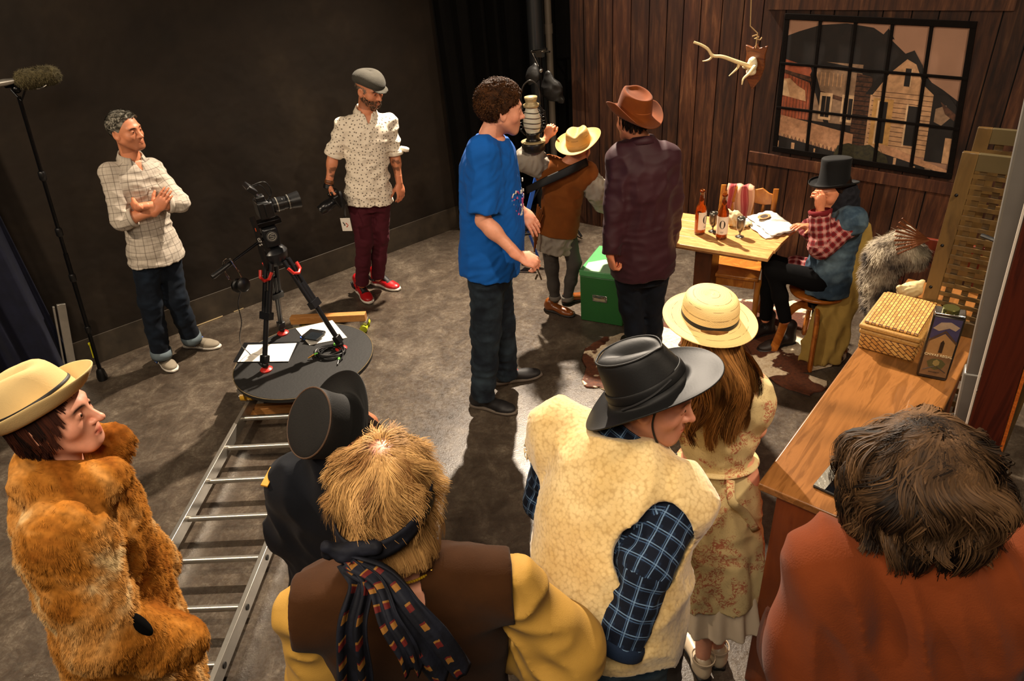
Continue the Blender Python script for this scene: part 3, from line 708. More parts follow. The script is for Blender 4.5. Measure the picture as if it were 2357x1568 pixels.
# things lying on the platform
def lay(px, z): return [Z(x, y, z) for x, y in px]
r_ = empty('clipboard', Z(620, 815, ZD), 'black clipboard with white sheet on the left of the round platform', 'clipboard')
MB().prism(lay([(537, 834), (562, 790), (690, 788), (664, 833)], ZD + .002)[::-1], UP * .004).build('board', M_blk, r_)
MB().prism(lay([(547, 833), (571, 794), (612, 793), (606, 832)], ZD + .007)[::-1], UP * .0008).prism(lay([(606, 833), (612, 793), (683, 790), (664, 832)], ZD + .007)[::-1], UP * .0008).build('sheet', M_paper, r_)
r_ = empty('storyboard_papers', Z(740, 765, ZD), 'white papers with a coloured print at the back of the platform', 'papers')
MB().prism(lay([(681, 757), (765, 738), (799, 778), (712, 795)], ZD + .002)[::-1], UP * .003).build('sheet', M_paper, r_)
MB().prism(lay([(690, 776), (712, 764), (722, 772), (700, 783)], ZD + .006)[::-1], UP * .0006).build('blue_print', simple('print_blue', '#3a5fb8', .7), r_)
MB().prism(lay([(697, 770), (712, 765), (716, 769), (702, 775)], ZD + .0067)[::-1], UP * .0006).build('red_print', simple('print_redd', '#c23a2e', .7), r_)
r_ = empty('tablet_case', Z(722, 776, ZD), 'small black tablet lying on the papers of the platform', 'tablet')
MB().prism(lay([(694, 780), (716, 762), (751, 767), (729, 786)], ZD + .012)[::-1], UP * .02).build('case', M_blk, r_, bevel=.004)
MB().prism(lay([(699, 779), (718, 764), (746, 768), (727, 783)], ZD + .032)[::-1], UP * .001).build('screen', simple('dark_screen', '#1c2024', .12), r_)
cc = Z(762, 815, ZD); r_ = empty('coiled_cable', cc, 'coiled black cable with green tags on the round platform', 'cable')
pts = []
for i in range(220):
    a = i / 220 * 2 * PI * 8; q = .070 + .012 * math.sin(a * .37) + .006 * math.sin(a * 1.9)
    pts.append(cc + V(q * math.cos(a) * 1.15 + .01 * math.sin(a * .13), q * math.sin(a) * .9, .008 + .022 * i / 220 + .004 * math.sin(a * 2.3)))
pts += [cc + V(.09, -.07, .02), cc + V(.07, -.11, .006)]
MB().tube(pts, .0042, 6).build('cord', M_blk, r_)
Mg = simple('green_tag', '#5fae3a', .5)
MB().tube([cc + V(-.07, -.03, .03), cc + V(-.09, -.035, .03)], .007).build('tag', Mg, r_); MB().tube([cc + V(.02, .055, .03), cc + V(.022, .085, .032)], .009).build('tag', Mg, r_)
MB().tube([cc + V(.07, -.085, .02), cc + V(.068, -.10, .015)], .007).build('tag', Mg, r_); MB().tube([cc + V(.068, -.10, .014), cc + V(.066, -.14, .008)], .005).build('plug', M_chrome, r_)
MB().tube([cc + V(-.09, -.035, .03), cc + V(-.13, -.045, .012)], .005).build('plug', simple('brass', '#9c7434', .3, .8), r_)
# ------------------------------------------------------------------ light stand in the far corner
b = Z(1266, 512, 0); tp = J(1243, 118, rng(b)); b = V(tp[0], tp[1], 0)
r_ = empty('light_stand', b, 'black lighting stand draped with black bags behind the lantern bearer', 'stand')
MB().cyl(b + UP * .25, tp, .016, n=12).build('pole', M_blkm, r_)
for q in (Z(1196, 541, 0), Z(1388, 574, 0), Z(1290, 480, 0)):
    d = nrm((q - b) * V(1, 1, 0)); MB().tube([b + UP * .42 + d * .02, b + d * .45 + UP * .07, b + d * .52 + UP * .02], .011, 8).build('leg', M_blkm, r_)
MB().box(tp - UP * .02, (.06, .04, .05), BD, BN).cyl(tp + BD * .03, tp + BD * .10, .008).cyl(tp - BD * .09, tp - BD * .02 - UP * .12, .009).sph(tp - UP * .15, .025).build('clamp', M_chrome, r_)
MB().cyl(tp - UP * .01 - BD * .09, tp + UP * .02 + BD * .07, .011).build('grip_arm', M_chrome, r_)
def bag(name, a, b, c_, label, seed, mat=M_black, w=.09):
    sd = SDF(.009); sd.cap(a, b, w * .35, w, k=.04, flat=BN, ff=.5); sd.cap(b, c_, w, w * .5, k=.04, flat=BN, ff=.5); sd.disp(waves(.010, .10, seed=seed)); o = sd.build(name, mat); tag(o, label, 'bag'); return o
M_bag = simple('black_nylon', '#141312', .45, 0, .3)
bag('black_bag', J(1262, 172, 5.8), J(1270, 205, 5.8), J(1288, 228, 5.78), 'larger black nylon bag hanging on the right of the light stand', 3, M_bag)
bag('black_bag', J(1232, 152, 5.85), J(1226, 172, 5.85), J(1218, 186, 5.85), 'smaller black bag hanging on the left of the light stand', 6, M_bag, .06)
a = J(1237, 398, 5.3); b2 = J(1203, 536, 5.3)
M_blu = simple('blue_enamel', '#2a5fc4', .45)
r_ = empty('folding_stool', V(*Z(1212, 560, 0)[:2], 0), 'blue framed folding stand with black shelf behind the blue T-shirt', 'stand')
MB().bar(a, b2, .035, .02, V(1, 0, 0)).bar(b2 + V(.02, 0, .1), Z(1238, 590, 0), .02, .015, V(1, 0, 0)).bar(b2, V(b2[0] - .02, b2[1], 0), .03, .02, V(1, 0, 0)).build('frame', M_blu, r_, bevel=.003)
q = J(1212, 525, 5.2); MB().prism([q + V(-.07, .0, -.04), q + V(.06, -.03, .0), q + V(.05, .03, .05), q + V(-.02, .08, .03)], UP * .012).tube([q + V(-.08, -.02, -.05), q + V(.06, -.05, -.03)], .01).build('shelf', M_blkm, r_)
# ------------------------------------------------------------------ antler trophy on a string
ac = J(1736, 150, 4.78)
pl_n = nrm(-BN * .55 - BD * .83); px_, _, _ = frame_from(pl_n, BN); 
plx = nrm(np.cross(UP, pl_n)); ply = UP
r_ = empty('antler_trophy', ac - UP * .15, 'pale deer antler and skull plate on a brown shield hanging by string', 'trophy')
M_sh = wood('shield_wood', '#4a2410', '#6b3a1a', (1, 1, 8), .35)
shp = [(0, -.15), (.045, -.085), (.065, -.01), (.06, .06), (.072, .115), (.05, .11), (.02, .10), (0, .125), (-.02, .10), (-.05, .11), (-.072, .115), (-.06, .06), (-.065, -.01), (-.045, -.085)]
qn = nrm(V(-.35, -.93, 0)); qx = nrm(np.cross(UP, qn)) 
qn = nrm(V(-.72, -.69, 0)); qx = nrm(np.cross(UP, qn))
MB().prism([ac + qx * x + UP * z for x, z in shp][::-1], -qn * .02).build('shield', M_sh, r_, bevel=.005)
M_bone = simple('antler_bone', '#d9c08e', .5, 0, .25, 20, .3, 90)
M_skul = simple('skull_bone', '#e0d2ae', .6, 0, .25, 25, .4, 60)
sk = ac + qn * .03
sd = SDF(.004); sd.ell(sk + UP * .01, (.03, .03, .045), [qx, qn, UP], k=.01); sd.ell(sk - UP * .035, (.03, .028, .02), [qx, qn, UP], k=.015); sd.cap(sk - qx * .02, sk - qx * .035 + qn * .03, .012, .013); sd.cap(sk + qx * .02, sk + qx * .03 + qn * .03, .011, .012)
sd.ell(sk + qn * .03 + UP * .015 + qx * .012, (.008, .012, .012), k=.004, sub=True); sd.ell(sk + qn * .03 + UP * .015 - qx * .014, (.008, .012, .012), k=.004, sub=True); sd.disp(waves(.0025, .02, seed=8)); sd.build('skull_plate', M_skul, r_)
Rr = 4.72; at_ = lambda x, y, dr=0: J(x, y, Rr + dr)
main = smooth_path([sk + qn * .02, at_(1712, 148, -.0), at_(1690, 140), at_(1660, 130), at_(1640, 128), at_(1630, 114), at_(1615, 104), at_(1597, 97)], 30)
mb = MB().tube(main, np.linspace(.014, .0075, 30), 10).tube(smooth_path([at_(1702, 142), at_(1698, 156), at_(1688, 166), at_(1678, 175)], 10), np.linspace(.011, .003, 10), 8)
mb.tube(smooth_path([at_(1640, 128), at_(1634, 136), at_(1624, 140), at_(1617, 141)], 10), np.linspace(.009, .003, 10), 8)
mb.build('antler', M_bone, r_)
a2 = smooth_path([sk + qx * .03 + qn * .03, sk + qx * .02 + qn * .07 - UP * .03, sk + qn * .10 - UP * .06, sk + qn * .11 - UP * .09], 12)
MB().tube(a2, np.linspace(.013, .004, 12), 8).build('antler', M_bone, r_)
kn = ac + UP * .155
mb = MB().tube([J(1731, -60, 4.78), J(1727, 60, 4.78), kn + UP * .03, ac + UP * .10 + qn * .005], .0035, 6)
mb.tube([kn + V(-.03, 0, .015), kn + V(0, 0, .022), kn + V(.012, 0, .008), kn + V(-.015, 0, .002), kn + V(.02, 0, -.01), kn + V(.03, 0, .004)], .004, 6).build('string', simple('jute', '#b09060', .9, 0, .3, 200), r_)
# ------------------------------------------------------------------ table and what is on it
ZT = .75; tn, tr, tb = Z(1768, 596, ZT), Z(1843, 528, ZT), Z(1584, 492, ZT)
te = nrm((Z(1768, 596, ZT) - Z(1562, 562, ZT))); tf = V(-te[1], te[0], 0)
tl = tn - te * .74; depth = np.dot(tr - tn, tf)
r_ = empty('wooden_table', V(*(tn - te * .37 + tf * depth / 2)[:2], 0), 'light pine planked table with bottles and newspaper in the set', 'table')
M_pine = wood('pine_planks', '#cc9c62', '#ad7a45', (1.2, 9, 9), .38, 5.0, .1, rot=(0, 0, -math.atan2(te[1], te[0])))
mb = MB()
for i in range(4):
    a = tn + tf * (depth * i / 4 + .001); b = tn + tf * (depth * (i + 1) / 4 - .001); ex = te * (.10 * i / 4)
    mb.prism([a - te * .74, a + ex * .3, b + ex * .6, b - te * .70][::1], -UP * .022)
mb.build('tabletop', M_pine, r_, bevel=.003)
MB().box(tn - te * .34 + tf * .05 - UP * .035, (.55, .03, .022), te, tf).box(tn - te * .34 + tf * (depth - .05) - UP * .035, (.55, .03, .022), te, tf).build('under_rail', M_pine, r_)
M_dkw = wood('dark_wood', '#3a1c0b', '#5a2f14', (1, 1, .3), .4)
MB().box(tn - te * .42 + tf * depth / 2 + V(0, 0, -ZT / 2 - .015), (.11, .16, ZT - .06), te, tf).build('pedestal', M_dkw, r_, bevel=.004)
MB().box(tn - te * .42 + tf * depth / 2 + V(0, 0, -ZT + .0152), (.16, depth * .9, .03), te, tf).build('base', M_dkw, r_, bevel=.004)
mb = MB().prism([tl * V(1, 1, 0) + UP * (ZT - .06) + tf * .12 + te * .03, tn * V(1, 1, 0) + UP * (ZT - .06) + tf * .12 - te * .05, tn * V(1, 1, 0) + UP * (ZT - .06) + tf * .32 - te * .05, tl * V(1, 1, 0) + UP * (ZT - .06) + tf * .32 + te * .03], UP * .018)
mb.build('lower_board', M_pine, r_)
# side chair behind the table
def chair_post(px, z): return Z(px[0], px[1], z)
pL, pR = Z(1666, 432, .88), Z(1786, 442, .88); cx_ = nrm((pR - pL) * V(1, 1, 0)); cf = V(cx_[1], -cx_[0], 0)      # cf towards table
cw = np.linalg.norm((pR - pL)[:2]); cm = (pL + pR) / 2; base = V(cm[0], cm[1], 0) + cf * .06
r_ = empty('wooden_chair', base + cf * .2, 'honey-coloured wooden chair with spindle back behind the table', 'chair')
M_ch = wood('chair_wood', '#b5772e', '#96581c', (1, 1, .3), .35)
for s_ in (-1, 1):
    b0 = V(cm[0], cm[1], 0) + cx_ * s_ * cw / 2
    MB().tube(smooth_path([b0 + cf * .03, b0 + cf * .07 + UP * .44, b0 + UP * .90], 12), .018, 10, flat=.7).build('leg', M_ch, r_)
    f0 = b0 * V(1, 1, 0) + cf * .41 - cx_ * s_ * -.01
    MB().tube([f0, f0 + UP * .2, f0 + UP * .44], [.014, .018, .022], 10).build('leg', M_ch, r_)
    MB().tube([b0 + cf * .05 + UP * .2, f0 + UP * .2], .010, 8).build('stretcher', M_ch, r_)
sc_ = V(cm[0], cm[1], 0) + cf * .26
MB().prism([sc_ + cx_ * x + cf * y + UP * .44 for x, y in ((-cw / 2 - .01, .17), (cw / 2 + .01, .17), (cw / 2 - .01, -.21), (-cw / 2 + .01, -.21))], UP * .024).build('seat', M_ch, r_, bevel=.006)
MB().box(sc_ + cf * .135 + UP * .405, (cw - .03, .018, .06), cx_, cf).build('apron', M_ch, r_); MB().box(sc_ - cf * .17 + UP * .405, (cw - .03, .018, .06), cx_, cf).build('apron', M_ch, r_)
tp_ = [(-.5, .80), (-.3, .79), (-.1, .80), (.1, .80), (.3, .79), (.5, .80), (.5, .86), (.38, .87), (.25, .90), (.1, .885), (-.1, .885), (-.25, .90), (-.38, .87), (-.5, .86)]
MB().prism([cm * V(1, 1, 0) + cx_ * x * cw + UP * z - cf * .006 for x, z in tp_], cf * .018).build('top_rail', M_ch, r_, bevel=.003)
for x in (-.3, -.1, .1, .3): MB().tube([cm * V(1, 1, 0) + cf * .06 + cx_ * x * cw * .8 + UP * .46, cm * V(1, 1, 0) + cx_ * x * cw + UP * .80], .009, 8, flat=.6).build('spindle', M_ch, r_)
# scarf over its back
G = np.zeros((18, 26, 3)); c0 = cm * V(1, 1, 0)
for i in range(18):
    for j in range(26):
        u = i / 17; s_ = (j / 25 - .5) * .80; yy = np.sign(s_) * (.016 + .006 * math.sin(u * 17 + s_ * 3)); z = .905 - max(0, abs(s_) - .02)
        G[i, j] = c0 + cx_ * ((-.42 + .52 * u) * cw + .008 * math.sin(s_ * 20 + u * 6)) + cf * (yy + .012 * math.sin(u * 14)) * 1.2 + UP * z
t = NT('scarf'); u_, v_ = uvxy(t); col = t.mix(stripe(t, u_, .5, .36, .2, .3), '#c79a7c', '#8e2f32'); col = t.mix(t.math('MULTIPLY', stripe(t, u_, .13, .2), .4), col, '#c98078'); M_scarf = t.out(col, .9)
o = sheet(G, 'scarf', M_scarf, None, .006); tag(o, 'red and beige woven scarf draped over the wooden chair back', 'scarf')
# bottles, goblets, cloth bag, newspaper
t = NT('amber_glass'); t.b.inputs['Base Color'].default_value = lin('#964208'); M_glass = t.out(None, .04, 0, Transmission_Weight=.75, IOR=1.45, Coat_Weight=.6)
M_label = simple('bottle_label', '#e2d6c4', .7); M_ink = simple('ink', '#1c1814', .7)
def bottle(p, label, face):
    r_ = empty('beer_bottle', p, label, 'bottle', 'amber bottles on the table')
    MB().lathe([(0, .004), (.03, .002), (.0335, .010), (.034, .10), (.034, .155), (.030, .175), (.018, .200), (.0145, .22), (.0135, .265), (.016, .268), (.016, .280), (.0125, .283), (.0105, .28)], p, n=32).build('glass', M_glass, r_, smooth=True)
    x, y, z = frame_from(UP, face)
    vs = []; q = []
    for i in range(15):
        a = (i / 14 - .5) * 2.6
        for h in (.038, .150): vs.append(p + (x * math.cos(a) + y * math.sin(a)) * .0346 + UP * h)
    link('label', vs, quads=[(2 * i, 2 * i + 2, 2 * i + 3, 2 * i + 1) for i in range(14)], mat=M_label, parent=r_)
    mb = MB(); ring = []
    for w1, w2 in ((.0155, .0205),):
        N_ = 32
        vs = []
        for k in range(N_):
            a = 2 * PI * k / N_
            for (rx, rz) in ((.0145, .0235), (.0175, .026)):
                if rx == .0145: rx = .0145 - .006 * abs(math.cos(a))
                th = rx * math.cos(a) / .0352; vs.append(p + (x * math.cos(th) + y * math.sin(th)) * .0352 + UP * (.102 + rz * math.sin(a)))
        link('letter', vs, quads=[(2 * k, 2 * ((k + 1) % N_), 2 * ((k + 1) % N_) + 1, 2 * k + 1) for k in range(N_)], mat=M_ink, parent=r_)
    mb = MB()
    for h, w in ((.056, .5), (.050, .4)):
        for k in range(7):
            a = (k / 6 - .5) * w; mb.box(p + (x * math.cos(a) + y * math.sin(a)) * .0350 + UP * h, (.0006, .0022, .0022), x * math.cos(a) + y * math.sin(a), y * math.cos(a) - x * math.sin(a))
    mb.build('small_print', simple('faint_ink', '#8a8074', .8), r_)
    return r_
bp1, bp2 = Z(1610, 538, ZT), Z(1660, 549, ZT)
bottle(bp1, 'amber bottle with its label turned right, left of the two bottles', nrm(V(.55, -.75, 0))); bottle(bp2, 'amber bottle with white label showing a large letter O facing front', nrm(V(-.33, -.95, 0)))
M_pew = simple('pewter', '#8f8a80', .28, .9, .15, 30)
def goblet(p, label):
    r_ = empty('goblet', p, label, 'goblet', 'pewter goblets on the table')
    MB().lathe([(0, .0), (.026, 0), (.027, .003), (.010, .008), (.005, .014), (.005, .028), (.009, .034)], p, n=28).build('foot', M_pew, r_, smooth=True)
    MB().lathe([(.004, .032), (.014, .038), (.024, .055), (.027, .08), (.026, .110), (.0245, .125), (.023, .125), (.024, .108), (.025, .08), (.020, .055), (0, .042)], p, n=28).build('cup', M_pew, r_, smooth=True)
goblet(Z(1640, 533, ZT), 'grey metal goblet half hidden behind the O bottle'); goblet(Z(1702, 545, ZT), 'grey metal goblet in front of the newspaper')
pc = Z(1690, 520, ZT); sd = SDF(.006); sd.ell(pc + UP * .045, (.05, .04, .045), k=.02); sd.cap(pc + UP * .08, pc + V(-.04, .02, .10), .02, .008, k=.02); sd.ell(pc + V(.05, -.02, .02), (.05, .04, .012), k=.02)
sd.disp(waves(.008, .05, seed=12)); sd.cut(pc + UP * .001, -UP); o = sd.build('cloth_pouch', simple('cream_cloth', '#d8c49a', .9, 0, .3, 20)); tag(o, 'small crumpled cream cloth pouch behind the bottles', 'pouch')
t = NT('newsprint'); u_, v_ = uvxy(t); ln = t.math('MULTIPLY', stripe(t, u_, .035, .5), t.ramp(t.noise(160, 2), [(.4, 0), (.5, .45)])); ln = t.math('MULTIPLY', ln, t.math('SUBTRACT', 1.0, stripe(t, v_, .25, .12))); M_news = t.out(t.mix(ln, '#d8d2c6', '#77706a'), .8)
nc = [Z(1720, 500, ZT), Z(1765, 490, ZT), Z(1838, 530, ZT), Z(1780, 552, ZT), Z(1712, 535, ZT)]
G = np.zeros((20, 14, 3)); q00, q10, q11, q01 = Z(1718, 505, ZT), Z(1772, 489, ZT), Z(1836, 534, ZT), Z(1775, 550, ZT)
r_ = empty('newspaper', q01, 'crumpled open newspaper lying on the right of the pine table', 'newspaper')
for layer, (dz, seed, sh) in enumerate(((.004, 1, V(-.04, -.01, 0)), (.016, 2, V(0, 0, 0)))):
    fw = waves(.005, .10, seed=seed, ridge=False); G = np.zeros((20, 14, 3))
    for i in range(20):
        for j in range(14):
            u, w = i / 19, j / 13; p = (q00 * (1 - u) + q10 * u) * (1 - w) + (q01 * (1 - u) + q11 * u) * w + sh * (1 - u)
            G[i, j] = p + UP * (dz + .012 * math.sin(u * 3) * math.sin(w * 3.1)) + V(.004 * math.sin(w * 19 + seed), .006 * math.sin(u * 23 + seed), 0) * (1 if j in (0, 13) or i in (0, 19) else 0)
    G[:, :, 2] += np.abs(fw(G.reshape(-1, 3)).reshape(20, 14)); sheet(G, 'sheet', M_news, r_, .0015)
q = Z(1757, 512, ZT) + UP * .040; k_ = nrm(q10 - q00)
MB().prism([q + k_ * .05 * math.cos(a) + nrm(q01 - q00) * .035 * math.sin(a) for a in np.linspace(0, 2 * PI, 16)[:-1]], UP * .0008).build('picture', mm('tint', '#c9a06a', .8, .4, 60), r_)
MB().prism([q + UP * .001 + k_ * .03 * math.cos(a) + nrm(q01 - q00) * .022 * math.sin(a) for a in np.linspace(0, 2 * PI, 14)[:-1]], UP * .0008).build('picture_subject', mm('tint2', '#4a4038', .8, .6, 90), r_)
# ------------------------------------------------------------------ swivel stool
sc_ = Z(1886, 664, .46); r_ = empty('swivel_stool', V(sc_[0], sc_[1], 0), 'round wooden swivel stool on curved legs under the seated person', 'stool')
M_st = wood('stool_wood', '#b06a26', '#8a4a14', (1, 1, 1), .3)
MB().lathe([(0, -.028), (.14, -.028), (.165, -.02), (.17, -.008), (.162, 0), (.12, .002), (0, -.002)], sc_, n=40).build('seat', M_st, r_, smooth=True)
MB().cyl(sc_ - UP * .10, sc_ - UP * .028, .014).lathe([(0, -.19), (.018, -.19), (.022, -.12), (.055, -.115), (.058, -.09), (.02, -.085), (0, -.085)], sc_, n=24).cyl(sc_ - UP * .03, sc_ - UP * .04, .05).build('screw', M_blkm, r_)
for a in (-110, -10, 75, 170):
    d = V(math.cos(math.radians(a)), math.sin(math.radians(a)), 0); s_ = V(-d[1], d[0], 0); p = sc_ * V(1, 1, 0)
    pth = smooth_path([p + d * .02 + UP * .33, p + d * .09 + UP * .35, p + d * .15 + UP * .30, p + d * .18 + UP * .16, p + d * .215 + UP * .0], 14)
    MB().tube(pth, [.028] * 14, 8, flat=.55, up=nrm(d + UP * .6)).build('leg', M_st, r_)
# coat hanging behind the seated person, over a slim backrest
cc0 = J(1975, 520, 4.02); fl = Z(1955, 800, 0)
bt = cc0 * V(1, 1, 0)
r_ = empty('coat_chair', V(bt[0], bt[1], 0), 'dark chair back hidden beneath the tan coat behind the stool', 'chair')
for s_ in (-.05, .05): MB().tube([bt + BD * s_, bt + BD * s_ + UP * .78], .014, 8).build('leg', M_dkw, r_)
[MB().tube([bt - BD * .07 + UP * z, bt + BD * .07 + UP * z], .012, 8).build('back_rail', M_dkw, r_) for z in (.72, .4)]
M_coat = cloth('tan_coat', '#9c8040', .9, .25, 500, .2)
sd = SDF(.009); ctp = J(1982, 512, 4.0)
F_ = nrm(V(-.45, -.9, 0)); R_ = nrm(np.cross(F_, UP))
sd.loft(V(bt[0], bt[1], 0), R_, F_, UP, [(.02, .07, .08, .10, .06), (.12, .06, .06, .11, .06), (.35, .03, .03, .10, .06), (.6, .0, 0, .085, .055), (.80, -.01, -.02, .075, .05), (.90, -.01, -.03, .05, .03)], k=.03, folds=(7, .12, .5, .7))
sd.disp(waves(.010, .14, [(1, 0, .1), (.7, .7, .15)], seed=5, spread=.25)); o = sd.build('tan_coat', M_coat); tag(o, 'long tan coat hanging to the floor behind the seated person', 'coat')
# ------------------------------------------------------------------ green metal box
g0, g1, g2 = Z(1337, 737, 0), Z(1428, 752, 0), Z(1385, 606, .42)
gx = nrm(g1 - g0); gy = V(-gx[1], gx[0], 0); gw = .31; gd = .42; gh = .40; M_gr = simple('green_paint', '#225c28', .42, 0, .18, 6)
r_ = empty('green_chest', V(*(g0 + gx * gw / 2 + gy * gd / 2)[:2], 0), 'green painted metal chest with chrome label handle on the floor', 'chest')
cn = g0 + gx * gw / 2 + gy * gd / 2
MB().box(V(cn[0], cn[1], gh / 2 - .02), (gw, gd, gh - .045), gx, gy).build('body', M_gr, r_, bevel=.006)
MB().box(V(cn[0], cn[1], gh - .02), (gw + .008, gd + .008, .045), gx, gy).build('lid', simple('green_lid', '#4a8f56', .35, 0, .1, 6), r_, bevel=.006)
hc_ = g0 + gx * gw * .47 + UP * .20
MB().box(hc_ - gy * .004, (.105, .008, .05), gx, gy).build('handle_plate', M_chrome, r_, bevel=.002)
MB().box(hc_ - gy * .009 - UP * .004, (.08, .004, .022), gx, gy).build('label_slot', simple('slot', '#8f8468', .6), r_); MB().tube([hc_ - gy * .012 + gx * -.045 + UP * .016, hc_ - gy * .022 + UP * .018, hc_ - gy * .012 + gx * .045 + UP * .016], .005, 8).build('handle', M_chrome, r_)
MB().prism([g0 + gx * .03 + UP * (gh + .003), g0 + gx * .22 + UP * (gh + .003), g0 + gx * .24 + gy * .10 + UP * (gh + .003), g0 + gx * .12 + gy * .20 + UP * (gh + .003), g0 + gx * .02 + gy * .12 + UP * (gh + .003)], UP * .003).build('cloth_scrap', simple('pale_green_cloth', '#9fc9a0', .8, 0, .2), r_)
# ------------------------------------------------------------------ cowhide rug
rugpx = [(1335, 878), (1350, 850), (1340, 830), (1365, 790), (1430, 770), (1520, 745), (1560, 735), (1640, 705), (1700, 690), (1738, 694), (1752, 708), (1800, 700), (1880, 690), (1920, 715), (1925, 760), (1950, 800), (1938, 835), (1880, 852), (1838, 862), (1880, 880), (1905, 880), (1895, 900), (1860, 908), (1800, 890), (1765, 870), (1780, 905), (1772, 922), (1740, 900), (1700, 880), (1600, 900), (1480, 910), (1400, 900), (1370, 890), (1352, 893)]
rp = smooth_path([Z(x, y, .004) for x, y in rugpx + rugpx[:1]], 150)[:-1]
rs = np.random.RandomState(3); ctr = rp.mean(0); rp = rp + nrm(V(1, 1, 0)) * 0 + np.stack([rs.normal(0, .006, 149), rs.normal(0, .006, 149), np.zeros(149)], 1)
t = NT('cowhide'); n1 = t.noise(3.4, 4, t.obj(), .5, .7); n2 = t.noise(60, 4, t.obj((1, 1, 1)), .6)
m = t.ramp(n1, [(.50, 0), (.525, 1)]); c = t.mix(m, t.ramp(n2, [(.3, '#3a1b0b'), (.7, '#5f3015')]), t.ramp(n2, [(.3, '#c4ab88'), (.7, '#eadcc0')])); t.bump(n2, .5, .005); M_hide = t.out(c, .8)
mb = MB(); n = len(rp); mb.add(np.concatenate([rp, rp + UP * .008 + (ctr - rp) * .004, [ctr + UP * .012]]), [(i, (i + 1) % n, n + (i + 1) % n, n + i) for i in range(n)] + [(n + i, n + (i + 1) % n, 2 * n) for i in range(n)])
o = mb.build('cowhide_rug', M_hide); tag(o, 'brown and white cowhide rug with ragged edges under the table', 'rug')
# ------------------------------------------------------------------ counter
CZ = 1.0; cA = Z(1745, 1112, CZ); cd = nrm(V(.68, .733, 0)); ce = V(cd[1], -cd[0], 0); CL = 1.60; CW = .345
M_ctop = wood('counter_top', '#6a421b', '#84562a', (.35, 4, 4), .34, 5.0, .05, .2, rot=(0, 0, -math.atan2(cd[1], cd[0])))
M_cbody = wood('counter_body', '#642a0b', '#7a3a14', (3, 3, .25), .42, 3.0, .03, .15)
r_ = empty('bar_counter', V(*(cA + cd * CL / 2 + ce * CW / 2)[:2], 0), 'long narrow orange-brown wooden bar counter at the right', 'counter')
MB().prism([cA, cA + ce * CW, cA + ce * CW + cd * CL, cA + cd * CL], -UP * .028).build('worktop', M_ctop, r_, bevel=.005)
i0 = cA + cd * .035 + ce * .05 - UP * .03
MB().prism([i0, i0 + ce * (CW - .08), i0 + ce * (CW - .08) + cd * .02, i0 + cd * .02], -UP * (CZ - .031)).build('side_panel', M_cbody, r_, bevel=.002)
i1 = i0 + cd * .021
MB().prism([i1, i1 + ce * (CW - .085), i1 + ce * (CW - .085) + cd * (CL - .1), i1 + cd * (CL - .1)], -UP * (CZ - .036)).build('body', M_cbody, r_, bevel=.002)
# lattice screens
M_lat = wood('lattice_wood', '#40301a', '#5a4424', (1, 1, .3), .32, 5, .05, .3)
M_gm = simple('bronze_frame', '#5c5138', .30, .35, .15, 12)
def lattice(p0, w, h, label, nx, nz, d=None):
    d = BD if d is None else d; nn = V(-d[1], d[0], 0); r_ = empty('lattice_screen', p0, label, 'screen')
    st = .05; c = lambda a, z, o=0: p0 + d * a + UP * z - nn * o
    for a in (st / 2, w - st / 2): MB().bar(c(a, 0), c(a, h), st, .022, d).build('stile', M_lat, r_, bevel=.002)
    for z in (.03, h - .03): MB().bar(c(st, z), c(w - st, z), .06, .020, UP).build('rail', M_gm if z > .5 else M_lat, r_, bevel=.002)
    mb = MB()
    for i in range(nz): z = .06 + (h - .12) * (i + .5) / nz; mb.bar(c(st, z, .005), c(w - st, z, .005), (h - .12) / nz * .38, .007, UP)
    mb.build('slats', M_lat, r_); mb = MB()
    for i in range(nx): a = st + (w - 2 * st) * (i + .5) / nx; mb.bar(c(a, .06, -.005), c(a, h - .06, -.005), (w - 2 * st) / nx * .42, .006, d)
    mb.build('slats', M_lat, r_)
    for z in (h * .25, h * .5, h * .78): MB().sph(c(st * .35, z, .012), .006, 6).build('screw', M_blkm, r_)
L1 = Z(2108, 744, CZ + .001); L1 = L1 * V(1, 1, 0) + UP * CZ
lattice(L1, .42, .695, 'nearer wooden lattice screen standing on the bar counter', 6, 15, nrm(V(.733, -.68, 0)))
q = J(2252, 292, 3.25); lattice(V(q[0], q[1], .0), .46, q[2], 'taller wooden lattice screen standing behind the nearer one', 5, 21)
# basket
bt_ = [Z(1966, 800, CZ), Z(2078, 832, CZ), Z(2150, 690, CZ), Z(2030, 670, CZ)]
bx0 = bt_[0]; wdt = np.dot(bt_[1] - bx0, ce); 
r_ = empty('wicker_basket', bx0 + cd * .17 + ce * .11, 'lidded woven wicker basket on the bar counter', 'basket')
t = NT('wicker'); br = t.t.nodes.new('ShaderNodeTexBrick'); br.inputs['Scale'].default_value = 1.0; t.t.links.new(t.obj(), br.inputs['Vector'])
def wick(name, rot):
    if name in MATS: return MATS[name]
    t = NT(name); tc = t.t.nodes.new('ShaderNodeTexCoord'); mp = t.t.nodes.new('ShaderNodeMapping'); t.t.links.new(tc.outputs['Object'], mp.inputs[0]); mp.inputs['Rotation'].default_value = rot
    br = t.t.nodes.new('ShaderNodeTexBrick'); t.t.links.new(mp.outputs[0], br.inputs['Vector']); br.inputs['Scale'].default_value = 1.0
    br.inputs['Brick Width'].default_value = .026; br.inputs['Row Height'].default_value = .012; br.inputs['Mortar Size'].default_value = .0016; br.inputs['Mortar Smooth'].default_value = .3
    br.inputs['Color1'].default_value = lin('#c99a52'); br.inputs['Color2'].default_value = lin('#b07a38'); br.inputs['Mortar'].default_value = lin('#4f2d10')
    t.bump(br.outputs['Fac'], -.6, .004); MATS[name] = t.out(br.outputs['Color'], .6); return MATS[name]
ya = math.atan2(cd[1], cd[0])
bw, bl, bh = .205, .30, .085
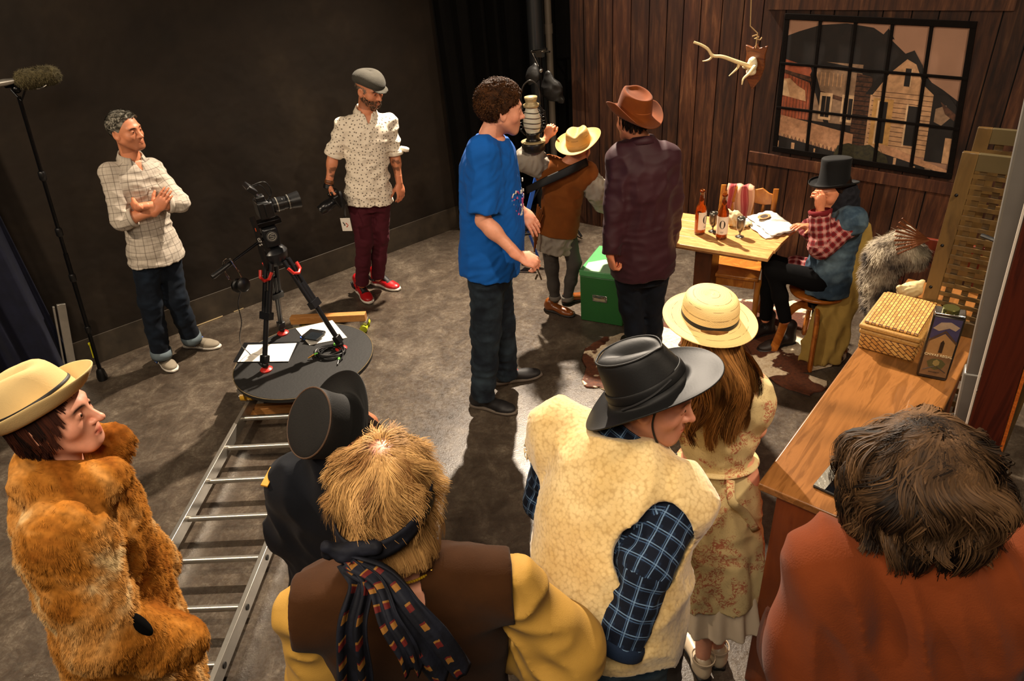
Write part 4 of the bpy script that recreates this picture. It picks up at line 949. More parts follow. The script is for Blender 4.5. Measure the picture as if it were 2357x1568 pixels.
def bbox(z0, z1, gr, mat, nm, bev=.006):
    a = bx0 - ce * gr - cd * gr; return MB().prism([a + UP * z0, a + ce * (bw + 2 * gr) + UP * z0, a + ce * (bw + 2 * gr) + cd * (bl + 2 * gr) + UP * z0, a + cd * (bl + 2 * gr) + UP * z0], UP * (z1 - z0)).build(nm, mat, r_, bevel=bev)
bx0 = Z(1968, 800, CZ) 
bbox(0.001, bh - .02, -.006, wick('wicker_side', (PI / 2, 0, -ya)), 'basket_body'); bbox(bh - .02, bh, 0, simple('wicker_rim', '#b98a44', .6, 0, .4, 120, .5, 200), 'rim')
bbox(bh + .002, bh + .022, 0.003, simple('wicker_rim', '#b98a44', .6, 0, .4, 120, .5, 200), 'lid_rim'); bbox(bh + .021, bh + .034, -.010, wick('wicker_top', (0, 0, -ya)), 'lid')
# whisky tin
t0 = Z(2108, 866, CZ); t1 = Z(2170, 878, CZ); tx = nrm(t1 - t0); ty = V(-tx[1], tx[0], 0); tw = .095; td = .055; th = .255
r_ = empty('whisky_tin', t0 + tx * tw / 2 + ty * td / 2, 'tall printed whisky tin with a painted distillery on the counter', 'tin')
tc_ = t0 + tx * tw / 2 + ty * td / 2
M_tin = simple('tin_front', '#6d5a44', .25, .3, .3, 25); 
MB().box(tc_ + UP * th / 2, (tw, td, th), tx, ty).build('tin_body', simple('tin_side', '#2c2620', .22, .4), r_, bevel=.008)
MB().box(tc_ + UP * (th + .004), (tw * .97, td * .97, .008), tx, ty).build('rim', M_chrome, r_, bevel=.003)
MB().lathe([(0, 0), (.026, 0), (.026, .012), (.024, .014), (0, .014)], tc_ + UP * (th + .008), n=28).build('cap', simple('green_gold', '#5c5a2e', .2, .7), r_)
def fr(pts, o=.0008): return [t0 - ty * o + tx * a * tw + UP * b * th for a, b in pts]
def pane(nm, pts, c, o): MB().prism(fr(pts, o), -ty * .0004).build(nm, simple('tin_' + nm, c, .3, .1, .25, 60), r_)
pane('sky', [(.07, .62), (.93, .62), (.93, .97), (.07, .97)], '#3f3a58', .0004); pane('cloud', [(.1, .8), (.3, .77), (.6, .83), (.8, .80), (.9, .86), (.6, .92), (.3, .90)], '#a08a72', .0009)
pane('land', [(.07, .06), (.93, .06), (.93, .64), (.07, .64)], '#76593c', .0005); pane('house', [(.08, .40), (.92, .40), (.92, .60), (.52, .74), (.12, .60)], '#9a7448', .0009); pane('roof', [(.06, .59), (.52, .76), (.95, .59), (.95, .62), (.52, .79), (.06, .62)], '#4e3a2a', .0014)
pane('window', [(.46, .44), (.58, .44), (.58, .60), (.52, .64), (.46, .60)], '#2a1e14', .0018); pane('crest', [(.2, .28), (.35, .33), (.5, .34), (.65, .33), (.8, .28), (.72, .20), (.5, .16), (.28, .20)], '#4a4a2c', .0014); pane('crest_disc', [(.4, .3), (.5, .33), (.6, .3), (.6, .25), (.5, .22), (.4, .25)], '#8a7a4a', .0018)
text('tin_lettering', 'CHIVAS REGAL', .0125, t0 - ty * .0022 + tx * tw * .5 + UP * th * .395, tx, UP, simple('tin_gold', '#d8c8a0', .4), r_)
text('tin_lettering', 'WHISKY', .009, t0 - ty * .0022 + tx * tw * .5 + UP * th * .12, tx, UP, simple('tin_ink', '#2a2018', .5), r_)
for s_ in (-1, 1): MB().tube([t0 - ty * .0016 + tx * tw * (.5 + s_ * .02) + UP * th * .22, t0 - ty * .0016 + tx * tw * (.5 + s_ * .36) + UP * th * .14], .0015, 5).build('crest_stroke', simple('tin_ink', '#2a2018', .5), r_)
# tablet with taped edge
ta, tb_ = Z(1870, 1122, CZ), Z(1911, 1072, CZ); ux = nrm(tb_ - ta); uy = V(ux[1], -ux[0], 0); 
r_ = empty('tablet', ta + UP * .0, 'dark tablet with silver tape on one end lying on the counter', 'tablet')
MB().prism([ta, ta + uy * .22, ta + uy * .22 + ux * .135, ta + ux * .135], UP * .009).build('body', M_blk, r_, bevel=.003)
MB().prism([q + UP * .0093 for q in (ta + uy * .035 + ux * .006, ta + uy * .215 + ux * .006, ta + uy * .215 + ux * .129, ta + uy * .035 + ux * .129)], UP * .0006).build('screen', simple('black_glass', '#07080c', .06), r_)
MB().prism([q + UP * .0095 for q in (ta + ux * .002 + uy * .001, ta + uy * .034 + ux * .002, ta + uy * .037 + ux * .134, ta + uy * .002 + ux * .134)], UP * .001).build('tape', simple('silver_tape', '#a8a498', .3, .6, .3, 30, .6, 80), r_)
# cream china figure at the far end of the counter
pc = Z(2090, 686, CZ); r_ = empty('shell_ornament', pc, 'cream coloured shell ornament at the far end of the counter', 'ornament')
sd = SDF(.004); sd.ell(pc + V(0, 0, .035), (.05, .035, .035), k=.02); sd.cap(pc + V(-.03, 0, .04), pc + V(-.05, .0, .055), .018, .01, k=.015); sd.cap(pc + V(.02, 0, .05), pc + V(.045, 0, .075), .02, .008, k=.02); sd.disp(waves(.004, .03, seed=9)); sd.cut(pc + UP * .001, -UP); sd.build('shell', simple('cream_shell', '#d8c08a', .45, 0, .2, 20), r_)
# metal post, red beam
a, b = J(2232, 985, 2.14), J(2345, 500, 2.10); d_ = nrm(b - a)
M_post = simple('grey_steel', '#6f6c66', .45, .35, .2, 7)
r_ = empty('steel_post', V(a[0], a[1], 0), 'grey square steel post with bolts rising at the right edge', 'post')
sx = nrm(V(.83, -.55, 0)); foot_ = a - d_ * (a[2] / d_[2] - .005)
MB().bar(a - d_ * .05, a + d_ * 1.5, .085, .05, sx).build('upper_tube', M_post, r_, bevel=.006); MB().bar(foot_, a + d_ * .22, .094, .058, sx).build('lower_sleeve', M_post, r_, bevel=.006)
yy = nrm(np.cross(d_, sx)); yy = yy if yy[1] < 0 else -yy
for h, s_ in ((.03, .0), (.16, .0)): MB().lathe([(0, .008), (.006, .008), (.010, .004), (.011, 0)], a + d_ * h + yy * .029 + sx * s_, yy, n=12).build('bolt', M_chrome, r_)
[MB().lathe([(0, .012), (.008, .011), (.011, .004), (.012, 0)], a + d_ * .03 + sx * .047 * s_, sx * s_, n=12).build('bolt', M_chrome, r_) for s_ in (-1, 1)]
e0 = J(2310, 548, 2.13); MB().tube(smooth_path([e0 - sx * .05, e0 + yy * .03, e0 + sx * .05 - UP * .008, e0 + sx * .08 + UP * .004], 14), .006, 8).sph(e0 + yy * .02 - sx * .01, .014).build('cable_tie', M_blk, r_)
a, b = J(2262, 1010, 1.98), J(2368, 640, 1.98); d_ = nrm(b - a); s_ = nrm(V(.80, -.6, 0)); f0 = a - d_ * (a[2] / d_[2] - .004)
r_ = empty('red_board', V(f0[0], f0[1], 0), 'tall dark red-brown board beside the steel post', 'board')
MB().bar(f0, a + d_ * 1.5, .085, .022, s_).build('panel', wood('redwood', '#2e0e08', '#42170c', (6, 6, .4), .35, 4), r_, bevel=.002)
MB().bar(f0 + s_ * .048, a + d_ * 1.5 + s_ * .048, .008, .024, s_).build('edge_strip', wood('orange_edge', '#b05c1c', '#8e4310'), r_)
MB().bar(f0 - s_ * .047 + UP * .0, a + d_ * 1.5 - s_ * .047, .005, .02, s_).build('seal_strip', simple('pale_seal', '#b8ada0', .6), r_)
# fur stole over a small chair, folding fan and card
fc = J(2062, 640, 3.75)
r_ = empty('small_chair', V(fc[0], fc[1], 0), 'small dark red wooden chair under the grey fur stole', 'chair')
M_rw = wood('red_chair', '#4a170c', '#6b2a16', (1, 1, .3), .35)
k1 = V(fc[0], fc[1], 0) + BD * .02
for x, y in ((-.02, -.16), (.30, -.16), (-.02, .16), (.30, .16)):
    MB().tube([k1 + BD * x + BN * y, k1 + BD * x + BN * y + UP * (.92 if y > 0 else .44)], .016, 8).build('leg', M_rw, r_)
MB().box(k1 + BD * .14 + UP * .45, (.38, .38, .03), BD, BN).build('seat', M_rw, r_, bevel=.005); MB().box(k1 + BD * .14 + BN * .16 + UP * .84, (.36, .02, .16), BD, BN).build('backrest', M_rw, r_, bevel=.005)
FUR_SRC = (J(2022, 640, 3.6), J(2040, 590, 3.6), J(2075, 572, 3.6), J(2115, 590, 3.6), J(2015, 700, 3.55))
fa = J(2100, 562, 3.55); r_ = empty('folding_fan', fa, 'brown folding fan resting on the grey fur stole', 'fan')
mb = MB(); w1 = nrm(J(2090, 540, 3.55) - J(2140, 552, 3.6))
for i in range(9):
    a = math.radians(-38 + i * 8); d = w1 * math.cos(a) + UP * math.sin(a); p0 = J(2138, 553, 3.55)
    mb.bar(p0, p0 + d * .17, .006 + .004 * (i % 2), .003, np.cross(d, BN))
mb.build('ribs', wood('fan_wood', '#6b3a20', '#8a5636'), r_)
a = J(2086, 518, 3.6); b = J(2108, 540, 3.6); o = MB().prism([a, b + UP * .0, b + V(.03, 0, -.02), a + V(.035, 0, -.025) + UP * .01], BN * .006).build('pale_card', simple('card', '#c9c4b4', .7), None); tag(o, 'pale folded card sticking up above the folding fan', 'card')
# ------------------------------------------------------------------ people: shared builders
def skin_mat(name, base):
    t = NT(name); at = t.t.nodes.new('ShaderNodeAttribute'); at.attribute_name = 'col'; at.attribute_type = 'GEOMETRY'
    c = t.mix(1.0, base, at.outputs[0], 'MULTIPLY'); k = t.ramp(t.noise(60, 4), [(.3, .90), (.7, 1.0)]); c = t.mix(1.0, c, k, 'MULTIPLY')
    t.bump(t.noise(500, 3), .12, .001)
    return t.out(c, .48, 0, Subsurface_Weight=.08, Subsurface_Radius=(.012, .005, .003), Specular_IOR_Level=.4)
SKIN = skin_mat('skin', '#cc8560'); SKIN2 = skin_mat('skin_fair', '#d8977a')
M_eye = simple('eye_white', '#9c9086', .3); M_iris = simple('iris', '#2a1a10', .1); M_lash = simple('lash', '#1a100c', .7)
def hair_mat(name, c1, c2, rough=.55):
    if name in MATS: return MATS[name]
    t = NT(name); at = t.t.nodes.new('ShaderNodeAttribute'); at.attribute_name = 'col'; at.attribute_type = 'GEOMETRY'
    sp = t.t.nodes.new('ShaderNodeSeparateColor'); t.t.links.new(at.outputs[0], sp.inputs[0]); MATS[name] = t.out(t.mix(sp.outputs[0], c1, c2), rough + .2, 0, Specular_IOR_Level=.12); return MATS[name]
class Head:
    def __init__(s, C, F, U=(0, 0, 1), sc=1.0):
        s.C = np.asarray(C, float); s.F = nrm(F); s.U = nrm(np.asarray(U, float) - s.F * np.dot(U, s.F)); s.R = np.cross(s.F, s.U); s.s = sc
        s.ax = [s.R, s.F, s.U]
    def P(s, x, y, z): return s.C + s.s * (s.R * x + s.F * y + s.U * z)
    def D(s, x, y, z): return s.R * x + s.F * y + s.U * z
    def loc(s, v): q = (v - s.C) / s.s; return np.stack([q @ s.R, q @ s.F, q @ s.U], 1)
    def sdf(s, vox, neck=None, detail=True, jaw=1.0, nose=1.0, ears=True):
        sd = SDF(vox); k = s.s; A = s.ax
        E = lambda c, r, kk=.012, sub=False: sd.ell(s.P(*c), np.array(r) * k, A, kk * k, sub)
        Cp = lambda a, b, ra, rb=None, kk=.012, sub=False: sd.cap(s.P(*a), s.P(*b), ra * k, (ra if rb is None else rb) * k, kk * k, sub)
        E((0, -.015, .032), (.075, .094, .084)); E((0, .022, .0), (.066, .070, .085), .02); E((0, .030, -.070), (.046 * jaw, .050, .040), .03)
        E((0, .070, -.098), (.020, .018, .016), .03)
        for q in (-1, 1):
            Cp((q * .058, -.008, -.045), (q * .024, .062, -.098), .016, .015, .03); E((q * .043, .055, -.030), (.022, .022, .022), .025)
            Cp((q * .012, .084, .020), (q * .042, .072, .018), .010, .009, .018)
        E((0, .050, -.062), (.034, .042, .028), .025)
        if neck is not None:
            a = s.P(0, -.025, -.06); sd.cap(a, neck, .051 * k, .056 * k, .03 * k)
        if detail:
            for q in (-1, 1): E((q * .031, .093, .000), (.017, .012, .011), .012, True)
            for q in (-1, 1): E((q * .031, .0765, -.001), (.0140, .0135, .0125), .003)
        Cp((0, .084, .008), (0, .083 + .022 * nose, -.032), .0075, .0105, .012); E((0, .088 + .020 * nose, -.036), (.011, .011, .009), .006)
        for q in (-1, 1): E((q * .012, .094, -.038), (.0075, .009, .007), .006)
        if detail:
            for q in (-1, 1): Cp((0, .0915, -.063), (q * .022, .081, -.067), .0045, .0030, .006); Cp((0, .0905, -.0735), (q * .020, .081, -.071), .0052, .0030, .006)
            sd.cap(s.P(-.020, .090, -.0685), s.P(.020, .090, -.0685), .0016 * k, None, .003 * k, True)
            for q in (-1, 1): E((q * .031, .093, -.0015), (.0115, .008, .0042), .002, True)
        if ears:
            for q in (-1, 1):
                ec = s.P(q * .078, -.006, -.012); n = nrm(s.D(q * .9, .38, 0)); u = nrm(s.D(0, -.18, 1)); w = np.cross(n, u)
                sd.ell(ec, np.array([.008, .020, .031]) * k, [n, w, u], .006 * k); sd.ell(ec + n * .008 * k + s.D(0, .001, .004) * k, np.array([.007, .012, .020]) * k, [n, w, u], .004 * k, True)
        return sd
    def color(s, v, stubble=0.0, lips=1.0, beard=None, blush=.12, brow=None):
        q = s.loc(v); c = np.ones((len(v), 3)); x, y, z = q[:, 0], q[:, 1], q[:, 2]
        def g(cx, cy, cz, r): return np.exp(-(((x - cx)**2 + (y - cy)**2 + (z - cz)**2) / r**2))
        L = np.clip(1.3 * np.exp(-(x / .020)**2) * np.exp(-((z + .068) / .0085)**2) * (y > .078), 0, 1)[:, None] * lips
        c = c * (1 - L) + L * np.array([.80, .42, .40])
        b = (g(.045, .06, -.035, .03) + g(-.045, .06, -.035, .03) + g(0, .11, -.036, .018))[:, None] * blush; c = c * (1 - b) + b * np.array([1.0, .62, .55])
        if stubble > 0:
            m = 1 / (1 + np.exp((z + .045 + .35 * np.clip(.055 - y, 0, .06)) / .006)) * (y > -.03) * (z > -.125); m = np.clip(m * (1 - L[:, 0]) * stubble, 0, 1)[:, None]; c = c * (1 - m) + m * np.array([.42, .38, .36])
        if brow is not None:
            for q_ in (-1, 1):
                m = np.exp(-((z - .0195 + 3.5 * (np.abs(x - q_ * .031))**2 * 3) / .0042)**2) * np.exp(-((x - q_ * .032) / .020)**4) * (y > .05); m = np.clip(m * 1.3, 0, 1)[:, None]; c = c * (1 - m) + m * np.array(lin(brow)[:3]) * 1.6
        return c
    def eyes(s, parent):
        for q in (-1, 1):
            c = s.P(q * .031, .0765, -.0015); e = MB().sph(c, .0112 * s.s, 8).build('eye', M_eye, parent, smooth=True)
            MB().sph(c + s.F * .0075 * s.s, .0062 * s.s, 6, (1, 1, 1)).build('iris', M_iris, e, smooth=True)
def hand_sdf(sd, w, d, n, side, s=1.0, curl=.35, spread=.06, thumb=(.75, .65, .25), tcurl=.25, first=None):
    d = nrm(d); n = nrm(np.asarray(n, float) - d * np.dot(n, d)); t = np.cross(d, n) * side
    sd.cap(w - d * .02 * s, w + d * .02 * s, .024 * s, .025 * s, .01, flat=n, ff=.72)
    A = [t, d, n]; sd.ell(w + d * .055 * s + t * .001, np.array([.042, .052, .0165]) * s, A, .012 * s)
    sd.ell(w + d * .04 * s + t * .022 * s + n * .006 * s, np.array([.018, .030, .016]) * s, A, .010 * s)
    if abs(spread - .06) < 1e-6: spread = .025
    curl = [curl] * 4 if not hasattr(curl, '__len__') else curl
    for i, (o, L, by) in enumerate(((.029, .070, .090), (.010, .078, .094), (-.010, .073, .091), (-.028, .058, .083))):
        p = w + d * by * s + t * o * s; a = 0.0; sp = spread * (1.5 - i); dd = nrm(d + t * sp)
        if first and i in first: a += first[i]
        sd.cap(p - dd * .02 * s, p, .010 * s, .0092 * s, .006 * s)
        r = [.0090, .0082, .0075, .0062]
        for j, f in enumerate((.45, .30, .25)):
            a += curl[i] * (1.0, 1.25, .9)[j]; v = dd * math.cos(a) + n * math.sin(a); q = p + v * L * f * s; sd.cap(p, q, r[j] * s, r[j + 1] * s, .003 * s); p = q
    v = nrm(d * thumb[0] + t * thumb[1] + n * thumb[2]); p = w + d * .020 * s + t * .020 * s + n * .004 * s; r = (.0135, .0115, .0098, .0075)
    for j, L in enumerate((.042, .032, .026)):
        q = p + v * L * s; sd.cap(p, q, r[j] * s, r[j + 1] * s, .006 * s); p = q; v = nrm(v + (d * .5 - t * .6 + n * .3) * tcurl)
    return sd
def join_sd(parts):
    vs = []; qs = []; n = 0; cs = []
    for v, Q, c in parts: vs.append(v); qs.append(Q + n); n += len(v); cs.append(np.ones((len(v), 3)) if c is None else c)
    return np.concatenate(vs), np.concatenate(qs), np.concatenate(cs)
def sdq(sd, it=1):
    v, Q = sd.mesh()
    for _ in range(it): v = relax(v, Q, .4)
    return v, Q
class Person:
    def __init__(p, label, sk, sc=1.0, build=1.0, group=None):
        p.k = {a: np.asarray(b, float) for a, b in sk.items()}; p.s = sc; p.b = build
        k = p.k; g = (k['hR'] + k['hL']) / 2 if 'hR' in k else k['pv']
        p.U = nrm(k['nk'] - k['pv']); R = k['sR'] - k['sL']; p.R = nrm(R - p.U * np.dot(R, p.U)); p.F = np.cross(p.U, p.R); p.T = np.linalg.norm(k['nk'] - k['pv'])
        for q, s_ in (('hR', 1), ('hL', -1)):
            if q not in k: k[q] = k['pv'] + p.R * s_ * .080 * sc * build - p.U * .03
        fx = [k[a] for a in ('aR', 'aL') if a in k]; b = (sum(fx) / len(fx)) if fx else k['pv']
        p.r = empty('person', V(b[0], b[1], 0), label, 'person', group)
    def st(p, lst):       # (fraction of torso length, half width, half depth, forward offset[, right offset])
        return [(a[0] * p.T, (a[4] if len(a) > 4 else 0) * p.s, (a[3] if len(a) > 3 else 0) * p.s, a[1] * p.s * p.b, a[2] * p.s * p.b) for a in lst]
    def body(p, head, skin, vox=.010, hvox=.0045, hands=(), neckto=None, **hk):
        k = p.k; s = p.s; sd = SDF(vox)
        sd.loft(k['pv'], p.R, p.F, p.U, p.st([(-.12, .12, .085), (0, .145, .10), (.25, .125, .09), (.5, .13, .095), (.75, .15, .105), (.9, .13, .085), (1.0, .07, .06)]), k=.02)
        for q in 'RL':
            if 's' + q in k:
                sd.cap(k['s' + q], k['e' + q], .044 * s, .036 * s, .03); sd.cap(k['e' + q], k['w' + q], .037 * s, .025 * s, .015, flat=None)
                m = k['e' + q] * .72 + k['w' + q] * .28; sd.ell(m, np.array([.040, .040, .055]) * s, list(frame_from(k['w' + q] - k['e' + q])), .02)
            if 'k' + q in k: sd.cap(k['h' + q], k['k' + q], .072 * s, .048 * s, .03); sd.cap(k['k' + q], k['a' + q], .048 * s, .032 * s, .02)
        parts = [(*sdq(sd, 1), None)]
        col_kw = {a: hk.pop(a) for a in ('stubble', 'lips', 'brow', 'blush') if a in hk}
        if head is not None:
            hs = head.sdf(hvox, neck=k['nk'] + p.U * .0 if neckto is None else neckto, **hk); v, Q = sdq(hs, 1); parts.append((v, Q, head.color(v, **col_kw)))
        for h in hands:
            hd = SDF(.0035 if vox > .006 else .003); q = h.pop('q'); d = h.pop('d'); n = h.pop('n'); w = k['w' + q]
            hd.cap(w - nrm(k['w' + q] - k['e' + q]) * .05, w, .028 * s, .0245 * s, .01); h.pop('s', None); hand_sdf(hd, w, d, n, 1 if q == 'R' else -1, s, **h); v, Q = sdq(hd, 1)
            c = np.ones((len(v), 3)); parts.append((v, Q, c * np.array([1.0, .93, .92])))
        v, Q, c = join_sd(parts); o = link('body', v, quads=Q, mat=skin, parent=p.r, col=c); p.bodyo = o
        if head is not None and hk.get('detail', True) : head.eyes(o)
        return o
    def top(p, name, mat, stations, sleeves=(), vox=.008, folds=None, dsp=(), cuts=(), k=.035, collar=None, pw=2.2, hollow=None, it=1):
        kk = p.k; sd = SDF(vox); p.mouths = []
        if collar: sd.cap(kk['nk'] - p.U * .03, kk['nk'] + p.U * collar[1] + p.F * .005, collar[0] * 1.08, collar[0], .02)
        for sl in sleeves:                    # (side, [radii], end fraction of forearm or of upper arm when negative)
            q, r, e = sl[:3]; s_ = kk['s' + q]; el = kk['e' + q]; w = kk['w' + q]
            if e < 0: end = s_ + (el - s_) * -e; sd.cap(s_, end, r[0], r[1], k, uv=p.F); dr, rr = el - s_, r[1]
            else: sd.cap(s_, el, r[0], r[1], k, uv=p.F); end = el + (w - el) * e; sd.cap(el, end, r[1], r[2], .02, uv=p.F); dr, rr = w - el, r[2]
            if len(sl) < 4: p.mouths.append((end, dr, rr))
        for m in p.mouths: sd.mouth(*m)
        sd.loft(kk['pv'], p.R, p.F, p.U, p.st(stations), k=k, uv=True, pw=pw, folds=folds)
        for sl in sleeves: s_ = kk['s' + sl[0]]; sd.cap(s_, s_ * .5 + kk['nk'] * .5 - p.U * .03, sl[1][0] * .95, sl[1][0] * .85, k)
        for c in cuts: sd.cut(*c)
        for d in dsp: sd.disp(d)
        return sd
    def cuff(p, q, f0, f1, r, mat, parent, upper=False, flare=1.0):
        a, b = (p.k['s' + q], p.k['e' + q]) if upper else (p.k['e' + q], p.k['w' + q]); d = b - a
        n = nrm(d); L = np.linalg.norm(d); c = a + d * f0; t = (f1 - f0) * L
        return MB().lathe([(r * .6, 0), (r, .0), (r * 1.06 * flare, t * .3), (r * 1.05 * flare, t * .85), (r * .98 * flare, t), (r * .8, t * .98), (r * .75, t * .5)], c, n, n=24).build('cuff', mat, parent, smooth=True)
    def trousers(p, name, mat, radii=(.095, .068, .058, .052), vox=.009, top=.28, dsp=(), bottom=.02, hips=(.152, .112), k=.035):
        kk = p.k; s = p.s; sd = SDF(vox)
        Lf = lambda: sd.loft(kk['pv'], p.R, p.F, p.U, [(a * s, 0, 0, b * s * p.b, c * s * p.b) for a, b, c in ((-.14, hips[0] * .93, hips[1] * .95), (-.04, hips[0], hips[1]), (.08, hips[0] * .95, hips[1] * .95), (top * .5, hips[0] * .9, hips[1] * .9))], k=.02, uv=True)
        for q in 'RL':
            kn = kk['k' + q]; a = kk['a' + q]; mid = kn * .5 + a * .5; end = a + nrm(kn - a) * bottom
            sd.cap(kk['h' + q], kn, radii[0] * s, radii[1] * s, k, uv=p.R); sd.cap(kn, mid, radii[1] * s, radii[2] * s, .03, uv=p.R); sd.cap(mid, end, radii[2] * s, radii[3] * s, .03, uv=p.R)
            sd.mouth(end, end - kn, radii[3] * s)
        Lf()
        for d in dsp: sd.disp(d)
        return sd.build(name, mat, p.r)
def shoe(p, q, heel, toe, M_up, M_sole, L=.285, style='sneaker', M_lace=None, M_toe=None, high=0.0, M_tongue=None):
    f = nrm((toe - heel) * V(1, 1, 0)); r = V(f[1], -f[0], 0); h = heel * V(1, 1, 0) + UP * heel[2]; s = L / .285; A = [r, f, UP]
    P = lambda x, y, z: h + (r * x + f * y + UP * z) * s
    sd = SDF(.005); sd.loft(P(0, 0, 0), UP, r, f, [(-.005 * s, .012 * s, 0, .012 * s, .030 * s), (.02 * s, .012 * s, 0, .016 * s, .036 * s), (.10 * s, .012 * s, 0, .015 * s, .034 * s), (.19 * s, .012 * s, 0, .015 * s, .047 * s), (.25 * s, .012 * s, 0, .013 * s, .040 * s), (.285 * s, .012 * s, 0, .010 * s, .018 * s)], pw=2.6)
    sd.cut(P(0, 0, 0), -UP); so = sd.build('sole', M_sole, p.r)
    so.name = 'shoe_sole'
    sd = SDF(.005); sd.ell(P(0, .035, .045), np.array([.034, .045, .045]) * s, A, .02); sd.cap(P(0, .07, .055), P(0, .18, .032), .036 * s, .038 * s, .03, flat=UP, ff=.85); sd.ell(P(0, .215, .028), np.array([.042, .062, .026]) * s, A, .03)
    sd.cap(P(0, .045, .05), P(0, .045, .085 + high), .037 * s, .038 * s + high * .05, .02); sd.cut(P(0, 0, .018), -UP)
    up = sd.build('shoe', M_up, p.r); so.parent = up
    if M_lace is not None:
        mb = MB()
        for i in range(5):
            y = .095 + i * .019; z = .092 - i * .009; mb.tube([P(-.022, y, z - .012), P(0, y + .003, z + .0), P(.022, y, z - .012)], .0028 * s, 6); mb.tube([P(-.02, y, z - .011), P(.018, y + .018, z - .018)], .0024 * s, 5)
        mb.tube([P(0, .085, .095), P(.03, .08, .085), P(.035, .1, .07)], .0025 * s, 5); mb.tube([P(0, .085, .095), P(-.03, .085, .085), P(-.034, .1, .07)], .0025 * s, 5)
        mb.build('laces', M_lace, up)
    if M_toe is not None:
        sd = SDF(.005); sd.ell(P(0, .222, .0275), np.array([.0435, .060, .0272]) * s, A, .01); sd.cut(P(0, 0, .018), -UP); sd.cut(P(0, .205, .02), -f); sd.build('toe_cap', M_toe, up)
    if M_tongue is not None:
        sd = SDF(.004); sd.cap(P(0, .075, .085 + high), P(0, .17, .052), .020 * s, .024 * s, .01, flat=UP, ff=.7); sd.build('tongue', M_tongue, up)
    return up, P
# strands: ribbons that follow a growth field
def strands(name, roots, nrmv, dirs, mat, parent, L, K=6, w=.0012, grav=0.0, curl=0.0, cf=60.0, field=None, coll=None, seed=1, taper=.35, colr=None, clump=.6, nc=None, coh=0):
    rs = np.random.RandomState(seed); N = len(roots); p = roots.copy(); d = dirs / (np.linalg.norm(dirs, axis=1)[:, None] + 1e-9)
    L = np.broadcast_to(np.asarray(L, float), (N,)); st = (L / K)[:, None]; pts = [p.copy()]; ph = rs.uniform(0, 6.28, (N, 3)); fr = rs.uniform(.7, 1.3, (N, 1)) * cf
    if coh: ph = np.stack([waves(3.0, .16, seed=seed + a, ridge=False)(roots) for a in (1, 2, 3)], 1) + rs.normal(0, coh, (N, 3)); fr = rs.uniform(.92, 1.08, (N, 1)) * cf
    for i in range(K):
        t = (i + 1) / K; g = d + UP * -grav
        if curl > 0: g = g + curl * np.sin(fr * (t * L[:, None]) + ph)
        if field is not None: g = g + field(p, t)
        d = g / (np.linalg.norm(g, axis=1)[:, None] + 1e-9); p = p + d * st
        if coll is not None:
            for (c, A, r) in coll:
                q = (p - c) @ np.array(A).T / np.array(r); m = np.linalg.norm(q, axis=1); b = m < 1
                if b.any(): q[b] = q[b] / m[b, None]; p[b] = c + (q[b] * np.array(r)) @ np.array(A)
        pts.append(p.copy())
    P = np.stack(pts, 1)                                              # N,K+1,3
    if clump > 0 and N > 50:
        M = nc or max(20, N // 26); gi = rs.choice(N, M, replace=False); near = np.zeros(N, int)
        for a in range(0, N, 2000): near[a:a + 2000] = np.argmin(((roots[a:a + 2000, None, :] - roots[None, gi, :])**2).sum(2), axis=1)
        G = P[gi][near]; tt = (np.linspace(0, 1, K + 1)**.8)[None, :, None] * clump * rs.uniform(.6, 1.0, (N, 1, 1)); P = P + (G - P) * tt
        if colr is None: colr = rs.uniform(.1, .9, M)[near]
    T = np.gradient(P, axis=1); side = np.cross(T, nrmv[:, None, :] + .001); side /= (np.linalg.norm(side, axis=2)[:, :, None] + 1e-9)
    ww = w * (1 - (1 - taper) * np.linspace(0, 1, K + 1))[None, :, None] * rs.uniform(.7, 1.3, (N, 1, 1)); A_ = P - side * ww; B_ = P + side * ww
    Vv = np.stack([A_, B_], 2).reshape(-1, 3); base = (np.arange(N) * (K + 1) * 2)[:, None] + (np.arange(K) * 2)[None, :]
    Q = np.stack([base, base + 1, base + 3, base + 2], 2).reshape(-1, 4)
    c = rs.uniform(0, 1, N) if colr is None else np.clip(colr + rs.normal(0, .12, N), 0, 1); col = np.repeat(c, (K + 1) * 2)[:, None] * np.ones(3)
    return link(name, Vv, quads=Q, mat=mat, parent=parent, col=col)
SCR = np.array([.0775, .0965, .0865]); SCC = (0, -.015, .033)
def scalp(h, N, mask, seed=1, grow=1.0):
    rs = np.random.RandomState(seed); d = rs.normal(size=(N * 3, 3)); d /= np.linalg.norm(d, axis=1)[:, None]; q = d * SCR * grow + np.array(SCC); m = mask(q, d); q = q[m][:N]; d = d[m][:N]
    A = np.array(h.ax); roots = h.C + (q * h.s) @ A; n = d / SCR; n /= np.linalg.norm(n, axis=1)[:, None]; return roots, n @ A, q
def hair_cap(h, name, mat, parent, grow=1.06, mask_planes=(), vox=.006, dsp=None, extra=()):
    sd = SDF(vox); sd.ell(h.P(*SCC), SCR * grow * h.s, h.ax)
    for c, r in extra: sd.ell(h.P(*c), np.array(r) * h.s, h.ax, .02)
    for (x, y, z), (a, b, c) in mask_planes: sd.cut(h.P(x, y, z), h.D(a, b, c), .01)
    if dsp: sd.disp(dsp)
    v, Q = sdq(sd, 1); rs = np.random.RandomState(2); return link(name, v, quads=Q, mat=mat, parent=parent, col=np.full((len(v), 3), .35) + waves(.25, .03 * h.s, seed=5, ridge=False)(v)[:, None])
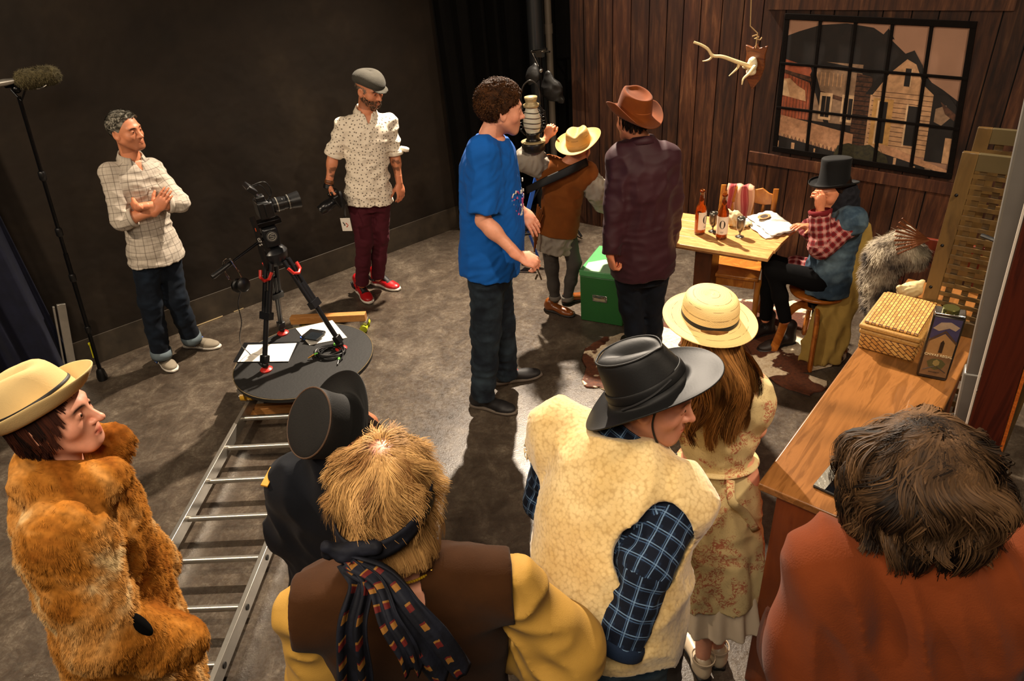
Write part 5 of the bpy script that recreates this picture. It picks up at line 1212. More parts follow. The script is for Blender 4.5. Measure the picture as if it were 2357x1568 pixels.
def hat(parent, h, prof, mat, name='hat', ell=1.2, mod=None, n=72, thick=.003, origin=(0, 0, 0), tilt=None, sub=1):
    A = h.ax if tilt is None else tilt; R, F, U = A; C = h.P(*origin); s = h.s; prof = np.array(prof, float); cap = prof[0, 0] < .001; prof[0, 0] = .008 if cap else prof[0, 0]; th = np.linspace(0, 2 * PI, n, endpoint=False); G = np.zeros((n, len(prof), 3))
    for i, a in enumerate(th):
        for j, (r, z) in enumerate(prof):
            x, y, zz = r * math.cos(a), r * ell * math.sin(a), z
            if mod is not None: x, y, zz = mod(a, j, r, x, y, zz)
            G[i, j] = C + (R * x + F * y + U * zz) * s
    o = sheet(G, name, mat, parent, thick, uvs=(1, 1), closeu=True, cap=cap)
    if sub: m = o.modifiers.new('sub', 'SUBSURF'); m.levels = 1; m.render_levels = 1
    return o
# ------------------------------------------------------------------ garment materials
M_plaid = cloth('plaid_grey', plaid('#bcb1a2', [('u', .045, .08, .0, '#5c5148', .6), ('v', .045, .08, .3, '#5c5148', .6), ('u', .045, .05, .45, '#8a7c6e', .35), ('v', .045, .05, .8, '#8a7c6e', .35)]), .9, .08, 700, .1)
def dots(t):
    tc = t.t.nodes.new('ShaderNodeTexCoord'); vv = tc.outputs['UV']
    a = t.voro(38, 'F1', vv, .7, '2D'); m = t.ramp(a, [(.14, .9), (.21, 0)]); b = t.voro(52, 'F1', vv, 1.0, '2D'); m2 = t.ramp(b, [(.08, .5), (.14, 0)])
    return t.mix(m2, t.mix(m, '#e6dac6', '#5a4c40'), '#b08f6a')
M_dots = cloth('dotted_shirt', dots, .9, .06, 700, .1)
M_blue = cloth('blue_tshirt', '#0a54a8', .85, .12, 700, .12)
M_suede = cloth('brown_suede', '#7a4316', .92, .25, 500, .25)
M_grayshirt = cloth('grey_cotton', '#8f877a', .85, .15, 500, .1)
M_legging = cloth('grey_leggings', '#46423e', .9, .15, 600, .15)
M_maroon = cloth('maroon_shirt', '#34101b', .62, .15, 700, .35, .35)
def denimfn(c1, c2):
    def fn(t): return t.mix(t.ramp(t.noise(7, 5), [(.42, 0), (.7, .6)]), c1, c2)
    return fn
M_denim = cloth('indigo_denim', denimfn('#0c131d', '#182534'), .85, .2, 400, .1)
M_denim2 = cloth('washed_denim', denimfn('#121a24', '#36454f'), .85, .2, 400, .1)
M_denim3 = cloth('light_denim', denimfn('#2c3f50', '#6f8590'), .85, .25, 400, .1)
M_darkj = cloth('dark_jeans', denimfn('#0b1019', '#131d2b'), .85, .2, 400, .1)
M_burg = cloth('burgundy_chinos', '#481520', .85, .2, 500, .12)
M_bluepl = cloth('blue_plaid', plaid('#16243a', [('u', .034, .42, .0, '#0b1220', .9), ('v', .040, .42, .2, '#0b1220', .9), ('u', .034, .07, .5, '#6d8bab', .8), ('v', .040, .06, .7, '#6d8bab', .8), ('u', .034, .05, .36, '#4c6a90', .6), ('v', .040, .05, .54, '#4c6a90', .6)]), .9, .1, 500, .1)
M_redpl = cloth('red_plaid', plaid('#7e1c20', [('u', .040, .30, .0, '#c09088', .5), ('v', .040, .30, .2, '#c09088', .5), ('u', .040, .3, .5, '#3c0a10', .5), ('v', .040, .3, .7, '#3c0a10', .5)]), .88, .1, 500, .1)
t = NT('sherpa'); v = t.obj(); w1 = t.voro(110, 'F1', v); n1 = t.noise(9, 4, v); c = t.mix(t.ramp(n1, [(.3, 0), (.7, 1)]), '#c9a96c', '#e2c993'); c = t.mix(t.ramp(w1, [(.45, 0), (.9, .45)]), c, '#8f6c34'); t.bump(w1, -1.0, .018); M_sherpa = t.out(c, .95, 0, Sheen_Weight=.4, Specular_IOR_Level=.15)
def floral(t):
    v = t.obj(); a = t.noise(9, 3, v, .5, 1.2); m = t.ramp(a, [(.50, 0), (.55, 1)]); b = t.noise(55, 4, v, .6, 2.5); f = t.math('MULTIPLY', m, t.ramp(b, [(.49, 0), (.53, .85)]))
    c_ = t.noise(26, 3, v, .5, 3.0); l = t.ramp(c_, [(.485, 0), (.5, .55), (.515, 0)]); c = t.mix(t.math('MULTIPLY', l, t.ramp(t.noise(7, 2, v), [(.42, 0), (.52, 1)])), '#c9b482', '#7a4c38'); return t.mix(f, c, '#a3523c')
M_floral = cloth('floral_dress', floral, .85, .08, 500, .15)
M_vestb = cloth('brown_velvet', '#38200d', .95, .25, 300, .35, .1)
M_yel = cloth('mustard_blouse', '#b0873a', .75, .15, 500, .25)
M_rust = cloth('rust_knit', '#6c3010', .92, .18, 260, .35, .15, .4)
M_navyc = cloth('navy_wool', '#0c0f16', .9, .2, 400, .15)
M_lea = simple('black_leather', '#0c0c0d', .56, 0, .2, 12, .12, 160, .002, Specular_IOR_Level=.28)
M_leaboot = simple('dark_boot_leather', '#241915', .58, 0, .35, 14, .25, 120, .002)
M_felt_br = cloth('rust_felt', '#683006', .95, .22, 300, .4)
M_felt_cr = cloth('cream_felt', '#cdb17a', .95, .08, 300, .35)
M_felt_bk = cloth('black_felt', '#060607', .8, .2, 300, .3)
M_kepi = cloth('dusty_black', '#121110', .7, .3, 200, .2)
M_tweed = cloth('grey_tweed', '#47443d', .95, .35, 120, .3, .15, .5)
M_band = cloth('black_ribbon', '#0d0c0d', .55, .1, 200, .3, .4)
def strawm(name, c1, c2):
    t = NT(name); tc = t.t.nodes.new('ShaderNodeTexCoord'); sp = t.t.nodes.new('ShaderNodeSeparateXYZ'); t.t.links.new(tc.outputs['UV'], sp.inputs[0])
    z = t.math('ABSOLUTE', t.math('SUBTRACT', t.math('FRACT', t.math('MULTIPLY', sp.outputs[0], 70)), .5)); f = t.math('FRACT', t.math('ADD', t.math('MULTIPLY', sp.outputs[1], 44), t.math('MULTIPLY', z, 1.2)))
    m = t.math('ABSOLUTE', t.math('SUBTRACT', f, .5)); seam = stripe(t, sp.outputs[1], .115, .05, .1); n = t.noise(30, 4)
    c = t.mix(t.ramp(m, [(.25, 0), (.5, .55)]), c1, c2); c = t.mix(t.math('MULTIPLY', seam, t.ramp(n, [(.42, 0), (.5, .9)])), c, '#5a3e18'); t.bump(m, .3, .002); return t.out(c, .7)
M_straw = strawm('boater_straw', '#e0c182', '#c9a35a'); M_straw2 = strawm('cowboy_straw', '#b8904e', '#94682e')
M_white = simple('white_rubber', '#cfc8bc', .5); M_dsole = simple('dark_sole', '#16120f', .6); M_shored = simple('red_leather', '#a3141a', .35); M_shobk = simple('black_suede', '#141214', .6)
M_shogr = cloth('grey_suede', '#8d8372', .9, .2, 300); M_lacew = simple('pale_lace', '#b8a8a0', .8); M_lacer = simple('red_lace', '#b5271e', .7); M_laceb = simple('black_lace', '#0f0e10', .7)
def X3(a): return [a]
wr = waves
FWD = lambda a: V(math.cos(math.radians(a)), math.sin(math.radians(a)), 0)
# ================================================================== plaid shirt man by the dark wall
r0 = 4.80
f = lambda x, y, d=0: J(x, y, r0 + d)
hR_, tR_, hL_, tL_ = Z(364, 826, 0), Z(404, 856, 0), Z(428, 797, 0), Z(496, 800, 0)
P = Person('person in pale checked shirt with folded arms standing against the dark wall', dict(nk=f(303, 366), pv=f(354, 566), sR=f(255, 400, -.05), sL=f(350, 388, .07), eR=f(280, 508, -.13), wR=f(358, 486, -.19), eL=f(414, 466, -.13), wL=f(318, 477, -.20),
    kR=f(346, 695, -.04), kL=f(406, 688, .0), aR=f(371, 812, -.03), aL=f(440, 776, .06)), .97)
H = Head(f(289, 301, -.02), FWD(-18), V(-.12, .05, 1), .97)
P.body(H, SKIN, hvox=.0032, lips=.5, stubble=.6, brow='#2a1c12', hands=[dict(q='R', d=f(393, 432, -.20) - P.k['wR'], n=V(.1, 1, .1), curl=.14), dict(q='L', d=f(290, 482, .06) - P.k['wL'], n=V(.2, 1, 0), curl=.2)])
sd = P.top('shirt', M_plaid, [(-.26, .186, .150), (-.05, .176, .140), (.15, .152, .12), (.3, .145, .112), (.55, .152, .115), (.78, .165, .115), (.90, .135, .095), (1.0, .070, .066)], [('R', (.060, .058, .052), .34), ('L', (.060, .058, .052), .28)], vox=.007,
    dsp=[wr(.006, .11, [P.R + P.U, P.U, P.R * -1 + P.U], seed=11, spread=.3)], cuts=[(P.k['pv'] - P.U * .10, -P.U)])
sd.cap(P.k['nk'] + P.F * .04 + P.U * .04, P.k['nk'] + P.F * .085 - P.U * .05, .034, .012, .008, sub=True); sh = sd.build('shirt', M_plaid, P.r)
for q, a, b, r_c in (('R', .27, .38, .056), ('L', .20, .32, .056)): P.cuff(q, a, b, r_c, M_plaid, sh)
nk = P.k['nk']
def collar(P, parent, mat, r=.066, h=.035, drop=.05, op=.5, n=40, tiltf=.02, cen=None):
    c = P.k['nk'] if cen is None else cen; G = np.zeros((n, 5, 3))
    for i in range(n):
        a = PI / 2 + op / 2 + (2 * PI - op) * i / (n - 1); fr = max(0, math.sin(a)); e = abs(i / (n - 1) - .5) * 2
        o = P.R * math.cos(a) + P.F * math.sin(a)
        for j, (rr, zz) in enumerate(((r * .93, 0), (r * .97, h * .8), (r * 1.03, h), (r * 1.16, h * .35), (r * 1.30, -drop * (.25 + .75 * e**4)))):
            G[i, j] = c + o * rr * P.s + P.U * (zz - tiltf * (math.sin(a) + .3)) * P.s
    return sheet(G, 'collar', mat, parent, .004)
collar(P, sh, M_plaid, .066, .034, .020, 1.1, cen=nk + P.U * .006)
mb = MB()
for i in range(6): mb.sph(P.k['pv'] + P.U * (-.03 + .085 * i) + P.F * (.125 - .001 * i), .0055, 5)
mb.build('buttons', M_white, sh)
P.trousers('jeans', M_denim, (.086, .073, .066, .064), bottom=-.01, hips=(.134, .095), dsp=[wr(.005, .10, [UP], seed=12, spread=.5)])
for q in 'RL':
    a = P.k['a' + q]; d = nrm(P.k['k' + q] - a); MB().lathe([(.05, -.025), (.066, -.024), (.070, .0), (.068, .035), (.060, .036)], a + d * -.01, d, n=28).build('cuff', simple('jean_cuff', '#5f6d74', .8, 0, .2), P.r, smooth=True)
for h_, t_ in ((hR_, tR_), (hL_, tL_)):
    up, Q = shoe(P, 'R', h_, t_, M_shogr, M_white, .29, M_lace=M_lacew)
    for s_ in (-1, 1): MB().tube([Q(s_ * .046, .085, .035), Q(s_ * .041, .10, .065), Q(s_ * .046, .115, .035), Q(s_ * .041, .13, .06)], .005, 6).build('side_stripe', simple('shoe_blue', '#1f4fa8', .6), up)
mk = lambda q, d: (q[:, 2] > .015 - .9 * np.clip(-.02 - q[:, 1], -.06, .07)) & ~((q[:, 1] > .045) & (q[:, 2] < .075))
rt, nn, q = scalp(H, 3600, mk, 3); hair_cap(H, 'hair', hair_mat('salt_pepper', '#3a352c', '#a8a294'), P.r, 1.04, [((0, .052, .05), (0, 1, -.55)), ((0, .02, .0), (0, 1, -1.3)), ((0, 0, -.045), (0, 0, -1))])
strands('hair', rt, nn, nn * .35 + H.D(0, .6, -.05), hair_mat('salt_pepper', '#16120e', '#8a8478'), P.r, .024, 4, .0022, curl=.12, cf=60, seed=4, coll=[(H.P(*SCC), H.ax, SCR * 1.02)], coh=.4)
# ================================================================== man in flat cap holding a camera
r0 = 5.06
hR_, tR_, hL_, tL_ = Z(826, 668, 0), Z(853, 699, 0), Z(860, 652, 0), Z(916, 668, 0)
P = Person('person in white patterned shirt, flat cap and burgundy trousers holding a camera', dict(nk=f(842, 258), pv=f(848, 440), sR=f(790, 290, -.02), sL=f(896, 282, .03), eR=f(767, 356, -.02), wR=f(757, 424, -.06), eL=f(908, 352, .03), wL=f(919, 420, .0),
    kR=f(838, 555, -.03), kL=f(876, 545, .03), aR=f(833, 655, -.05), aL=f(870, 640, .05)), .985, 1.0)
H = Head(f(850, 205, -.02), FWD(-38) * .93 + UP * -.30, UP, 1.0)
P.body(H, SKIN, hvox=.0032, lips=.5, stubble=.75, brow='#1a120c', hands=[dict(q='R', d=V(.15, -.25, -1), n=V(1, .2, .1), curl=.55, tcurl=.4), dict(q='L', d=V(0, -.1, -1), n=V(-.6, .6, 0), curl=.32)])
def ink(o, c, r, seed):                      # tattoo: darker skin in a small figured patch
    me = o.data; n = len(me.vertices); co = np.zeros(n * 3, np.float32); me.vertices.foreach_get('co', co); co = co.reshape(-1, 3) + ORG[o.name]; a = me.color_attributes['col']; k = np.zeros(n * 4, np.float32); a.data.foreach_get('color', k); k = k.reshape(-1, 4)
    m = (np.linalg.norm((co - c) / np.array(r), axis=1) < 1) & (waves(1, .045, seed=seed, ridge=False)(co) > -.1); k[m, :3] *= .35; a.data.foreach_set('color', k.ravel())
ink(P.bodyo, P.k['eL'] * .6 + P.k['wL'] * .4 - V(.0, .03, 0), (.035, .05, .06), 5); ink(P.bodyo, P.k['eR'] * .45 + P.k['wR'] * .55 + V(.02, -.02, 0), (.03, .05, .045), 6)
sd = P.top('shirt', M_dots, [(-.2, .185, .148), (0, .178, .142), (.3, .158, .128), (.55, .160, .125), (.78, .172, .120), (.90, .138, .095), (1.0, .072, .068)], [('R', (.056, .060), -1.0), ('L', (.056, .060), -1.0)], vox=.007,
    dsp=[wr(.009, .13, [P.R + P.U, P.U, P.R * -1 + P.U], seed=21, spread=.3)], cuts=[(P.k['pv'] - P.U * .075, -P.U)])
sd.cap(P.k['nk'] + P.F * .04 + P.U * .04, P.k['nk'] + P.F * .09 - P.U * .06, .036, .012, .008, sub=True); sh = sd.build('shirt', M_dots, P.r)
for q in 'RL': P.cuff(q, .90, 1.05, .062, M_dots, sh, upper=True)
a = P.k['eL'] + V(.05, 0, .03); MB().tube([a, a + V(.04, -.01, -.01), a + V(.06, -.01, -.015)], [.018, .02, .014], 10).build('rolled_sleeve', M_dots, sh, smooth=True)
collar(P, sh, M_dots, .068, .030, .026, 1.4, cen=P.k['nk'] + P.U * .006)
mb = MB()
for i in range(6): mb.sph(P.k['pv'] + P.U * (-.03 + .085 * i) + P.F * (.140 - .002 * i), .0055, 5)
mb.build('buttons', M_white, sh)
P.trousers('trousers', M_burg, (.090, .064, .056, .052), bottom=.0, hips=(.145, .105), dsp=[wr(.005, .09, [UP], seed=22, spread=.5)])
for h_, t_ in ((hR_, tR_), (hL_, tL_)):
    up, Q = shoe(P, 'R', h_, t_, M_shored, M_white, .30, M_lace=M_laceb, high=.04, M_tongue=M_shobk)
    sd = SDF(.005); fx = nrm((t_ - h_) * V(1, 1, 0)); sd.ell(Q(0, .19, .045), (.036, .042, .022), [V(fx[1], -fx[0], 0), nrm(fx - UP * .3), nrm(UP + fx * .3)], .01); sd.build('black_vamp', M_shobk, up)
    MB().tube([Q(-.043, .0, .085), Q(-.045, .03, .06), Q(-.044, .07, .06)], .010, 6).tube([Q(.043, .0, .085), Q(.046, .03, .06), Q(.045, .07, .06)], .010, 6).build('black_panel', M_shobk, up)
wR = P.k['wR']; MB().lathe([(.030, 0), (.033, .004), (.033, .022), (.030, .026)], P.k['eR'] + (wR - P.k['eR']) * .86, wR - P.k['eR'], n=20).build('wrist_strap', simple('brown_strap', '#5f3513', .5), P.r)
MB().lathe([(.031, 0), (.036, .004), (.036, .03), (.031, .034)], P.k['eR'] + (wR - P.k['eR']) * 1.0, wR - P.k['eR'], n=20).build('camera_strap', M_blk, P.r)
mk = lambda q, d: (q[:, 2] > -.015) & (q[:, 2] < .03) & (q[:, 1] < .045)
rt, nn, q = scalp(H, 900, mk, 3); strands('hair', rt, nn, nn * .5 + H.D(0, .2, -.6), hair_mat('short_grey', '#3a2f26', '#7a7064'), P.r, .012, 2, .002, seed=4)
rs = np.random.RandomState(5); bv = []
sd = H.sdf(.006, detail=False, ears=False); vv, QQ = sd.mesh(); Nn = vnorm(vv, QQ); lc = H.loc(vv); m = (lc[:, 2] < -.045 - .3 * np.clip(.06 - lc[:, 1], 0, .08) * -1) & (lc[:, 1] > -.01) & (lc[:, 2] > -.125) & ~((np.abs(lc[:, 0]) < .02) & (np.abs(lc[:, 2] + .068) < .008))
ii = rs.choice(np.where(m)[0], 2200); strands('beard', vv[ii] + rs.normal(0, .002, (2200, 3)), Nn[ii], Nn[ii] * .6 + H.D(0, .2, -.8), hair_mat('beard', '#1a130e', '#5a4a3a'), P.r, .008, 2, .0014, seed=6)
def capmod(a, j, r, x, y, z):
    fr = math.sin(a); k = r / .10
    y2 = y + (.012 if fr > 0 else -.004) ; z2 = z - .030 * max(0, fr)**2 * k * k * .9 + .006 * (1 - abs(fr)); return x, y2, z2
cp = hat(P.r, H, [(0.0001, .125), (.03, .127), (.06, .121), (.085, .105), (.098, .080), (.099, .060), (.090, .048), (.080, .044)], M_tweed, 'flat_cap', 1.17, capmod, origin=(0, -.006, -.004), tilt=[H.R, nrm(H.F + H.U * .10), nrm(H.U - H.F * .10)], thick=.004)
sd = SDF(.005); c = H.P(0, .098, .040); sd.ell(c, (.066, .052, .007), [H.R, nrm(H.F - H.U * .35), nrm(H.U + H.F * .35)], .005); sd.build('peak', M_tweed, cp); MB().sph(H.P(0, -.01, .116), .009, 6).build('cap_button', M_tweed, cp)
# camera in his hand
hc = P.k['wR'] + V(.05, -.03, -.10); lx = nrm(V(-.75, -.35, -.35)); ly = nrm(np.cross(UP, lx))
r_ = empty('stills_camera', hc - UP * .07, 'black stills camera with lens held in the flat-capped man\'s right hand', 'camera')
MB().box(hc, (.07, .15, .10), lx, ly).box(hc + np.cross(lx, ly) * .055, (.05, .06, .035), lx, ly).box(hc - ly * .06 + lx * .02, (.05, .03, .10), lx, ly).build('body', M_blk, r_, bevel=.010)
MB().lathe([(0, 0), (.036, 0), (.038, .04), (.041, .045), (.041, .10), (.037, .105), (.036, .13), (.0, .128)], hc + lx * .03, lx, n=28).build('lens', simple('lens_black', '#1a1a1b', .28, .3), r_)
MB().tube(smooth_path([hc + ly * .07 + UP * .03, hc + ly * .13 + UP * .09, hc + ly * .14 - UP * .02, hc + ly * .10 - UP * .11], 14), .012, 8, flat=.2).build('strap', M_blk, r_)
q = J(797, 517, 4.85); r_ = empty('badge', q - UP * .05, 'small white pass card with red print hanging by the burgundy trousers', 'badge')
MB().box(q, (.075, .004, .10), (.98, -.2, 0), (.2, .98, 0)).build('card', M_paper, r_, bevel=.001); n_ = nrm(V(-.2, -.98, 0))
MB().tube([q + n_ * .003 + V(-.02, 0, .02), q + n_ * .003 + V(-.008, 0, -.002), q + n_ * .003 + V(-.016, 0, -.004)], .003, 5).build('black_mark', M_ink, r_); MB().tube([q + n_ * .003 + V(0, 0, .012), q + n_ * .003 + V(.016, 0, -.004), q + n_ * .003 + V(.0, 0, -.018)], .004, 5).build('red_mark', simple('badge_red', '#c2452e', .6), r_)
MB().tube([q + UP * .05, q + V(-.005, .02, .15)], .003, 5).build('cord', M_blk, r_)
# ================================================================== man in the blue T-shirt
r0 = 3.36
hR_, tR_, hL_, tL_ = Z(1086, 932, 0), Z(1186, 952, 0), Z(1143, 884, 0), Z(1234, 866, 0)
P = Person('person in bright blue T-shirt and jeans with curly brown hair seen from the side', dict(nk=f(1128, 312), pv=f(1128, 590), sR=f(1112, 350, -.17), sL=f(1136, 338, .17), eR=f(1112, 508, -.20), wR=f(1192, 588, -.27), eL=f(1165, 470, .22), wL=f(1196, 480, .10),
    kR=f(1118, 765, -.07), kL=f(1152, 745, .09), aR=f(1112, 905, -.10), aL=f(1165, 855, .12)), 1.04, 1.08)
H = Head(f(1154, 251, .0), nrm(V(.97, .16, -.14)), V(.05, 0, 1), 1.0)
P.body(H, SKIN2, vox=.009, hvox=.0032, lips=.6, stubble=.5, blush=.35, brow='#2a1c12', hands=[dict(q='R', d=V(.9, -.1, -.45), n=V(-.3, .5, -.8), s=1.0, curl=.85, tcurl=.8), dict(q='L', d=V(.5, -.45, -.55), n=V(-.2, .6, -.6), s=1.0, curl=.25)])
sd = P.top('t_shirt', M_blue, [(-.2, .172, .142, .00), (0, .172, .146, .0), (.2, .166, .150, .01), (.4, .162, .146, .01), (.6, .164, .138, .0), (.78, .172, .125, -.005), (.90, .145, .105), (.97, .085, .08)], [('R', (.070, .078), -.86), ('L', (.070, .075), -.84)], vox=.007, k=.045,
    dsp=[wr(.006, .16, [P.R, P.F, P.R + P.F], seed=31, spread=.25), wr(.003, .07, [P.R + P.U, P.F - P.U], seed=33, spread=.4)], cuts=[(P.k['pv'] - P.U * .075, -P.U)])
ts = sd.build('t_shirt', M_blue, P.r)
MB().tube([P.k['nk'] - P.U * .024 + (P.R * math.cos(a) * .066 + P.F * (math.sin(a) * .062) - P.U * .018 * math.sin(a)) * 1.05 for a in np.linspace(0, 2 * PI, 33)[:-1]], .008, 8, closed=True).build('neckband', M_blue, ts, smooth=True)
q0 = P.k['pv'] + P.U * .30 * 1; mb = MB(); rs = random.Random(3)
mw = [M_white, simple('print_pink', '#b04a80', .7), simple('print_navy', '#2c3f86', .7)]
def surf_pt(x, z):   # point on the shirt front
    th = x; return P.k['pv'] + P.U * z + P.F * (.166 * math.cos(th) * 1.0 + .004) + P.R * (.180 * math.sin(th))
for i in range(90):
    x = rs.uniform(-.5, .85); z = .15 + rs.random() * .25; mb.mi(rs.choice([0, 0, 1, 2])); p0 = surf_pt(x, z); p1 = surf_pt(x + rs.uniform(-.12, .12), z + rs.uniform(-.02, .03)); mb.tube([p0, (p0 + p1) / 2 + P.U * .008, p1], .004, 5)
mb.build('chest_print', mw, ts)
P.trousers('jeans', M_denim2, (.096, .080, .070, .068), bottom=-.03, dsp=[wr(.006, .11, [UP, UP + P.F * .4], seed=32, spread=.4)], hips=(.140, .110))
for h_, t_ in ((hR_, tR_), (hL_, tL_)): shoe(P, 'R', h_, t_, M_shobk, simple('grey_sole', '#5c5248', .7), .30, M_lace=M_lacer)
k_ = P.k['wR'] + V(.09, -.03, -.10); kr = empty('key', k_, 'small dark keys dangling from the blue-shirted man\'s fist', 'keys'); MB().tube([k_ + V(.0, 0, .03), k_ + V(.01, 0, 0), k_ + V(.018, 0, -.03)], .004, 6).tube([k_, k_ + V(-.012, 0, -.025)], .005, 6).build('key_blade', simple('key_metal', '#4a3f30', .4, .6), kr)
mk = lambda q, d: (q[:, 1] < .062) & ~((q[:, 1] > -.03) & (q[:, 2] < .02)) & ~((q[:, 1] > .01) & (q[:, 2] < .035)) & (q[:, 2] > -.045)
M_curl = hair_mat('brown_curls', '#1c0f07', '#4a2c14')
hair_cap(H, 'hair', M_curl, P.r, 1.22, [((0, .072, .05), (0, 1, -.45)), ((0, -.004, -.0), (0, 1, -1.2)), ((0, 0, -.055), (0, 0, -1))], dsp=wr(.014, .035, seed=8))
rt, nn, q = scalp(H, 6500, mk, 5, 1.18); strands('hair', rt, nn, nn, M_curl, P.r, .055, 9, .0020, curl=1.6, cf=230, seed=8, clump=.35)
# ================================================================== lantern bearer in straw hat and suede waistcoat
r0 = 4.42
hL_, tL_, hR_, tR_ = Z(1256, 712, 0), Z(1306, 726, 0), Z(1296, 700, 0), Z(1336, 690, 0)
P = Person('person in straw cowboy hat and brown suede waistcoat with a raised arm, seen from behind', dict(nk=f(1306, 378), pv=f(1284, 520), sL=f(1262, 392, .02), sR=f(1344, 405, -.02), eL=f(1212, 366, -.02), wL=f(1258, 318, .06), eR=f(1376, 440, -.02), wR=f(1396, 485, .10),
    kL=f(1270, 615, .02), kR=f(1322, 605, -.02), aL=f(1278, 695, .02), aR=f(1306, 685, .0)), .80, .98)
H = Head(f(1332, 344, .0), nrm(V(.55, .83, .0)), V(.15, 0, 1), .90)
P.body(H, SKIN, vox=.009, detail=False, hands=[dict(q='L', d=V(.35, .1, .9), n=V(.4, .6, 0), s=.95, curl=1.0, tcurl=.7)])
sd = P.top('shirt', M_grayshirt, [(-.42, .150, .13), (-.2, .165, .14), (0, .150, .13), (.3, .14, .12), (.6, .15, .12), (.85, .15, .11), (1.0, .08, .07)], [('L', (.080, .082, .060), .62), ('R', (.078, .080, .066), .7)], vox=.007, folds=(9, .06, .2, .05), dsp=[wr(.009, .08, seed=41)])
sh = sd.build('shirt', M_grayshirt, P.r)
sd = P.top('waistcoat', M_suede, [(-.10, .190, .155), (0, .185, .155), (.3, .172, .145), (.6, .178, .145), (.85, .178, .130), (.98, .11, .09), (1.03, .085, .07)], [('L', (.095, .085), -.22), ('R', (.095, .085), -.22)], vox=.007, dsp=[wr(.006, .13, seed=42)])
wc = sd.build('waistcoat', M_suede, P.r)
bpt = [P.k['pv'] + P.F * -.155 * .8 * 1 + P.R * x * .8 + P.U * z for x, z in ((.14, .33), (.05, .27), (-.08, .2), (-.2, .12))]
q = [J(1352, 372, 4.33), J(1325, 385, 4.28), J(1290, 402, 4.27), J(1250, 420, 4.28), J(1212, 438, 4.36)]
MB().tube(smooth_path(q, 20), .026, 10, flat=.14, up=nrm(V(.25, .3, 1))).build('shoulder_belt', M_lea, P.r, smooth=True)
fr = MB()
for i in range(5): fr.tube(smooth_path([J(1238 + i * 3, 470 + 6 * i, 4.33), J(1232 + i * 2, 520, 4.33), J(1230 + i * 2, 580 - i * 9, 4.34)], 8), .006, 5)
fr.build('fringe', M_suede, wc)
P.trousers('leggings', M_legging, (.088, .060, .052, .042), bottom=.0, dsp=[wr(.003, .05, [UP], seed=43)], hips=(.145, .125))
for q in 'RL': MB().lathe([(.040, 0), (.045, .005), (.045, .03), (.040, .035)], P.k['a' + q] * V(1, 1, 0) + UP * .09, UP, n=20).build('sock_band', simple('sock_grey', '#6a645c', .9), P.r, smooth=True)
M_clog = simple('tan_clog', '#8a4a1a', .3, 0, .5, 9)
for h_, t_ in ((hR_, tR_), (hL_, tL_)): shoe(P, 'R', h_, t_, M_clog, M_dsole, .25)
def cowmod(lift, pinch=.02, tiltb=0):
    def fn(a, j, r, x, y, z):
        if r < .095 and z > .07: z -= pinch * math.exp(-(x / .03)**2) * (1 if r < .07 else .4)
        if r > .10: k = ((r - .10) / .08); z += lift * k * k * abs(math.cos(a))**1.5; x *= 1 - .08 * k * abs(math.cos(a))
        return x, y, z
    return fn
T = [nrm(V(.93, -.30, .14)), None, None]; T[2] = nrm(V(-.20, -.12, 1)); T[0] = nrm(T[0] - T[2] * np.dot(T[0], T[2])); T[1] = np.cross(T[2], T[0])
ht = hat(P.r, H, [(.0001, .088), (.03, .090), (.055, .100), (.068, .098), (.076, .085), (.084, .04), (.090, .008), (.098, -.002), (.12, -.006), (.150, -.004), (.172, .004), (.176, .006)], M_straw2, 'straw_hat', 1.18, cowmod(.030, .026), origin=(0, -.01, .055), tilt=T, thick=.004)
rimm = MB(); 
# lantern
lc = J(1228, 335, 4.36) * V(1, 1, 0) + UP * J(1232, 345, 4.36)[2]; Hh = lambda z: lc + UP * z
r_ = empty('hurricane_lantern', lc, 'old hurricane lantern with pale glass and wire guard held up high', 'lantern')
M_lm = simple('lantern_metal', '#2a2622', .35, .6, .35, 20); M_lw = simple('worn_cream_metal', '#a8946a', .45, .2, .3, 15)
MB().lathe([(0, 0), (.070, 0), (.076, .006), (.076, .045), (.070, .055), (.045, .060), (.040, .085), (.046, .10), (.046, .115), (.0, .115)], lc, n=32).build('tank', M_lm, r_, smooth=True)
MB().lathe([(.050, .052), (.078, .054), (.078, .058), (.05, .062)], lc, n=32).build('tray', M_lw, r_, smooth=True)
t = NT('frosted_glass'); MATS['frosted_glass'] = t.out('#e6dfc8', .35, 0, Transmission_Weight=.35, IOR=1.3, Subsurface_Weight=.2)
MB().lathe([(.040, .112), (.050, .135), (.056, .17), (.054, .20), (.045, .235), (.036, .262), (.034, .27)], lc, n=32).build('globe', MATS['frosted_glass'], r_, smooth=True)
MB().lathe([(.036, .268), (.048, .270), (.050, .285), (.034, .292), (.036, .31), (.040, .315), (.040, .33), (.0, .335)], lc, n=32).build('chimney', M_lw, r_, smooth=True)
mb = MB()
for z, rr in ((.15, .062), (.18, .064), (.21, .060), (.24, .052)): mb.tube([Hh(z) + V(rr * math.cos(a), rr * math.sin(a), .004 * math.sin(2 * a)) for a in np.linspace(0, 2 * PI, 25)[:-1]], .0022, 5, closed=True)
for s_ in (-1, 1):
    mb.tube(smooth_path([Hh(.10) + V(s_ * .045, 0, 0), Hh(.14) + V(s_ * .082, 0, 0), Hh(.22) + V(s_ * .080, 0, 0), Hh(.28) + V(s_ * .045, 0, 0)], 12), .005, 7)
    for z in (.15, .19, .23): mb.tube([Hh(z) + V(s_ * (.072 + .014 * math.cos(a)), 0, .012 * math.sin(a)) for a in np.linspace(0, 2 * PI, 13)[:-1]], .0022, 5, closed=True)
mb.build('wire_guard', M_lm, r_, smooth=True)
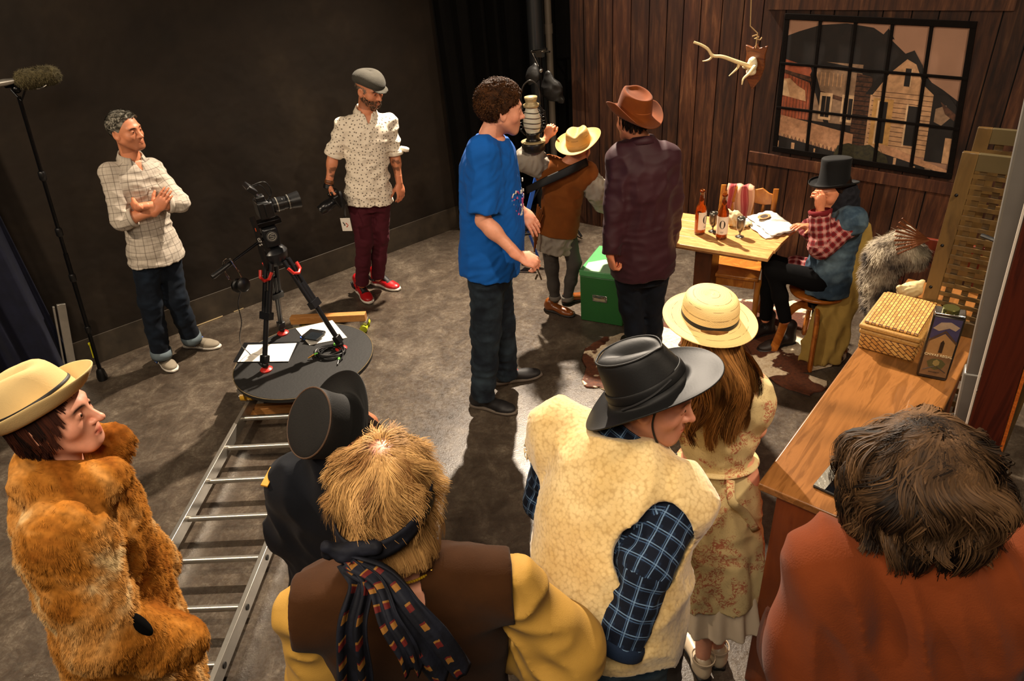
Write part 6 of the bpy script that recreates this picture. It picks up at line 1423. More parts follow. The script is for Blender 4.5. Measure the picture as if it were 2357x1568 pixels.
MB().tube(smooth_path([Hh(.27) + V(-.055, 0, 0), Hh(.34) + V(-.06, 0, .0), Hh(.41) + V(-.03, 0, 0), Hh(.425) + V(0, 0, 0), Hh(.40) + V(.04, 0, 0), Hh(.33) + V(.06, 0, 0), Hh(.28) + V(.055, 0, 0)], 24), .0045, 7).build('handle', M_lm, r_, smooth=True)
# ================================================================== person in maroon shirt
r0 = 3.80
P = Person('person in dark maroon shirt and rust felt hat seen from behind beside the chest', dict(nk=f(1476, 325), pv=f(1478, 600), sL=f(1428, 362, -.02), sR=f(1536, 360, .04), eL=f(1416, 470, -.10), wL=f(1404, 588, -.17), eR=f(1548, 460, .06), wR=f(1545, 560, .12),
    kL=f(1452, 705, .0), kR=f(1500, 700, .05), aL=f(1470, 815, .0), aR=f(1505, 800, .10)), .97, 1.03)
H = Head(f(1456, 276, .02), nrm(V(-.35, .93, -.05)), UP, .97)
P.body(H, SKIN, vox=.009, detail=False, hands=[dict(q='L', d=V(.2, .05, -.9), n=V(.8, .3, 0), curl=.9, tcurl=.6)])
sd = P.top('shirt', M_maroon, [(-.14, .185, .160), (0, .195, .165), (.2, .180, .15), (.45, .172, .14), (.7, .182, .14), (.88, .165, .115), (.98, .10, .085), (1.03, .07, .065)], [('L', (.068, .060, .046), .97), ('R', (.068, .060, .05), .9)], vox=.007, k=.045,
    dsp=[wr(.007, .20, [P.R + P.U * .6, P.R - P.U * .5, P.R], seed=51, spread=.25), wr(.003, .10, [P.U], seed=52, spread=.4)], cuts=[(P.k['pv'] - P.U * .07, -P.U)])
sh = sd.build('shirt', M_maroon, P.r); collar(P, sh, M_maroon, .066, .03, .04, .8)
P.trousers('jeans', M_darkj, (.102, .072, .062, .056), bottom=-.02, dsp=[wr(.004, .1, seed=53)])
for q in 'LR': a = P.k['a' + q]; shoe(P, q, V(a[0], a[1] - .04, 0), V(a[0] - .05, a[1] + .2, 0), M_leaboot, M_dsole, .28)
def feltmod(a, j, r, x, y, z):
    if r < .08 and z > .06: z += .018 * math.sin(a) * (r / .07); z -= .010 * math.exp(-(x / .03)**2) * (r > .05) * (y > 0)
    if r > .10: k = (r - .10) / .07; z += .075 * k * k * abs(math.cos(a))**2 - .02 * k * k * abs(math.sin(a)); x *= 1 - .20 * k * abs(math.cos(a))
    return x, y, z
T = [None, None, nrm(V(.16, -.12, 1))]; T[0] = nrm(V(.93, .36, 0) - T[2] * np.dot(V(.93, .36, 0), T[2])); T[1] = np.cross(T[2], T[0])
ht = hat(P.r, H, [(.0001, .098), (.03, .098), (.052, .102), (.064, .118), (.073, .120), (.081, .106), (.087, .055), (.092, .010), (.097, .0), (.12, -.008), (.145, -.006), (.160, .004), (.162, .006)], M_felt_br, 'felt_hat', 1.2, feltmod, origin=(0, -.01, .034), tilt=T, thick=.004)
hat(ht, H, [(.0905, .010), (.0925, .012), (.090, .040), (.0875, .048)], cloth('rust_band', '#8a4a22', .9, .1, 300, .3), 'hat_band', 1.2, None, origin=(0, -.01, .034), tilt=T, thick=.002)
rt, nn, q = scalp(H, 1400, lambda q, d: (q[:, 1] < .02) & (q[:, 2] < .04) & (q[:, 2] > -.05), 3); strands('hair', rt, nn, nn * .4 + H.D(0, -.1, -1), hair_mat('dark_brown', '#0f0a07', '#2a1a10'), P.r, .03, 3, .002, seed=4)
# ================================================================== seated person in black top hat
r0 = 4.02
P = Person('person in black top hat, denim waistcoat and red checked shirt seated at the table', dict(nk=f(1938, 480), pv=f(1905, 634), sL=f(1958, 510, -.13), sR=f(1926, 500, .13), eL=f(1892, 566, -.20), wL=f(1888, 485, -.17), eR=f(1888, 545, .17), wR=f(1858, 522, .07),
    kL=f(1782, 622, -.10), kR=f(1775, 606, .08), aL=f(1808, 738, -.06), aR=f(1762, 735, .05), hL=f(1890, 648, -.09), hR=f(1890, 636, .09)), .86, .98)
H = Head(f(1916, 438, -.01), nrm(V(-.93, -.33, -.12)), V(.05, 0, 1), .93)
P.body(H, SKIN, vox=.009, hands=[dict(q='L', d=V(-.15, .05, 1), n=V(-.3, .8, 0), s=.88, curl=.75, tcurl=.6), dict(q='R', d=f(1830, 518, -.02) - P.k['wR'], n=V(0, 0, -1), s=.88, curl=.25)])
sd = P.top('shirt', M_redpl, [(-.15, .15, .13), (0, .14, .125), (.3, .13, .112), (.6, .14, .115), (.85, .145, .108), (1.0, .08, .075)], [('L', (.066, .068, .056), .93), ('R', (.080, .070, .055), .95)], vox=.0065, dsp=[wr(.008, .09, seed=61)])
sd.cap(P.k['hR'], P.k['hR'] * .5 + P.k['kR'] * .5, .095, .085, .03, uv=True); sd.cut(P.k['pv'] + UP * -.085, -UP)
sh = sd.build('shirt', M_redpl, P.r)
MB().lathe([(.04, 0), (.058, .004), (.062, .03), (.05, .034)], P.k['eL'] + (P.k['wL'] - P.k['eL']) * .86, P.k['wL'] - P.k['eL'], n=20).build('cuff', M_redpl, sh, smooth=True)
sd = P.top('denim_vest', M_denim3, [(-.20, .185, .165), (0, .182, .160), (.3, .166, .145), (.6, .176, .146), (.85, .180, .134), (.98, .125, .10)], [('L', (.080, .07), -.06, 0), ('R', (.080, .07), -.06, 0)], vox=.007, dsp=[wr(.005, .10, seed=62)], cuts=[(P.k['pv'] + P.F * .125, P.F)])
sd.build('denim_vest', M_denim3, P.r)
sd = SDF(.006); c = P.k['nk'] + P.U * .02; sd.cap(c - P.U * .05, c + P.U * .055 , .092, .076, .02); sd.cap(c + P.F * .03, c + P.F * .05 - P.U * .10, .05, .02, .04); sd.disp(wr(.008, .05, seed=63)); sd.build('neckerchief', cloth('dark_kerchief', '#16161c', .85, .2, 300), P.r)
P.trousers('leggings', simple('black_jersey', '#060607', .9, Specular_IOR_Level=.1), (.086, .060, .050, .045), bottom=.0)
for q, h_, t_ in (('L', Z(1826, 790, 0), Z(1738, 812, 0)), ('R', Z(1778, 766, 0), Z(1706, 785, 0))): shoe(P, q, h_, t_, M_leaboot, M_dsole, .27, M_lace=M_laceb, high=.07)
TT = [None, None, nrm(V(.02, .13, 1))]; TT[1] = nrm(V(-.93, -.33, 0) - TT[2] * np.dot(V(-.93, -.33, 0), TT[2])); TT[0] = np.cross(TT[1], TT[2])
ht = hat(P.r, H, [(.0001, .165), (.05, .166), (.074, .163), (.078, .155), (.074, .11), (.077, .06), (.084, .012), (.090, .002), (.11, .0), (.125, .006), (.130, .014), (.129, .017)], M_felt_bk, 'top_hat', 1.14, lambda a, j, r, x, y, z: (x, y, z + (.018 * abs(math.cos(a))**2 if r > .1 else 0)), origin=(.004, -.008, .026), tilt=TT)
hair_cap(H, 'hair', hair_mat('dark_brown', '#0f0a07', '#2a1a10'), P.r, 1.03, [((0, .03, 0), (0, 1, -.4)), ((0, 0, .075), (0, 0, 1))])
rt, nn, q = scalp(H, 1200, lambda q, d: (q[:, 1] < .02) & (q[:, 2] < .04) & (q[:, 2] > -.05), 3); strands('hair', rt, nn, nn * .4 + H.D(0, -.1, -1), hair_mat('dark_brown', '#0f0a07', '#2a1a10'), P.r, .04, 3, .002, seed=4)
# ================================================================== woman in the straw boater
Zs = lambda x, y, z: Z(x, y, z)
P = Person('person in straw boater and floral cream dress with long light brown hair', dict(nk=Zs(1655, 826, 1.30), pv=Zs(1650, 1090, .88), sR=Zs(1722, 890, 1.235), sL=Zs(1590, 885, 1.235), eR=Zs(1738, 985, 1.08), wR=Zs(1700, 1010, 1.12) + V(0, .16, 0), eL=Zs(1548, 985, 1.08), wL=Zs(1590, 1000, 1.12) + V(0, .16, 0),
    kR=Zs(1668, 1330, .44), kL=Zs(1630, 1330, .44), aR=Zs(1650, 1480, .10), aL=Zs(1618, 1505, .10)), .90, .95)
H = Head(Zs(1630, 768, 1.405), nrm(V(.05, .98, -.12)), UP, .95)
P.body(H, SKIN2, vox=.009, detail=False)
sd = P.top('dress', M_floral, [(-1.12, .195, .185), (-.9, .19, .175), (-.5, .175, .155), (-.15, .165, .14), (.05, .135, .115), (.18, .125, .108), (.35, .15, .125), (.6, .16, .125), (.85, .158, .115), (.98, .09, .08)], [], vox=.0065, folds=(9, .085, .45, -.02), k=.03, dsp=[wr(.005, .08, seed=71)])
for q in 'RL': sd.ell(P.k['s' + q] * .62 + P.k['e' + q] * .38, (.072, .074, .095), list(frame_from(P.k['e' + q] - P.k['s' + q])), .03)
dr = sd.build('dress', M_floral, P.r)
c = P.k['pv'] + P.U * P.T * .14; MB().tube([c + P.R * .132 * .9 * math.cos(a) + P.F * .115 * .9 * math.sin(a) for a in np.linspace(0, 2 * PI, 41)[:-1]], .014, 8, closed=True, flat=.4).build('waist_seam', M_floral, dr, smooth=True)
mb = MB(); a = c - P.F * .12 + P.R * .03; mb.tube(smooth_path([a, a - P.F * .05 - UP * .04, a - P.F * .02 - UP * .12 + P.R * .05, a - UP * .22 + P.R * .10], 12), .014, 8, flat=.25); mb.build('sash', M_floral, dr, smooth=True)
t = NT('white_lace'); M_lace2 = t.out('#cbb9a0', .8, 0)
sd = SDF(.0065); sd.loft(P.k['pv'], P.R, P.F, P.U, P.st([(-1.42, .20, .18), (-1.1, .185, .165), (-.7, .16, .14)]), k=.02, folds=(15, .08, .2, -.35)); sd.build('petticoat', M_lace2, P.r)
for q in 'RL':
    a = P.k['a' + q]; h_ = V(a[0], a[1] - .05, 0); up, Qs = shoe(P, q, h_ , h_ + V(-.02 if q == 'L' else .03, .2, 0), simple('cream_leather', '#c9b69a', .35, 0, .2), M_dsole, .24, M_lace=None)
    MB().lathe([(.043, .085), (.044, .10), (.040, .101)], h_ + V(0, .04, 0), UP, n=24).build('shoe_rim', simple('cream_leather', '#c9b69a', .35, 0, .2), up)
M_long = hair_mat('light_brown', '#3a1f0c', '#9c6a34')
hair_cap(H, 'hair', M_long, P.r, 1.0, [((0, .06, 0), (0, 1, -.3)), ((0, 0, .07), (0, 0, 1))], extra=[((0, -.05, -.09), (.078, .055, .10))])
rt, nn, q = scalp(H, 6500, lambda q, d: (q[:, 1] < .06) & (q[:, 2] > -.03) & (q[:, 2] < .045), 7, 1.0)
tc = P.k['nk'] - P.U * .22
strands('hair', rt, nn, nn * .25 + H.D(0, -.25, -1), M_long, P.r, np.random.RandomState(2).uniform(.22, .36, len(rt)), 12, .0020, grav=.5, curl=.30, cf=18, coh=.3, clump=.8, nc=90, coll=[(H.P(*SCC), H.ax, SCR * 1.0), (P.k['nk'] - P.U * .17, [P.R, P.F, P.U], np.array([.155, .135, .22]))], field=lambda p, t: -.22 * nrm(P.F)[None, :] * (t < .5), seed=9)
T = [nrm(V(.99, .05, -.03)), None, nrm(V(.03, -.03, 1))]; T[1] = np.cross(T[2], T[0])
ht = hat(P.r, H, [(.0001, .080), (.03, .081), (.055, .079), (.070, .074), (.078, .064), (.081, .045), (.082, .022), (.083, .003), (.087, .0), (.102, -.001), (.120, -.002), (.137, -.003), (.140, -.001)], M_straw, 'boater_hat', 1.20, None, origin=(0, -.005, .058), tilt=T, thick=.004)
hat(ht, H, [(.0835, .004), (.0845, .006), (.0840, .020), (.083, .023)], M_band, 'hat_band', 1.20, None, origin=(0, -.005, .058), tilt=T, thick=.0015)
# ================================================================== man in the sheepskin waistcoat and black leather hat
Fm = nrm(V(.64, .77, 0)); Rm = V(Fm[1], -Fm[0], 0); nk8 = Zs(1425, 1005, 1.345); pv8 = Zs(1398, 1400, .90) 
P = Person('person in cream sheepskin waistcoat and black leather hat looking right', dict(nk=nk8, pv=pv8, sR=nk8 + Rm * .185 - UP * .110 - Fm * .01, sL=nk8 - Rm * .175 - UP * .070, eR=Zs(1486, 1300, 1.155), wR=Zs(1425, 1490, .975), eL=nk8 - Rm * .235 - UP * .33 - Fm * .02, wL=nk8 - Rm * .16 - UP * .50 + Fm * .16,
    hR=pv8 + Rm * .09 - UP * .04, hL=pv8 - Rm * .09 - UP * .04, kR=V(.30, 1.15, .48), kL=V(.14, 1.26, .48), aR=V(.32, 1.12, .09), aL=V(.14, 1.26, .09)), .96, 1.04)
H = Head(Zs(1500, 912, 1.462), nrm(V(.93, -.36, -.14)), nrm(V(-.10, .20, 1)), .98)
P.body(H, SKIN2, vox=.008, hvox=.003, stubble=.45, blush=.30, brow='#2a1c14', hands=[dict(q='R', d=V(-.35, .25, -.85), n=V(-.5, .5, 0), curl=.4)])
sd = P.top('shirt', M_bluepl, [(-.10, .165, .13), (.3, .155, .125), (.6, .16, .125), (.85, .165, .12), (1.0, .09, .08)], [('R', (.066, .064, .056), 1.0), ('L', (.070, .066, .055), .95)], vox=.006, dsp=[wr(.006, .10, seed=81)])
sh = sd.build('shirt', M_bluepl, P.r)
hn = H.D(0, 0, 0); nd = nrm(H.P(0, -.03, -.06) - P.k['nk']); c = P.k['nk'] * .6 + H.P(0, -.03, -.06) * .4
G = np.zeros((48, 6, 3)); X_, Y_, W_ = frame_from(nd, P.F)
for i in range(48):
    a = 2 * PI * i / 48; o = X_ * math.cos(a) + Y_ * math.sin(a)
    for j, (rr, zz) in enumerate(((.062, -.03), (.063, .005), (.067, .010), (.074, -.004), (.080, -.028), (.080, -.04))): G[i, j] = c + o * rr + nd * (zz - .012 * math.cos(a))
sheet(G, 'collar', M_bluepl, sh, .004, uvs=(.5, .2), closeu=True)
P.cuff('R', .88, 1.04, .058, cloth('navy_cuff', '#16243a', .9, .2, 400), sh)
sd = P.top('sheepskin_waistcoat', M_sherpa, [(-.14, .205, .185), (0, .215, .19), (.2, .215, .185), (.45, .208, .175), (.7, .190, .160), (.86, .170, .140), (.95, .14, .12), (1.03, .10, .10)], [('L', (.095, .09), -.25, 0), ('R', (.078, .08), -.10, 0)], vox=.006, k=.05, dsp=[wr(.010, .20, [P.U, P.R], seed=82, spread=.4), wr(.0012, .012, seed=83, ridge=False)])
ar = nrm(P.k['eR'] - P.k['sR']); tcm = nrm(V(0, 0, 2.5) - P.k['eR']); sd.cap(P.k['sR'] + ar * .045, P.k['eR'], .072, .080, .006, sub=True); sd.cap(P.k['sR'] + ar * .10 + tcm * .05, P.k['eR'] + tcm * .06, .072, .085, .006, sub=True); ar = nrm(P.k['eL'] - P.k['sL']); sd.cap(P.k['sL'] + ar * .08 - P.R * .03, P.k['eL'] - P.R * .03, .080, .085, .006, sub=True)
wv = sd.build('sheepskin_waistcoat', M_sherpa, P.r)
P.trousers('jeans', M_denim3, (.098, .072, .06, .056), bottom=-.02, dsp=[wr(.006, .1, seed=85)], vox=.008)
for q in 'LR': a = P.k['a' + q]; shoe(P, q, V(a[0] - .02, a[1] - .05, 0), V(a[0] + .08, a[1] + .16, 0), M_leaboot, M_dsole, .29)
ho = pv8 + Rm * .18 - UP * .06 + Fm * .02; MB().tube(smooth_path([ho, ho - UP * .08, ho - UP * .16 + Fm * .02], 10), [.035] * 3 + [.033] * 3 + [.03] * 4, 10, flat=.5).build('holster', M_leaboot, P.r, smooth=True)
def leamod(a, j, r, x, y, z):
    s_ = math.sin(a); c_ = math.cos(a)
    if r < .093 and z > .06: z -= .030 * math.exp(-(x / .022)**2) * math.exp(-((y - .01) / .07)**2) * (1 if r < .072 else .2); z += .014 * (-y / .1)
    if r > .10: k = (r - .095) / .085; z += .030 * k * k * c_ * c_ - .022 * k * k * s_ * s_ * (1 if s_ > 0 else 1.4)
    return x, y, z
T = [None, None, nrm(V(-.45, .24, .89))]; T[1] = nrm(H.F * V(1, 1, 0) - T[2] * np.dot(H.F * V(1, 1, 0), T[2])); T[0] = np.cross(T[1], T[2])
hp = [(.0001, .125), (.025, .125), (.05, .122), (.066, .116), (.072, .106), (.077, .08), (.083, .05), (.089, .020), (.093, .004), (.100, .0), (.120, -.002), (.142, -.004), (.162, -.006), (.165, -.004)]
ht = hat(P.r, H, hp, M_lea, 'leather_hat', 1.18, leamod, origin=(0, -.012, .020), tilt=T, thick=.004)
hat(ht, H, [(.0905, .014), (.0925, .016), (.0905, .036), (.0875, .040)], M_lea, 'hat_band', 1.18, None, origin=(0, -.012, .020), tilt=T, thick=.003)
def hpt(a, r, z): x, y, z = leamod(a, 0, r, r * math.cos(a), r * 1.18 * math.sin(a), z); return H.P(0, -.012, .020) + (T[0] * x + T[1] * y + T[2] * z) * H.s
MB().tube([hpt(a, .0715, .116) for a in np.linspace(0, 2 * PI, 41)[:-1]], .0028, 6, closed=True).build('crown_seam', M_lea, ht, smooth=True)
MB().tube(smooth_path([hpt(.9, .0935, .03), hpt(.4, .0945, .022), hpt(0, .0955, .016), hpt(-.5, .098, .008)], 16), .0028, 6).build('hat_cord', M_laceb, ht)
ch = H.P(.0, .055, -.128); lc8 = [H.P(.082, .02, .018), H.P(.080, .018, -.03), H.P(.062, .035, -.085), H.P(.02, .05, -.122), ch]
mb = MB().tube(smooth_path(lc8, 20), .0026, 6).tube(smooth_path([H.P(-.082, .02, .018), H.P(-.080, .018, -.03), H.P(-.062, .035, -.085), H.P(-.02, .05, -.122), ch], 20), .0026, 6).sph(ch, .010, 7).tube(smooth_path([ch, ch + V(.02, -.01, -.03), ch + V(.0, -.03, -.06), ch + V(.03, -.03, -.07), ch + V(.03, -.02, -.02)], 16), .0024, 6); mb.build('chin_cord', M_laceb, ht)
rt, nn, q = scalp(H, 2600, lambda q, d: (q[:, 1] < .035) & (q[:, 2] < .05) & (q[:, 2] > -.045 - q[:, 1] * .3) , 3); strands('hair', rt, nn, nn * .3 + H.D(0, -.35, -.8), hair_mat('dark_brown', '#0f0a07', '#2a1a10'), P.r, .016, 3, .0012, seed=4, coll=[(H.P(*SCC), H.ax, SCR * 1.01 * .98)])
# ================================================================== woman in the fur coat and cream hat
Fm = nrm(V(.93, .36, 0)); Rm = V(Fm[1], -Fm[0], 0); nk9 = Zs(142, 1085, 1.42); pv9 = Zs(262, 1400, .93)
P = Person('person in long tawny fur coat and cream felt hat in the left foreground', dict(nk=nk9, pv=pv9, sR=nk9 + Rm * .150 - UP * .075, sL=nk9 - Rm * .150 - UP * .075, eR=nk9 + Rm * .21 - UP * .36 - Fm * .02, wR=nk9 + Rm * .17 - UP * .56 + Fm * .12, eL=nk9 - Rm * .185 - UP * .34 - Fm * .03, wL=nk9 - Rm * .14 - UP * .55 + Fm * .05,
    kR=pv9 + V(.04, -.09, -.43), kL=pv9 + V(.0, .09, -.43), aR=V(pv9[0] + .04, pv9[1] - .09, .09), aL=V(pv9[0], pv9[1] + .09, .09)), .94, .98)
H = Head(Zs(116, 958, 1.567), nrm(V(.965, .16, .06)), nrm(V(-.12, .03, 1)), .93)
P.body(H, SKIN2, vox=.008, hvox=.003, brow='#2a1812', jaw=.9, nose=1.15, blush=.25, neckto=P.k['nk'] - UP * .02)
t = NT('tawny_fur'); v = t.obj(); n1 = t.noise(4.5, 3, v, .55, .6); n2 = t.noise(70, 3, v); c = t.ramp(n1, [(.34, '#8a4f18'), (.46, '#b0702a'), (.56, '#c98f4c'), (.68, '#e6c790')]); at = t.t.nodes.new('ShaderNodeAttribute'); at.attribute_name = 'col'; at.attribute_type = 'GEOMETRY'
c = t.mix(1.0, c, t.ramp(n2, [(.3, '#c8c8c8'), (.7, '#ffffff')]), 'MULTIPLY'); M_fur = t.out(c, .95, 0, Specular_IOR_Level=.05)
sd = P.top('fur_coat', M_fur, [(-.75, .225, .20, .0), (-.4, .205, .18, .0), (0, .185, .165, .0), (.25, .178, .160, .0), (.5, .175, .158, .0), (.75, .175, .15), (.9, .15, .13), (.98, .11, .11)], [('R', (.092, .085, .075), .85, 0), ('L', (.092, .082, .072), .85, 0)], vox=.007, k=.03, dsp=[wr(.010, .20, seed=91), wr(.004, .06, seed=92)])
sd.cap(P.k['nk'] + P.U * .02 + P.R * .075 - P.F * .03, P.k['nk'] + P.U * .0 + P.R * .08 + P.F * .10, .050, .055, .02); sd.cap(P.k['nk'] + P.U * .02 - P.R * .075 - P.F * .03, P.k['nk'] + P.U * .0 - P.R * .07 + P.F * .10, .050, .055, .02); sd.cap(P.k['nk'] + P.U * .03 + P.R * .06 - P.F * .055, P.k['nk'] + P.U * .03 - P.R * .06 - P.F * .055, .048, .048, .03)
sd.ell(P.k['pv'] + P.F * .215 + P.R * .06 + UP * .05, (.03, .05, .065), [P.R, P.F, P.U], .015, True)
v9, Q9 = sdq(sd, 1); coat = link('fur_coat', v9, quads=Q9, mat=M_fur, parent=P.r); N9 = vnorm(v9, Q9)
def fur_on(name, v, Q, Nn, parent, mat, N, L, w, comb, seed, lie=1.1):
    rs = np.random.RandomState(seed); fi = rs.randint(0, len(Q), N); b = rs.dirichlet([1, 1, 1, 1], N); p = (v[Q[fi]] * b[:, :, None]).sum(1); nn = (Nn[Q[fi]] * b[:, :, None]).sum(1)
    fld = waves(1.0, .22, seed=seed + 1, ridge=False); fx = np.stack([fld(p), waves(1.0, .25, seed=seed + 2, ridge=False)(p), -.2 + 0 * p[:, 0]], 1) * .45
    d = nn * 1.0 + (np.asarray(comb)[None, :] + fx) * lie + rs.normal(0, .25, (N, 3)); return strands(name, p - nn * .002, nn, d, mat, parent, L * rs.uniform(.6, 1.2, N), 3, w, grav=.15, seed=seed, taper=.2, clump=.45, nc=3000)
fur_on('fur', v9, Q9, N9, coat, M_fur, 130000, .015, .0008, V(0, 0, -1.0), 5)
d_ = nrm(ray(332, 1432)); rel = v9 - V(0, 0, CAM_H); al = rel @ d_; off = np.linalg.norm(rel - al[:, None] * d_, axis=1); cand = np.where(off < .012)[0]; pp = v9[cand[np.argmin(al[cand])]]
sd = SDF(.004); nn_ = -d_; uu = nrm(V(-.35, 0, 1) - nn_ * np.dot(V(-.35, 0, 1), nn_)); sd.ell(pp + nn_ * .006, (.016, .014, .042), [np.cross(nn_, uu), nn_, uu]); sd.build('dark_gap_patch', simple('gap_black', '#050505', .95, Specular_IOR_Level=.05), coat)  # black lens on the fur paints the dark gap between arm and coat
P.trousers('trousers', M_darkj, (.085, .062, .052, .048), bottom=0)
for q in 'LR': a = P.k['a' + q]; shoe(P, q, V(a[0] - .05, a[1], 0), V(a[0] + .2, a[1] + .03, 0), M_leaboot, M_dsole, .25)
M_dk = hair_mat('dark_auburn', '#0e0605', '#3d1c10')
hair_cap(H, 'hair', M_dk, P.r, 1.06, [((0, .052, .06), (0, 1, -.3)), ((0, .022, -.01), (0, 1, -.7))], extra=[((0, -.055, -.045), (.070, .050, .06)), ((.045, -.045, -.09), (.02, .03, .03)), ((-.045, -.045, -.09), (.02, .03, .03))])
rt, nn, q = scalp(H, 7000, lambda q, d: (q[:, 1] < .022 + .35 * (q[:, 2] - .02)) & ~((q[:, 1] > .0) & (q[:, 2] < .0)), 5, 1.05)
strands('hair', rt, nn, nn * .12 + H.D(0, -.1, -1), M_dk, P.r, np.random.RandomState(4).uniform(.05, .085, len(rt)), 7, .0016, coh=.3, grav=.5, curl=.1, cf=30, coll=[(H.P(*SCC), H.ax, SCR * 1.03)], field=lambda p, t: (H.F * .12)[None, :], seed=8)
rt, nn, q = scalp(H, 900, lambda q, d: (q[:, 1] > .03) & (q[:, 2] > .075), 6, 1.04); strands('hair', rt, nn, nn * .2 + H.D(.5, .5, -.6), M_dk, P.r, .032, 6, .0015, grav=.4, coll=[(H.P(*SCC), H.ax, SCR * 1.04)], seed=9)
sd9 = [H.P(q_ * .076, y, z) for q_ in (1,) for y, z in ((.03, -.03), (.022, -.05))]
def trilby(a, j, r, x, y, z):
    s_ = math.sin(a)
    if r < .092 and z > .06: z -= .028 * math.exp(-(x / .030)**2) * math.exp(-((y + .01) / .08)**2); z += .012 * (y < 0) * (-y / .1)
    if r > .095: k = (r - .092) / .036; z += (.028 * k if s_ < .4 else .028 * k * (1 - (s_ - .4) / .6 * .35)); y += .02 * k * max(0, s_); 
    return x, y, z
T = [None, None, nrm(V(-.36, .06, 1))]; T[1] = nrm(H.F - T[2] * np.dot(H.F, T[2])); T[0] = np.cross(T[1], T[2])
ht = hat(P.r, H, [(.0001, .118), (.03, .118), (.052, .114), (.066, .104), (.075, .085), (.083, .05), (.090, .015), (.094, .0), (.102, -.004), (.112, .002), (.122, .010), (.128, .016)], M_felt_cr, 'felt_hat', 1.18, trilby, origin=(0, -.012, .030), tilt=T, thick=.004)
hat(ht, H, [(.0885, .030), (.0895, .031), (.0885, .037), (.0870, .038)], M_band, 'hat_band', 1.18, None, origin=(0, -.012, .030), tilt=T, thick=.0015)
MB().sph(H.P(0, -.012, .030) + (T[0] * .062 + T[1] * -.045 + T[2] * .098) * .96, .004, 6).sph(H.P(0, -.012, .030) + (T[0] * .055 + T[1] * -.02 + T[2] * .105) * .96, .003, 6).build('eyelet', M_blk, ht)
# ================================================================== person in the black cavalry cap
P = Person('person in navy jacket and tall dusty black hat behind the blond person', dict(nk=Zs(770, 1085, 1.23), pv=Zs(775, 1290, .80), sL=Zs(690, 1112, 1.18), sR=Zs(848, 1120, 1.18), eL=Zs(675, 1215, .97), wL=Zs(720, 1270, .85), eR=Zs(868, 1215, .97), wR=Zs(830, 1270, .85),
    kR=V(-.55, 1.45, .4), kL=V(-.68, 1.45, .4), aR=V(-.54, 1.46, .09), aL=V(-.69, 1.46, .09)), .80, 1.0)
H = Head(Zs(806, 1000, 1.325), nrm(V(.0, .98, .15)), nrm(V(-.35, -.25, 1)), .95)
P.body(H, SKIN, vox=.009, detail=False)
sd = P.top('jacket', M_navyc, [(-.25, .19, .16), (0, .18, .15), (.3, .170, .14), (.6, .175, .14), (.85, .175, .125), (.98, .11, .10), (1.05, .08, .08)], [('L', (.085, .082, .06), .95), ('R', (.085, .082, .06), .95)], vox=.007, dsp=[wr(.007, .12, seed=101)])
sd.cap(P.k['nk'] - P.U * .02, P.k['nk'] + P.U * .06, .085, .07, .02); jk = sd.build('jacket', M_navyc, P.r)
q = Zs(657, 1098, 1.185); q = P.k['sL'] - P.R * .062 + UP * .045 - P.F * .04; MB().bar(q - P.F * .03, q + P.F * .035, .02, .006, P.R).build('shoulder_flash', simple('gold_braid', '#c08a22', .5), jk, bevel=.001)
P.trousers('trousers', M_darkj, (.085, .062, .052, .048), bottom=0)
for q in 'LR': a = P.k['a' + q]; shoe(P, q, V(a[0], a[1] - .05, 0), V(a[0], a[1] + .2, 0), M_leaboot, M_dsole, .25)
T = [None, None, nrm(V(-.52, -.50, .62))]; T[1] = nrm(V(.35, .9, .1) - T[2] * np.dot(V(.35, .9, .1), T[2])); T[0] = np.cross(T[1], T[2])
ht = hat(P.r, H, [(.0001, .128), (.04, .128), (.075, .127), (.088, .124), (.090, .118), (.086, .09), (.083, .05), (.086, .02), (.090, .004), (.098, .0), (.12, .0), (.140, .006), (.150, .014), (.152, .016)], M_kepi, 'tall_hat', 1.10, lambda a, j, r, x, y, z: (x, y, z + (.035 * (math.cos(a) > 0) * math.cos(a)**2 if r > .11 else 0)), origin=(.0, -.005, .035), tilt=T, thick=.003)
C_ = H.P(0, -.005, .035); MB().tube([C_ + (T[0] * .0885 * math.cos(a) + T[1] * .0885 * 1.1 * math.sin(a) + T[2] * .124) * H.s for a in np.linspace(0, 2 * PI, 41)[:-1]], .0025, 6, closed=True).build('crown_piping', simple('worn_brown', '#4a3018', .7, 0, .5, 50), ht)
rt, nn, q = scalp(H, 1500, lambda q, d: (q[:, 1] < .03) & (q[:, 2] < .05), 3); strands('hair', rt, nn, nn * .3 + H.D(0, -.1, -1), hair_mat('dark_brown', '#0f0a07', '#2a1a10'), P.r, .06, 4, .002, seed=4)
